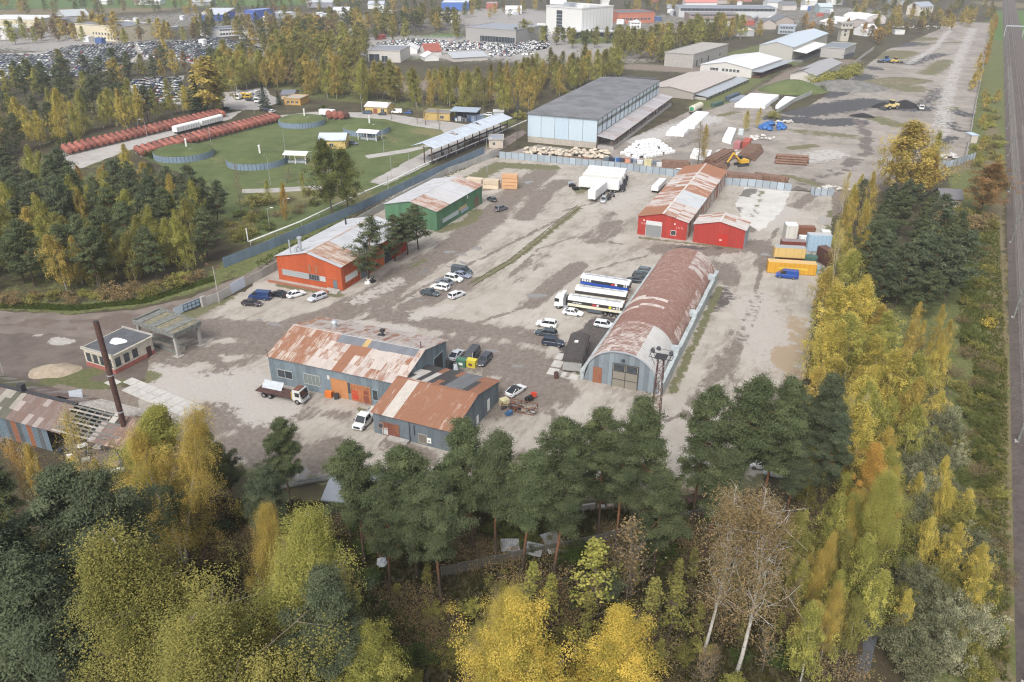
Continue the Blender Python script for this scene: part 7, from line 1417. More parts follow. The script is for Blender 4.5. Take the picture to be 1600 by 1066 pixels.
tank_row((110,243),(350,184),30,((109,241),(97,231)),'red-brown tank in the far row','far row of red-brown tanks',9.0); tank_row((226,246),(437,191),27,((225,244),(209,234)),'red-brown tank in the near row','near row of red-brown tanks',9.0)
for i,(x,y) in enumerate([(516,187),(525,187.5),(534,188),(542,187)]):
    p = G(x,y); t = thing('storage_tank','stray rusty tank standing on the lawn, %s of four' % ['leftmost','second','third','darker rightmost'][i],'tank',p,.3,'stray tanks on the lawn'); MB().tube([(0,0,1.7),(0,.4,1.7),(0,5.6,1.7),(0,6,1.7)],[.9,1.5,1.5,.9],16).build('shell',TANK if i < 3 else M['darkrust'],t); [MB().box(-1.2,y,0,1.2,y+.4,.6).build('cradle',M['conc'],t) for y in (1,4.6)]
for i,(a,b) in enumerate([((274,210),(310,201)),((313,200),(346,191))]):
    A_,B_,L,th = span(a,b); t = thing('rail_wagon','white covered rail wagon between the tank rows, %s of two' % ('left' if i == 0 else 'right'),'wagon',A_,th,'white wagons between the tank rows'); m = MB(); n = 7; v = []
    for x in (0,L):
        for j in range(n): w = math.pi*j/(n-1); v.append((x,-1.4*math.cos(w),2.9+.7*math.sin(w)))
    m.box(0,-1.4,1.0,L,1.4,2.9).add(v,[(j,j+1,n+j+1,n+j) for j in range(n-1)]+[tuple(range(n)),tuple(range(2*n-1,n-1,-1))]); m.build('body',M['white'],t); MB().box(.5,-1.1,.3,L-.5,1.1,.997).build('chassis',M['dark'],t); mm = MB()
    for k in range(9): x = L*(k+.5)/9; mm.box(x-.1,-1.46,1.05,x+.1,-1.405,2.85)
    mm.build('rib',M['galv'],t)
RINGW = flat('ring_wall_sheet',(.19,.25,.32),.7,.12)
for i,(x,y,pw) in enumerate([(288,244,89),(402,255,92),(472,194,71),(573,206,72)]):
    c = G(x,y); R = pw/2*c.length/FPX; R = pw/2*math.hypot(c.y*_c+CAMH*_s,0)/FPX; t = thing('ring_mound',['grassy round mound with blue ring wall, leftmost, by the near tanks','grassy round mound with blue ring wall, nearest the camera','grassy round mound with blue ring wall, behind the pale-roofed hut','grassy round mound with blue ring wall, by the right shelter'][i],'mound',(c.x,c.y,0),0,'ring-walled mounds of the tank farm')
    n = 48; wp = MB()
    for k in range(n):
        a0,a1 = 2*math.pi*k/n,2*math.pi*(k+1)/n-.012; q = [(R*math.cos(a),R*math.sin(a)) for a in (a0,a1)]; q2 = [((R-.15)*math.cos(a),(R-.15)*math.sin(a)) for a in (a0,a1)]
        MB().hexa([(*q[0],0),(*q[1],0),(*q2[1],0),(*q2[0],0),(*q[0],2.3),(*q[1],2.3),(*q2[1],2.3),(*q2[0],2.3)]).build('wall_panel',RINGW,t)
    v = []; f = []
    for j in range(6):
        r = (R+.02)*(1-j/6) if j < 5 else .1
        for k in range(32): w = 2*math.pi*k/32; v.append((r*math.cos(w),r*math.sin(w),2.32+1.5*(j/5)**.6+.07*math.sin(3*w+j)))
    for j in range(5):
        for k in range(32): f.append((j*32+k,j*32+(k+1) % 32,(j+1)*32+(k+1) % 32,(j+1)*32+k))
    o = obj('grass_dome',mesh('grass_dome',v,f,M['mound'] if 'mound' in M else M['lawn'],smooth=True),t)
    MB().tube([(1.5,0,3.0),(1.5,0,6.2)],[.35,.3],8).tube([(1.5,0,6.2),(1.5,0,6.7)],[.42,.42],8).build('vent_pipe',M['white'],t); MB().box(-2.5,-1,3.0,-1.3,0,3.7).tube([(3.5,-2.5,3.0),(3.5,-2.5,3.6)],.5,8).build('valve_box',M['galv'],t)
for i,(p0,p1,e) in enumerate([((446,256),(478,257),243),((560,219),(588,221),209)]):
    a,b,L,th = span(p0,p1); H = height(*p1,e); t = thing('white_shelter',['white gabled shelter on posts beside the nearest mound','white gabled shelter on posts beside the right mound'][i],'shelter',a,th); D = 5
    for x in (0,L/2,L):
        for y in (0,D): MB().box(x-.12,y-.12,0,x+.12,y+.12,H).build('post',M['white'],t)
    MB().hexa([(-.6,-.6,H),(L+.6,-.6,H),(L+.6,D/2,H+.8),(-.6,D/2,H+.8),(-.6,-.6,H+.15),(L+.6,-.6,H+.15),(L+.6,D/2,H+.95),(-.6,D/2,H+.95)]).hexa([(-.6,D/2,H+.8),(L+.6,D/2,H+.8),(L+.6,D+.6,H),(-.6,D+.6,H),(-.6,D/2,H+.95),(L+.6,D/2,H+.95),(L+.6,D+.6,H+.15),(-.6,D+.6,H+.15)]).build('roof',M['white'],t)
    MB().box(.5,1,.1,L-.5,3.5,.9).tube([(1,2,.9),(1,2,1.8)],.3,8).tube([(L-2,2,.9),(L-2,2,1.6)],.3,8).build('pump_set',M['galv'],t)
YEL = (.56,.42,.17)
bld('pale_roofed_hut','small yellow hut with pale blue roof in the middle of the lawn',(499,233),(540,233),219,9,YEL,(.50,.56,.64),roof='gx',rise=1.6,cat='hut',wins=[('f',.1,.6,2,1.0,1.4,1.2)])
bld('yellow_hut','yellow hut with white roof and a brown door by the tank farm road',(571,177),(605,179),168,9,YEL,(.62,.62,.60),roof='gx',rise=1.2,cat='hut',wins=[('f',.7,.9,1,1.0,1.6,1.4)])
a,b,L,th = span((571,177),(605,179)); tag(MB().box(L*.38,-.12,0,L*.56,-.02,2.4).build('brown_shutter_door',flat('brown_door',(.22,.08,.05),.8),None,(a.x,a.y,.0),th),'brown shutter door leaning on the yellow hut front','door')
bld('ochre_house','ochre house with low walls behind the round leafless bush',(445,164),(470,165),155,10,(.50,.30,.09),(.42,.38,.33),cat='house',wins=[('f',.1,.9,3,.9,1.2,1.3)],par=.2)
bld('dark_roofed_house','house with dark grey roof behind the ochre one',(440,155),(460,155),148,10,(.5,.42,.30),(.16,.17,.20),cat='house',roof='gx',rise=1.4)
bld('ochre_store','ochre store left of the open blue shelter',(662,187),(703,189),178,8,(.50,.36,.13),(.2,.19,.18),cat='store',par=.1,wins=[('f',.6,.8,1,.8,1.6,1.4)])
bld('brick_hut','small pale brick hut with a flat roof at the end of the blue-grey fence',(764,231),(786,231),219,9,(.46,.40,.33),(.30,.32,.37),cat='hut',par=.15,wins=[('f',.25,.45,1,1.0,.9,1.2)])
bld('blue_cabin','small lilac-blue cabin at the right of the open shelter',(741,191),(757,188),180,5,(.30,.38,.55),(.4,.45,.55),cat='cabin',par=0)
bld('grey_cabin','small grey-white cabin at the edge of the wood right of the shelter',(771,184),(787,184),175,5,(.42,.44,.45),(.5,.5,.5),cat='cabin',par=0)
a,b,L,th = span((705,190),(744,192)); t = thing('open_shelter','open shelter with a blue-grey roof and sacks stored inside','shelter',a,th); H = 4.6
MB().hexa([(-.5,-.6,H),(L+.6,-.6,H),(L+.6,7,H+.6),(-.5,7,H+.6),(-.5,-.6,H+.2),(L+.6,-.6,H+.2),(L+.6,7,H+.8),(-.5,7,H+.8)]).build('roof',M['tint'],t,col=(.32,.38,.45)); MB().box(0,6.4,0,L,6.6,H).build('back_wall',M['dark'],t)
for i in range(5): MB().box(L*i/4-.12,0,0,L*i/4+.12,.24,H).build('post',M['dark'],t)
g = random.Random(8)
for i in range(9): tag(MB().box(-.8,-.7,0,.8,.7,g.uniform(1.0,2.6)).build('stored_sack',M['tint'],None,t.matrix_basis @ Vector((1.2+i*(L-2)/9,g.uniform(1,4),0)),th+g.uniform(-.2,.2),pick(g,(2,(.55,.57,.6)),(1,(.08,.16,.35)),(1,(.12,.13,.14)))),'sack or drum stored under the open blue-grey shelter','sack','goods under the open shelter')
# the steel canopy over its loading platform
c = G(680,233,6.2); th = rad(-27); t = thing('steel_canopy','long open steel canopy with torn pale roof beside the blue-grey fence','canopy',(c.x,c.y,0),th); Dc,Wc = 62,10.5
def rs(side):
    def f(a,b,g):
        if .30 < a < .345 or .62 < a < .655: return None if b > .25 else (.48,.53,.60,.1)
        return (*jit((.47,.52,.59),g,.06),.05)
    return f
roof_plane(t,(0,0,6.2),(0,Dc,6.2),(-Wc/2,0,1.5),math.hypot(Wc/2,1.5),40,2,rs(0),seed=3); roof_plane(t,(-Wc,Dc,6.2),(-Wc,0,6.2),(Wc/2,0,1.5),math.hypot(Wc/2,1.5),40,2,rs(1),seed=4)
for i in range(6):
    y = 1+i*(Dc-2)/5
    for x in (-2.2,-5.5): MB().box(x-.15,y-.15,0,x+.15,y+.15,6.4).build('post',M['darkrust'],t)
    MB().bar((0,y,6.1),(-Wc/2,y,7.5),.15).bar((-Wc,y,6.1),(-Wc/2,y,7.5),.15).bar((0,y,6.05),(-Wc,y,6.05),.12).build('truss',M['darkrust'],t)
MB().box(-3.4,0,3.2,-2.7,Dc,3.5).box(-5.2,2,0,-2.6,Dc-4,.4).build('walkway',M['dark'],t)
for i in range(8): MB().tube([(-3.6,5+i*6,.4),(-3.6,5+i*6,2.2)],.3,8).bar((-3.6,5+i*6,2.2),(-4.8,6+i*6,3.2),.15).build('loading_arm',M['dark'] if i % 2 else M['rust'],t)
# ---------------------------------------------------------------- stacks and heaps in and behind the yard
def stack(name,label,px,rz,L,Wd,H,rows,col,cat='stack',group=None,mat=None,gap=.12):
    p = G(*px); g = random.Random(label); t = thing(name,label,cat,p,rad(rz),group); h = H/rows; me = MB().box(-L/2,-Wd/2,0,L/2,Wd/2,h-gap).mesh('pack',mat or M['tint']); sp = MB().box(-L*.4,-Wd/2,0,-L*.36,Wd/2,gap-.004).box(L*.36,-Wd/2,0,L*.4,Wd/2,gap-.004).mesh('spacer',M['wood'])
    for i in range(rows): obj('pack',me,t,(g.uniform(-.06,.06),g.uniform(-.04,.04),h*i+gap),col=jit(col,g,.1)); obj('spacer',sp,t,(0,0,h*i))
stack('timber_stack','tall stack of orange-wrapped timber packs beside the green shed',(797,294),-8,5.2,3.0,4.6,4,(.58,.34,.18)); stack('timber_stack','lower stack of cream timber packs left of the orange one',(768,294),-10,5.2,3.0,2.8,2,(.60,.49,.36)); stack('timber_stack','low row of cream timber packs at the corner of the green shed',(742,285),-20,6,3.0,1.4,1,(.60,.50,.38))
def pipes(label,a,b,n,rows,r=.3,group='rusty pipe stacks',mat=None,name='pipe_stack',square=False):
    A_,B_,L,th = span(a,b); t = thing(name,label,'pipe stack',A_,th,group); me = (MB().box(0,-r,0,L,r,2*r) if square else MB().tube([(0,0,r),(L,0,r)],r,8)).mesh('pipe',mat or M['pipe']); g = random.Random(label)
    for j in range(rows):
        for i in range(n-(0 if square else j)): obj('pipe',me,t,(g.uniform(-.5,.5),(i+(0 if square else j*.5))*2.05*r,j*r*(2.02 if square else 1.75)))
M['pipe'] = flat('rusty_pipe',(.20,.12,.085),.8,.3,1.0)
pipes('long stack of rusty pipes, rightmost of the stacks behind the red shed',(1212,256),(1262,259),5,4,.45); pipes('rusty pipe stack pointing away behind the excavator',(1178,252),(1192,237),9,4,.4); pipes('rusty pipe heap at the far side of the red shed roof',(1122,262),(1150,246),8,4,.42); pipes('second rusty pipe heap leaning by the red shed',(1134,265),(1140,258),12,2,.4)
pipes('long rusty beams lying behind the right back fence, rear bundle',(1178,280),(1228,288),3,2,.5,square=True); pipes('long rusty beams lying behind the right back fence, front bundle',(1134,280),(1188,286),4,2,.5,square=True); pipes('rusty rails bundled behind the back fence left of the red shed',(1035,262),(1076,264),4,3,.4,square=True); pipes('rusty rails before the boulder heap',(872,247),(924,250),2,1,.3,square=True)
def heap(name,label,cat,px,n,rx,ry,hz,mk,group,th=0,seed=1,colf=None,cone=True,member=None):
    """n loose pieces piled up, each a thing of its own"""
    c = G(*px); g = random.Random(seed); th = rad(th)
    for i in range(n):
        w = g.uniform(0,6.28); r = math.sqrt(g.random()); z = max(0,hz*(1-r)*g.uniform(.5,1)) if cone else g.random()*hz
        x,y = rx*r*math.cos(w),ry*r*math.sin(w); o = obj(name,g.choice(mk),None,(c.x+x*math.cos(th)-y*math.sin(th),c.y+x*math.sin(th)+y*math.cos(th),z),g.uniform(0,6),colf(g) if colf else None); o.rotation_euler[0] = g.uniform(-.2,.2); tag(o,label,cat,group)
def rockmesh(name,s,mat,seed,flatz=.75):
    g = random.Random(seed); v = []; f = []; n = 7
    for j in range(5):
        ph = math.pi*j/4
        for i in range(n): w = 2*math.pi*i/n; r = s*(1+g.uniform(-.22,.22)); v.append((r*math.sin(ph)*math.cos(w),r*math.sin(ph)*math.sin(w),flatz*(r*math.cos(ph)+s)*.9))
    for j in range(4):
        for i in range(n): f.append((j*n+i,j*n+(i+1) % n,(j+1)*n+(i+1) % n,(j+1)*n+i))
    return mesh(name,v,f,mat)
BAGS = [MB().hexa([(-.5,-.5,0),(.5,-.5,0),(.5,.5,0),(-.5,.5,0),(-.55,-.55,.85),(.55,-.55,.85),(.55,.55,.85),(-.55,.55,.85)]).hexa([(-.5,-.5,.853),(.5,-.5,.853),(.5,.5,.853),(-.5,.5,.853),(-.2,-.2,1.15),(.2,-.2,1.15),(.2,.2,1.15),(-.2,.2,1.15)]).mesh('bulk_bag',M['fleece'])]
c = G(1012,240); g = random.Random(11); th = rad(33); nb_ = 0
for lay in range(5):
    for i in range(15-2*lay):
        for j in range(8-lay):
            if nb_ > 250 or g.random() < .10: continue
            edge_ = lay == 4 or i in (0,14-2*lay) or j in (0,7-lay) or g.random() < .4
            if not edge_: continue
            x,y = (i-(14-2*lay)/2)*1.3+g.uniform(-.2,.2),(j-(7-lay)/2)*1.3+g.uniform(-.2,.2)
            o = obj('bulk_bag',BAGS[0],None,(c.x+x*math.cos(th)-y*math.sin(th),c.y+x*math.sin(th)+y*math.cos(th),lay*1.0),th+g.uniform(-.3,.3)); tag(o,'white bulk bag in the big heap before the blue warehouse canopy','bulk bag','heaped white bulk bags'); nb_ += 1
ROCKS = [rockmesh('boulder',s,flat('pale_boulder',(.50,.44,.36),.9,.2),i) for i,s in enumerate((.9,.75,1.05,.65))]
a,b,L,th = span((818,243),(952,250)); g = random.Random(21)
for i in range(190):
    q = g.random(); p = a+(b-a)*q+Vector((-math.sin(th),math.cos(th),0))*g.uniform(0,6.5); k = max(0,1-abs((p-(a+(b-a)*q)).length-3)/3.4)
    o = obj('boulder',g.choice(ROCKS),None,(p.x,p.y,k*g.uniform(0,2.4)),g.uniform(0,6)); tag(o,'pale boulder in the long heap below the blue warehouse','boulder','boulders heaped below the blue warehouse')
BAR = MB().tube([(0,0,0),(0,0,1.15)],[.38,.38],10).mesh('barrel',M['tint']); BINM = MB().hexa([(-.9,-.6,0),(.9,-.6,0),(.9,.6,0),(-.9,.6,0),(-1,-.7,1.2),(1,-.7,1.2),(1,.7,1.2),(-1,.7,1.2)]).box(-1.02,-.72,1.203,1.02,.72,1.3).mesh('bin',M['tint'])
for i,(x,y,c) in enumerate([(947,252,(.12,.15,.18)),(952,251,(.03,.05,.09)),(957,252,(.03,.04,.07)),(962,252,(.25,.45,.6)),(967,252.5,(.03,.10,.34)),(972,253,(.05,.06,.09)),(977,253,(.45,.12,.07)),(981,254,(.6,.3,.2)),(985,254,(.06,.08,.12)),(990,254,(.2,.25,.32)),(1000,256,(.6,.62,.64)),(1024,257,(.15,.18,.22)),(1030,260,(.62,.63,.64))]):
    t = tag(obj('scrap_bin',BINM,None,G(x,y),rad(-15),c),'%s bin in the row behind the back fence, %s from the left' % (['slate','black','black','pale blue','bright blue','dark','red','salmon','dark','grey-blue','white','dark slate','white'][i],(OW[i])),'bin','bins behind the back fence')
IBC = MB().box(-.6,-.5,.15,.6,.5,1.15).tube([(0,0,1.15),(0,0,1.22)],[.15,.15],8).mesh('tank_body',flat('yellowed_plastic',(.55,.50,.30),.5))
def ibc(px,label,rz=0,s=1.0):
    t = thing('liquid_container',label,'container',G(*px),rad(rz)); o = obj('tank_body',IBC,t); m = MB(); m.box(-.6,-.5,0,.6,.5,.12)
    for x in (-.6,0,.6): m.bar((x,-.52,.1),(x,-.52,1.17),.04).bar((x,.52,.1),(x,.52,1.17),.04)
    m.build('cage',M['galv'],t); t.scale = (s,)*3
ibc((788,634),'cream liquid container by the rusty annex corner',30,1.25); ibc((1012,260),'pale yellow liquid container behind the back fence',-15,2.2)
for i,(x,y,c,lb) in enumerate([(722,572,(.07,.17,.12),'dark green bin left of the yellow one by the workshop'),(737,573,(.62,.52,.06),'yellow bin right of the green one by the workshop')]):
    t = tag(obj('waste_bin',BINM,None,G(x,y),rad(-22),c),lb,'bin'); t.scale = (1.0,.9,1.25)
    MB().box(-.4,-.73,.4,.4,-.68,.8).build('bin_sign',M['white'] if i == 0 else M['rust'],t)
g = random.Random(4)
for i,(x,y,lb) in enumerate([(700,573,'dark tyre and grey scrap heap left of the green bin, larger piece'),(706,575,'leaning dark door panel in the scrap by the green bin'),(711,576,'small grey part at the foot of the scrap by the green bin'),(696,568,'dark crate at the workshop doorway')]):
    tag(MB().hexa([(-.8,-.4,0),(.7,-.5,0),(.8,.4,0),(-.7,.5,0),(-.3,-.3,1.7-.3*i),(.3,-.2,1.5-.3*i),(.2,.3,1.6-.3*i),(-.3,.3,1.4-.3*i)]).tube([(.6,-.6,.4),(.7,-.2,.5)],[.4,.4],10).build('scrap_piece',[M['dark'],M['rubber'],M['galv'],M['rubber']][i],None,G(x,y),i),lb,'scrap')
tag(MB().tube([(0,0,0),(0,0,.3),(0,0,.32),(0,0,.9),(0,0,.92),(0,0,1.3)],[.42,.42,.45,.42,.45,.42],12).build('barrel',M['darkrust'],None,G(869,591)),'rusty barrel by the concrete slabs near the wagon hut','barrel')
# scrap frame
p = G(812,640); t = thing('scrap_rack','rusty steel frame with scrap beside the white fastback','scrap',p,rad(-20))
m = MB()
for z in (.1,1.2): m.bar((-3,-1.1,z),(3,-1.1,z),.12).bar((-3,1.1,z),(3,1.1,z),.12)
for x in (-3,0,3): m.bar((x,-1.1,.1),(x,-1.1,1.2),.12).bar((x,1.1,.1),(x,1.1,1.2),.12).bar((x,-1.1,1.2),(x,1.1,1.2),.12)
m.build('frame',M['rust'],t); g = random.Random(31)
for i in range(14): MB().box(-.5,-.3,0,.5,.3,.3).build('scrap_bit',[M['dark'],M['wood'],M['rust'],M['galv']][i % 4],t,(g.uniform(-2.8,2.8),g.uniform(-1,1),.1+.3*(i % 3)),g.uniform(0,3))
tag(MB().tube([(-.6,0,.5),(-.3,0,.5)],[.55,.55],12).tube([(.2,.3,.9),(.8,.3,.9)],[.3,.3],8).box(-.2,-.3,.4,.8,.5,1.0).build('scrap_engine',M['rubber'],None,G(826,628),.4),'black engine block and wheels at the end of the scrap frame','scrap'); tag(MB().hexa([(-.5,-.4,.7),(.5,-.4,.7),(.5,.4,.7),(-.5,.4,.7),(-.2,-.3,1.5),(.6,-.3,1.3),(.6,.3,1.3),(-.2,.3,1.5)]).bar((0,0,0),(0,0,.7),.2).build('red_hood',flat('red_paint',(.55,.06,.03),.5),None,G(833,624),.5),'small red machine hood behind the black engine block','machine')
tag(MB().box(-.6,-.4,0,.6,.4,.5).box(-.3,-.5,.503,.5,.2,.8).build('blue_drum_scrap',flat('blue_plastic',(.05,.12,.24),.5),None,G(795,648),.6),'blue and white scrap below the cream liquid container','scrap')
# the dark-roofed hut on wheels
a,b,L,th = span((879,581),(908,584)); t = thing('wagon_hut','grey planked wagon hut with dark rounded roof left of the hangar','hut',a,th); D,H = 11.0,2.6
n = 9; me = MB().box(.01,0,.4,L/n-.01,.08,H).mesh('plank',M['greyplank'] if 'greyplank' in M else flat('grey_planks',(.33,.33,.32),.9,.2,3))
for i in range(n): obj('plank',me,t,(L/n*i,.01*(i % 2),0)); obj('plank',me,t,(L/n*i,D-.09,0))
n2 = 16; me2 = MB().box(0,.01,.4,.08,D/n2-.01,H).mesh('plank',M['galv'])
for i in range(n2): obj('plank',me2,t,(L-.08,D/n2*i,0)); obj('plank',me2,t,(0,D/n2*i,0))
v = []
for y in (-.25,D+.25):
    for j in range(9): w = math.pi*j/8; v.append((L/2-(L/2+.2)*math.cos(w),y,H-.1+.75*math.sin(w)))
obj('roof',mesh('roof',v,[(j,j+1,10+j,9+j) for j in range(8)]+[tuple(range(9)),tuple(range(17,8,-1))],flat('tarred_roof',(.07,.062,.06),.9,.25,1.2)),t)
MB().box(L*.35,6.5,H+.66,L*.55,7.3,H+.8).build('roof_box',M['white'],t)
for i in range(2): MB().box(L+.002,3+3.5*i,1.2,L+.06,4.2+3.5*i,2.2).build('window',M['pane'],t)
wheels(t,(.4,L-.4),(1.5,),.4,.25); MB().box(.2,.2,.25,L-.2,D-.2,.4).build('chassis',M['dark'],t)
tag(MB().box(-.3,-.25,0,.3,.25,.95).hexa([(-.3,-.25,.953),(.3,-.25,.953),(.3,.25,.953),(-.3,.25,.953),(-.25,-.2,1.05),(.35,-.2,1.05),(.35,.2,1.1),(-.25,.2,1.1)]).build('traffic_barrier',flat('orange_plastic',(.60,.16,.03),.6),None,G(514,621),-.3),'orange box leaning at the orange workshop door','box').scale = (2.2,1,1.3)
tag(MB().box(-.4,-.4,0,.4,.4,1).build('dark_bin',M['dark'],None,G(526,623),.2),'dark bin right of the orange box at the workshop','bin')
for i,(x,y,lb) in enumerate([(575,443,'white plastic chairs and frames heaped at the orange shed door'),(583,441,'black appliance in the heap at the orange shed door')]): tag(MB().bar((-.6,0,0),(.6,.2,1.3),.15).bar((.6,0,0),(-.4,.3,1.2),.15).box(-.7,-.5,0,.5,.4,.5).build('door_heap',[M['white'],M['rubber']][i],None,G(x,y),i),lb,'scrap')
tag(MB().hexa([(-1.6,-.1,0),(1.6,-.1,0),(1.6,.1,0),(-1.6,.1,0),(-1.6,.5,1.2),(1.6,.5,1.2),(1.6,.7,1.2),(-1.6,.7,1.2)]).build('window_frame',M['white'],None,G(547,447),rad(64)),'white window frame leaning on the corner of the orange shed','frame')
# containers and junk by the right fence
def cont(label,px,rz,L,Wd,H,col,z=0,top=None,ribs=10,name='freight_container',band=None):
    p = G(*px); t = thing(name,label,'container',(p.x,p.y,z),rad(rz)); MB().box(-L/2,0,.12,L/2,Wd,H).build('box',M['tint'],t,col=col); MB().box(-L/2+.06,.06,H+.003,L/2-.06,Wd-.06,H+.06).build('roof',M['tint'],t,col=top or col); m = MB()
    for i in range(ribs): x = -L/2+L*(i+.5)/ribs; m.box(x-.1,-.04,.2,x+.1,-.003,H-.1)
    for s in (-1,1): m.box(s*L/2-.03*(s < 0),.2,.2,s*L/2+.03*(s > 0),Wd-.2,H-.1)
    m.build('rib',M['tint'],t,col=tuple(c*.85 for c in col)); mm = MB().box(0,0,0,.16,.16,H+.08).mesh('corner_post',M['tint'])
    for x in (-L/2-.01,L/2-.15):
        for y in (-.02,Wd-.14): obj('corner_post',mm,t,(x,y,0),col=tuple(c*.7 for c in col))
    if band: MB().box(-L*.28,-.05,H*.42,L*.32,-.042,H*.62).build('band',M['tint'],t,col=band)
    return t
cont('long bright yellow container with a paler band behind the blue van',(1236,429),-11,11.6,2.5,2.9,(.62,.33,.035),band=(.66,.45,.06),top=(.6,.42,.2))
cont('sand-coloured container standing on the yellow one',(1230,421),-9,7.6,2.4,2.6,(.55,.40,.16),z=2.98,top=(.34,.36,.36),ribs=4); cont('maroon container behind the sand-coloured one',(1236,408),-9,6.0,2.4,5.2,(.18,.05,.035),top=(.25,.2,.2)); cont('light blue container in the scrap corner',(1278,394),-8,6.0,2.4,4.6,(.34,.48,.60),top=(.45,.46,.47),ribs=6)
cont('dark brown container at the right of the scrap corner',(1282,412),-75,4.6,2.4,4.0,(.12,.06,.05)); cont('small white cabin with flat roof at the back of the scrap corner',(1235,377),-6,3.2,3.4,4.4,(.50,.48,.44),top=(.76,.77,.78),ribs=2,name='white_cabin'); cont('white fridge box in front of the white cabin',(1254,388),-8,2.2,1.6,3.2,(.68,.70,.71),ribs=2,name='fridge_box'); cont('rust brown container at the far side of the scrap corner',(1258,370),-8,5.0,2.2,2.6,(.20,.085,.05)); cont('green low tank box beside the sand-coloured container',(1264,416),-20,3.4,2.6,2.2,(.07,.14,.11),name='green_box',ribs=3)
p = G(1287,380); t = thing('lorry_cab','white lorry cab standing on end in the scrap corner','truck',p,rad(80)); MB().hexa([(-1.2,-1.2,.8),(1.6,-1.2,.8),(1.6,1.2,.8),(-1.2,1.2,.8),(-1.2,-1.1,3.6),(1.0,-1.1,3.6),(1.0,1.1,3.6),(-1.2,1.1,3.6)]).build('cab',M['tint'],t,col=(.70,.70,.68)); MB().hexa([(-1.24,-1,1.8),(-1.2,-1,1.8),(-1.2,1,1.8),(-1.24,1,1.8),(-1.24,-.95,3.2),(-1.2,-.95,3.2),(-1.2,.95,3.2),(-1.24,.95,3.2)]).build('windscreen',M['glass'],t); wheels(t,(.5,),(-1,1))
g = random.Random(17)
for i,(x,y,c,s) in enumerate([(1250,380,(.10,.11,.12),1.2),(1246,382,(.6,.62,.62),.7),(1262,378,(.06,.06,.07),1.1),(1270,376,(.5,.5,.48),.8),(1275,379,(.12,.10,.09),1.2),(1222,398,(.6,.6,.58),.8),(1217,402,(.66,.66,.64),.6),(1256,404,(.7,.7,.68),.8),(1265,405,(.16,.18,.2),1.0),(1270,410,(.08,.08,.09),.9),(1260,410,(.3,.32,.36),.9),(1215,410,(.05,.09,.07),1.0),(1272,425,(.08,.3,.16),.9),(1208,420,(.5,.48,.42),.6),(1278,420,(.35,.45,.52),.7)]):
    tag(MB().hexa([(-.9*s,-.7*s,0),(.9*s,-.6*s,0),(.8*s,.7*s,0),(-.8*s,.6*s,0),(-.6*s,-.5*s,1.5*s),(.7*s,-.4*s,1.2*s),(.5*s,.5*s,1.4*s),(-.6*s,.4*s,1.1*s)]).bar((-1.2*s,0,.2),(.9*s,.4*s,1.7*s),.12).build('junk_piece',M['tint'],None,G(x,y),g.uniform(0,6),c),['black scrap in front of the white cabin','pale gas bottle beside the white cabin','dark scrap behind the light blue container','pale bent rods above the light blue container','dark scrap at the foot of the upended lorry cab','white crate left of the maroon container','small white box at the left of the scrap corner','white board between maroon and light blue containers','dark blue scrap right of the maroon container','black crate left of the dark brown container','grey crate above the green box','dark green barrel left of the maroon container','green netting right of the yellow container','small pale post left of the sand-coloured container','pale blue barrel beside the dark brown container'][i],'scrap')
fence('block_wall','short grey block wall behind the scrap corner',[(1277,350),(1298,352)],2.2,3,(.32,.31,.30),.25,mat=M['tint'])
# storage yard: wrapped stacks, containers, tank wagon, heaps and machines
def wrapped(label,poly,h,nx,ny,group):
    P_ = [G(*q) for q in poly]; t = thing('wrapped_stack',label,'stack',P_[0],0,group)
    for i in range(nx):
        for j in range(ny):
            q = [P_[0]+(P_[1]-P_[0])*s+(P_[3]-P_[0])*u+(P_[0]-P_[1]+P_[2]-P_[3])*s*u-P_[0] for s,u in ((i/nx+.006,j/ny+.006),((i+1)/nx-.006,j/ny+.006),((i+1)/nx-.006,(j+1)/ny-.006),(i/nx+.006,(j+1)/ny-.006))]
            hh = h+.12*((i*3+j*5) % 3); MB().hexa([*[(p.x,p.y,0) for p in q],*[(p.x,p.y,hh) for p in q]]).build('wrapped_block',M['fleece'],t)
wrapped('large white-wrapped stack, left of the two at the coal wall',[(1147,168),(1195,170),(1217,154),(1172,151)],1.8,6,3,'white-wrapped stacks'); wrapped('white-wrapped stack, right of the two at the coal wall',[(1211,170),(1222,172),(1245,157),(1226,155)],1.6,3,4,'white-wrapped stacks'); wrapped('low white-wrapped rows nearest the bulk bag heap',[(1040,212),(1068,214),(1078,205),(1050,203)],1.3,6,2,'white-wrapped stacks'); wrapped('low white-wrapped rows in the middle of the stone yard',[(1057,200),(1085,202),(1096,193),(1070,191)],1.3,6,2,'white-wrapped stacks'); wrapped('low white-wrapped rows farthest along the canopy',[(1072,189),(1096,191),(1108,180),(1088,178)],1.2,5,2,'white-wrapped stacks'); wrapped('white-wrapped rows by the yellow birch',[(1128,222),(1142,226),(1150,205),(1138,203)],1.3,3,4,'white-wrapped stacks'); wrapped('white rolls behind the red shed by the bare birch',[(1078,248),(1108,252),(1112,241),(1084,238)],1.4,5,2,'white-wrapped stacks')
cont('faded pink container, left of the two red ones',(1157,232),68,6,2.5,2.6,(.42,.17,.17),ribs=6); cont('red container, right of the two by the yellow birches',(1171,231),68,8,2.6,3.0,(.38,.085,.06),ribs=6); cont('small grey cabin on top of the red containers',(1160,222),68,2,2,2.4,(.55,.6,.62),z=2.7,ribs=2,name='grey_cabin'); cont('dark blue freight box beside the green one near the tan warehouse',(1148,155),56,16,2.4,2.2,(.07,.09,.13)); cont('dark green fenced box near the tan warehouse',(1124,166),52,10,2.2,1.8,(.06,.11,.09)); cont('slate grey freight box left of the large white-wrapped stack',(1160,157),56,16,4,1.2,(.24,.27,.32))
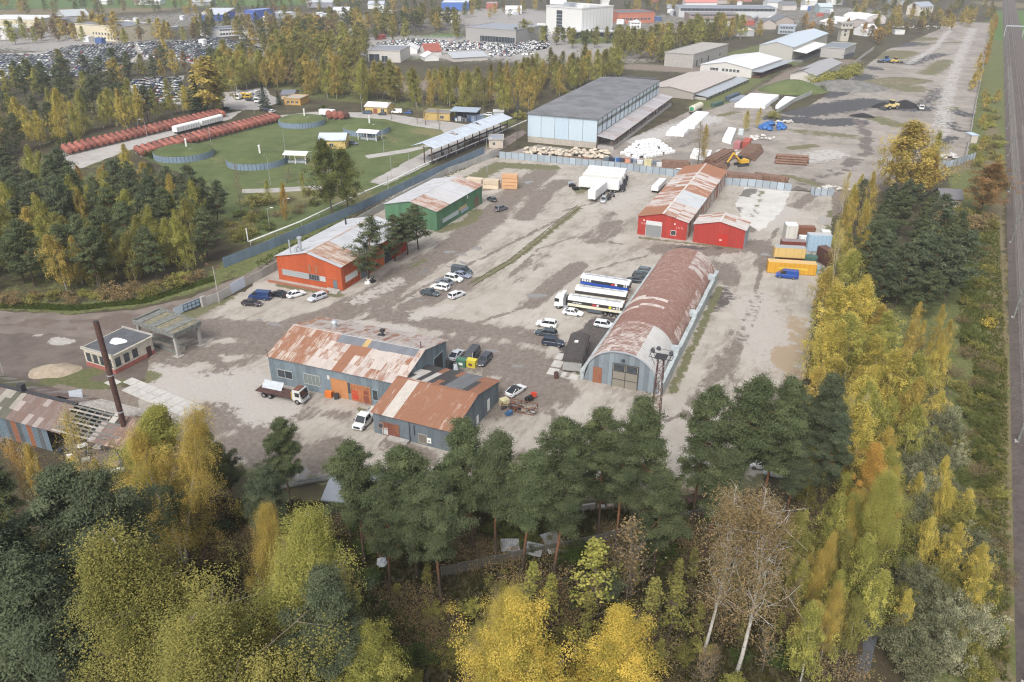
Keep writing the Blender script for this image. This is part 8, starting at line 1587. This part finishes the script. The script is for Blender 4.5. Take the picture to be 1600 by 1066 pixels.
p = G(1087,176); t = thing('tank_wagon','cream rail tank wagon with a green end under the warehouse canopy','wagon',p,rad(58)); MB().tube([(-6,0,2.6),(-5.7,0,2.6),(5.7,0,2.6),(6,0,2.6)],[.9,1.5,1.5,.9],16).build('tank',M['tint'],t,col=(.55,.52,.42)); MB().tube([(-6.1,0,2.6),(-5.9,0,2.6)],[.8,1.1],16).build('end_cap',M['tint'],t,col=(.05,.25,.14)); MB().box(-6.3,-1.1,.7,6.3,1.1,1.05).build('chassis',M['dark'],t); wheels(t,(-4.6,-3,3,4.6),(-.8,.8),.48,.15)
TARP = [rockmesh('tarpaulin',s,flat('blue_tarpaulin',(.04,.14,.38),.5,.2),50+i,.6) for i,s in enumerate((1.3,1.0,1.6))]
heap('tarpaulin','crumpled blue tarpaulin in the heap beyond the red containers','tarpaulin',(1206,200),34,7,5,2.0,TARP,'blue tarpaulins',30,5)
PALE = [rockmesh('rubble_block',s,flat('pale_rubble',(.52,.50,.47),.9,.2),60+i,.6) for i,s in enumerate((.8,.6,1.0))]
heap('rubble_block','pale rubble block right of the red containers','rubble',(1190,217),22,6,4,1.0,PALE,'rubble by the red containers',20,6); heap('rubble_block','pale rubble block beside the blue tarpaulins','rubble',(1222,193),16,6,3,.8,PALE,'rubble by the blue tarpaulins',20,7); heap('rubble_block','pale rubble block left of the pipe heaps','rubble',(1140,240),22,6,4,1.0,PALE,'rubble left of the pipe heaps',20,8); heap('rubble_block','white rubble at the coal yard fence by the orange tree','rubble',(1482,246),22,5,3,1.0,PALE,'rubble at the coal yard fence',20,9); heap('rubble_block','white sheeted rubble behind the short curved fence','rubble',(1302,297),16,5,3,.9,PALE,'rubble behind the short fence',0,10)
heap('rubble_block','white debris at the far end of the storage yard','rubble',(1440,44),40,26,12,1.6,PALE,'debris at the far end of the yard',0,12)
COALM = flat('coal',(.022,.022,.024),.95,.3)
def mound(name,label,px,rx,ry,h,mat,seed,cat='heap',kind=None,bump=.18):
    c = G(*px); v = []; f = []; n = 28; g = random.Random(seed)
    for j in range(9):
        r = 1-j/8
        for i in range(n): w = 2*math.pi*i/n; k = 1+bump*math.sin(2*w+seed)+bump*.5*math.sin(5*w+seed*2); v.append((c.x+rx*r*k*math.cos(w),c.y+ry*r*k*math.sin(w),h*(1-r**1.6)*(1+g.uniform(-.06,.06)*(j > 0))+.03))
    for j in range(8):
        for i in range(n): f.append((j*n+i,j*n+(i+1) % n,(j+1)*n+(i+1) % n,(j+1)*n+i))
    o = obj(name,mesh(name,v,f,mat,smooth=True)); return tag(o,label,cat,kind=kind)
mound('coal_heap','black coal heap right of the yellow loader',(1412,167),6.5,6,3.2,COALM,1); mound('coal_heap','black coal heap behind the yellow loader',(1380,168),5,5,2.4,COALM,2); mound('coal_heap','low black heap left of the small bush in the coal yard',(1348,182),5,4,1.4,COALM,3)
mound('gravel_bank','long grey gravel bank between the barn and the coal',(1318,138),26,12,4.5,flat('grey_gravel',(.17,.165,.155),.95,.3,.4),4,bump=.1); mound('grass_bunker','grassy bunker mound in front of the brown barn',(1238,141),20,15,5.5,M['lawn'],5,'mound',bump=.06); mound('spoil_heap','brownish spoil heap with weeds in the middle of the far yard',(1400,128),22,9,2.6,flat('weedy_spoil',(.15,.135,.085),.95,.3,.4),6); mound('green_heap','overgrown green heap by the white block',(925,66),18,10,5,M['lawn'],7)
def digger(px,rz,label,s=1.0,arm=True,col=(.60,.36,.04)):
    t = thing('excavator' if arm else 'wheel_loader',label,'excavator' if arm else 'loader',G(*px),rad(rz)); t.scale = (s,)*3
    if arm:
        for y in (-1.1,1.1): MB().box(-1.9,y-.3,0,1.9,y+.3,.85).build('track',M['dark'],t)
        MB().box(-2.0,-1.2,1.0,.9,1.2,2.0).build('body',M['tint'],t,col=col); MB().box(-.2,-1.2,2.003,1.3,-.1,3.2).build('cab',M['glass'],t); MB().box(-2.4,-1.2,1.1,-2.003,1.2,2.2).build('counterweight',M['dark'],t)
        MB().bar((.9,.3,1.8),(3.6,.3,4.4),.45).build('boom',M['tint'],t,col=col); MB().bar((3.6,.3,4.4),(5.6,.3,1.6),.35).build('stick',M['tint'],t,col=col); MB().hexa([(5.1,-.3,.3),(6.2,-.3,.6),(6.2,.9,.6),(5.1,.9,.3),(5.3,-.3,1.5),(6.0,-.3,1.6),(6.0,.9,1.6),(5.3,.9,1.5)]).build('bucket',M['dark'],t)
    else:
        MB().box(-3,-1.1,1.0,.2,1.1,2.2).build('body',M['tint'],t,col=col); MB().box(.21,-.9,1.0,2,.9,1.7).build('front_frame',M['tint'],t,col=col); MB().box(-.9,-.9,2.203,.3,.9,3.4).build('cab',M['glass'],t); MB().box(-1,-1,3.403,.4,1,3.5).build('cab_roof',M['tint'],t,col=col)
        for y in (-.7,.7): MB().bar((1.2,y,1.6),(3.4,y,.9),.25).build('lift_arm',M['tint'],t,col=col)
        MB().hexa([(3.3,-1.5,.1),(4.4,-1.5,.1),(4.4,1.5,.1),(3.3,1.5,.1),(3.3,-1.5,1.3),(3.6,-1.5,1.3),(3.6,1.5,1.3),(3.3,1.5,1.3)]).build('bucket',M['dark'],t); wheels(t,(-2,1.5),(-1.1,1.1),.8,.5)
digger((1158,259),200,'yellow excavator among the rusty pipe stacks',1.15); digger((1391,171),200,'pale yellow wheel loader at the coal heap',1.25,False,(.58,.47,.22)); digger((1383,98),190,'blue and yellow wheel loader in the far yard',1.2,False,(.10,.17,.35)); digger((1399,99),10,'yellow loader right of the blue and yellow one',1.1,False,(.55,.40,.12))
p = G(1438,171); t = thing('small_truck','white truck parked right of the coal heap','truck',p,rad(-105)); MB().box(1.0,-1,.6,2.8,1,2.4).build('cab',M['tint'],t,col=(.7,.7,.68)); MB().box(2.77,-.85,1.4,2.83,.85,2.2).build('windscreen',M['glass'],t); MB().box(-3,-1.1,.9,.9,1.1,1.9).build('load_bed',M['tint'],t,col=(.62,.6,.56)); MB().box(-2.9,-1.0,1.903,.8,1.0,2.3).build('load',M['dark'],t); wheels(t,(1.8,-2),(-.9,.9))
bld('grey_roofed_shed','small old shed with a dark grey roof left of the rusty brown oak',(1466,323),(1500,325),312,7,(.36,.27,.20),(.17,.165,.18),roof='gx',rise=2.0,cat='shed',wins=[('f',.55,.85,2,.6,1.0,1.3)]); bld('pump_hut','tiny pale hut inside the wire corner beside the railway',(1516,224),(1526,224),212,5,(.45,.40,.36),(.42,.52,.60),cat='hut',par=0)
# things half hidden under the near pines
bld('black_shed','long black shed with slate grey roof under the near pines',(512,812),(640,830),796,7,(.018,.02,.024),(.17,.19,.22),roof='gx',rise=1.2,cat='shed')
SH = flat('asbestos_sheet',(.30,.31,.32),.9,.25,1.2)
for i,(x,y,r,lb) in enumerate([(868,850,.5,'grey corrugated sheet lying by the old fence, rightmost and largest'),(872,864,.3,'grey corrugated sheet half under the largest one'),(798,862,.1,'grey corrugated sheet on the ground, leftmost of four'),(830,868,-.2,'grey corrugated sheet on the ground, second from the left')]):
    v,f = ribbed(2.6,2.2,9,.06); o = tag(obj('roofing_sheet',mesh('roofing_sheet',v,f,SH),None,G(x,y,.7+.1*i),r),lb,'sheet'); o.rotation_euler = (.16,.08,r)
p = G(848,742); t = thing('red_tractor','red tractor seen between the near pines','tractor',p,rad(200)); MB().box(-.3,-.5,.9,2.2,.5,1.7).build('bonnet',M['tint'],t,col=(.45,.04,.04)); MB().box(-1.7,-.8,1.1,-.31,.8,2.6).build('cab',M['glass'],t); MB().box(-1.8,-.85,2.603,-.2,.85,2.75).build('cab_roof',M['tint'],t,col=(.45,.04,.04)); wheels(t,(-1.2,),(-.9,.9),.8,.45); wheels(t,(1.6,),(-.8,.8),.5,.3)
pipes('orange-red beams lying under the pines left of the mast',(968,722),(1012,745),3,1,.25,group='beams under the pines',mat=flat('orange_primer',(.34,.10,.06),.8),name='beam_stack',square=True)
fence('low_wall','low grey block wall under the pines below the hangar',[(800,812),(860,806),(930,796)],1.1,2.4,(.30,.28,.26),.3,mat=M['tint']); tag(obj('white_boulder',rockmesh('white_boulder',.8,M['galv'],5),None,G(597,884)),'pale grey wrapped bale beside the foot of a pine by the old fence','bale')
tag(MB().bar((-9,0,.4),(9,-1.4,.4),.7,.5).build('fallen_trunk',M['greybark'],None,G(620,762),rad(-4)),'long pipe or trunk lying along the yard edge under the pines','log'); pipes('grey pipes along the near edge of the yard',(420,768),(560,742),2,1,.3,group='pipes at the yard edge',mat=M['darkconc'])
g = random.Random(55)
for i in range(40):
    x,y = g.uniform(820,1160),g.uniform(745,800); p = G(x,y)
    tag(MB().hexa([(-.6,-.4,0),(.6,-.4,0),(.5,.4,0),(-.5,.5,0),(-.5,-.3,.5),(.4,-.3,.6),(.5,.3,.4),(-.4,.4,.5)]).build('yard_litter',g.choice([M['conc'],M['wood'],M['darkrust']]),None,p,g.uniform(0,6)),'loose debris lying in the thickets under the near pines','debris','debris under the near pines')
# ---------------------------------------------------------------- rough grass in tufts, leaves on the ground
def tufts(name,label,polys,n,h,col,seed,w=.05,mat=None):
    r = np.random.default_rng(seed); out = []
    for poly in polys:
        ring = [tuple(G(*q)[:2]) for q in poly]; A_ = np.array(ring); lo,hi = A_.min(0),A_.max(0); P_ = r.uniform(lo,hi,(n*3,2)); P_ = P_[inside(P_,ring)][:n]; out.append(P_)
    P_ = np.concatenate(out); k = 5; C = np.repeat(np.c_[P_,np.zeros(len(P_))+.01],k,0); C[:,:2] += r.normal(0,.13,(len(C),2)); Dv = unit(np.c_[r.normal(0,.45,(len(C),2)),np.ones(len(C))]); tn = np.repeat(r.normal(.5,.2,len(P_)),k)+r.normal(0,.1,len(C))
    o = obj(name,crown_mesh(name,C,Dv,h*r.uniform(.5,1.4,len(C)),w*np.ones(len(C)),tn,M['leaf'],r),col=col); o['kind'] = 'stuff'; o['label'] = label; o['category'] = 'grass'
tufts('rough_grass','rough grass beside the railway',[[(1520,560),(1572,560),(1574,1066),(1535,1066)],[(1500,340),(1560,340),(1570,560),(1500,560)]],9000,.55,(.13,.15,.05),1,.07)
tufts('dry_grass','dry yellowish grass along the ballast',[[(1562,400),(1574,400),(1580,1066),(1562,1066)]],4000,.5,(.27,.23,.11),2,.06)
tufts('verge_grass','green verge grass along the dirt road',[[(0,472),(120,478),(230,466),(335,432),(335,440),(230,474),(120,486),(0,482)],[(400,408),(560,333),(740,248),(745,256),(560,344),(405,420)]],5000,.45,(.09,.125,.035),3,.07)
tufts('forest_undergrowth','low undergrowth on the forest floor at the bottom',[[(150,900),(600,890),(1000,880),(1240,840),(1260,1066),(1000,1120),(300,1160),(100,1120)],[(230,775),(480,785),(760,790),(1000,798),(1190,775),(1240,840),(1000,880),(600,890),(150,900)]],14000,.55,(.075,.075,.035),4,.10)
r_ = np.random.default_rng(8); ring = [tuple(G(*q)[:2]) for q in [(200,790),(600,790),(1000,800),(1240,780),(1400,800),(1400,1066),(1000,1120),(300,1160)]]; P_ = r_.uniform(np.array(ring).min(0),np.array(ring).max(0),(22000,2)); P_ = P_[inside(P_,ring)]; C = np.c_[P_,r_.uniform(.02,.10,len(P_))]
o = obj('fallen_leaves',crown_mesh('fallen_leaves',C,unit(np.c_[r_.normal(size=(len(C),2)),r_.normal(0,.2,len(C))]),.22*np.ones(len(C)),.08*np.ones(len(C)),r_.random(len(C)),M['leaf'],r_,True),col=(.15,.10,.05)); o['kind'] = 'stuff'; o['label'] = 'fallen leaves on the forest floor'; o['category'] = 'leaves'
for q in (1,0): pass
# ---------------------------------------------------------------- the autumn haze: one closed box of thin air
hz = bpy.data.materials.new('haze_air'); hz.use_nodes = True; nt = hz.node_tree; nt.nodes.remove(nt.nodes['Principled BSDF']); pv = nt.nodes.new('ShaderNodeVolumePrincipled'); pv.inputs['Color'].default_value = (.86,.90,1.0,1); pv.inputs['Density'].default_value = .00017; pv.inputs['Anisotropy'].default_value = .2
nt.links.new(pv.outputs[0],nt.nodes['Material Output'].inputs['Volume'])
o = MB().box(-3100,-700,-1.0,3100,4300,78).build('haze',hz); o['kind'] = 'stuff'
S.frame_set(1)
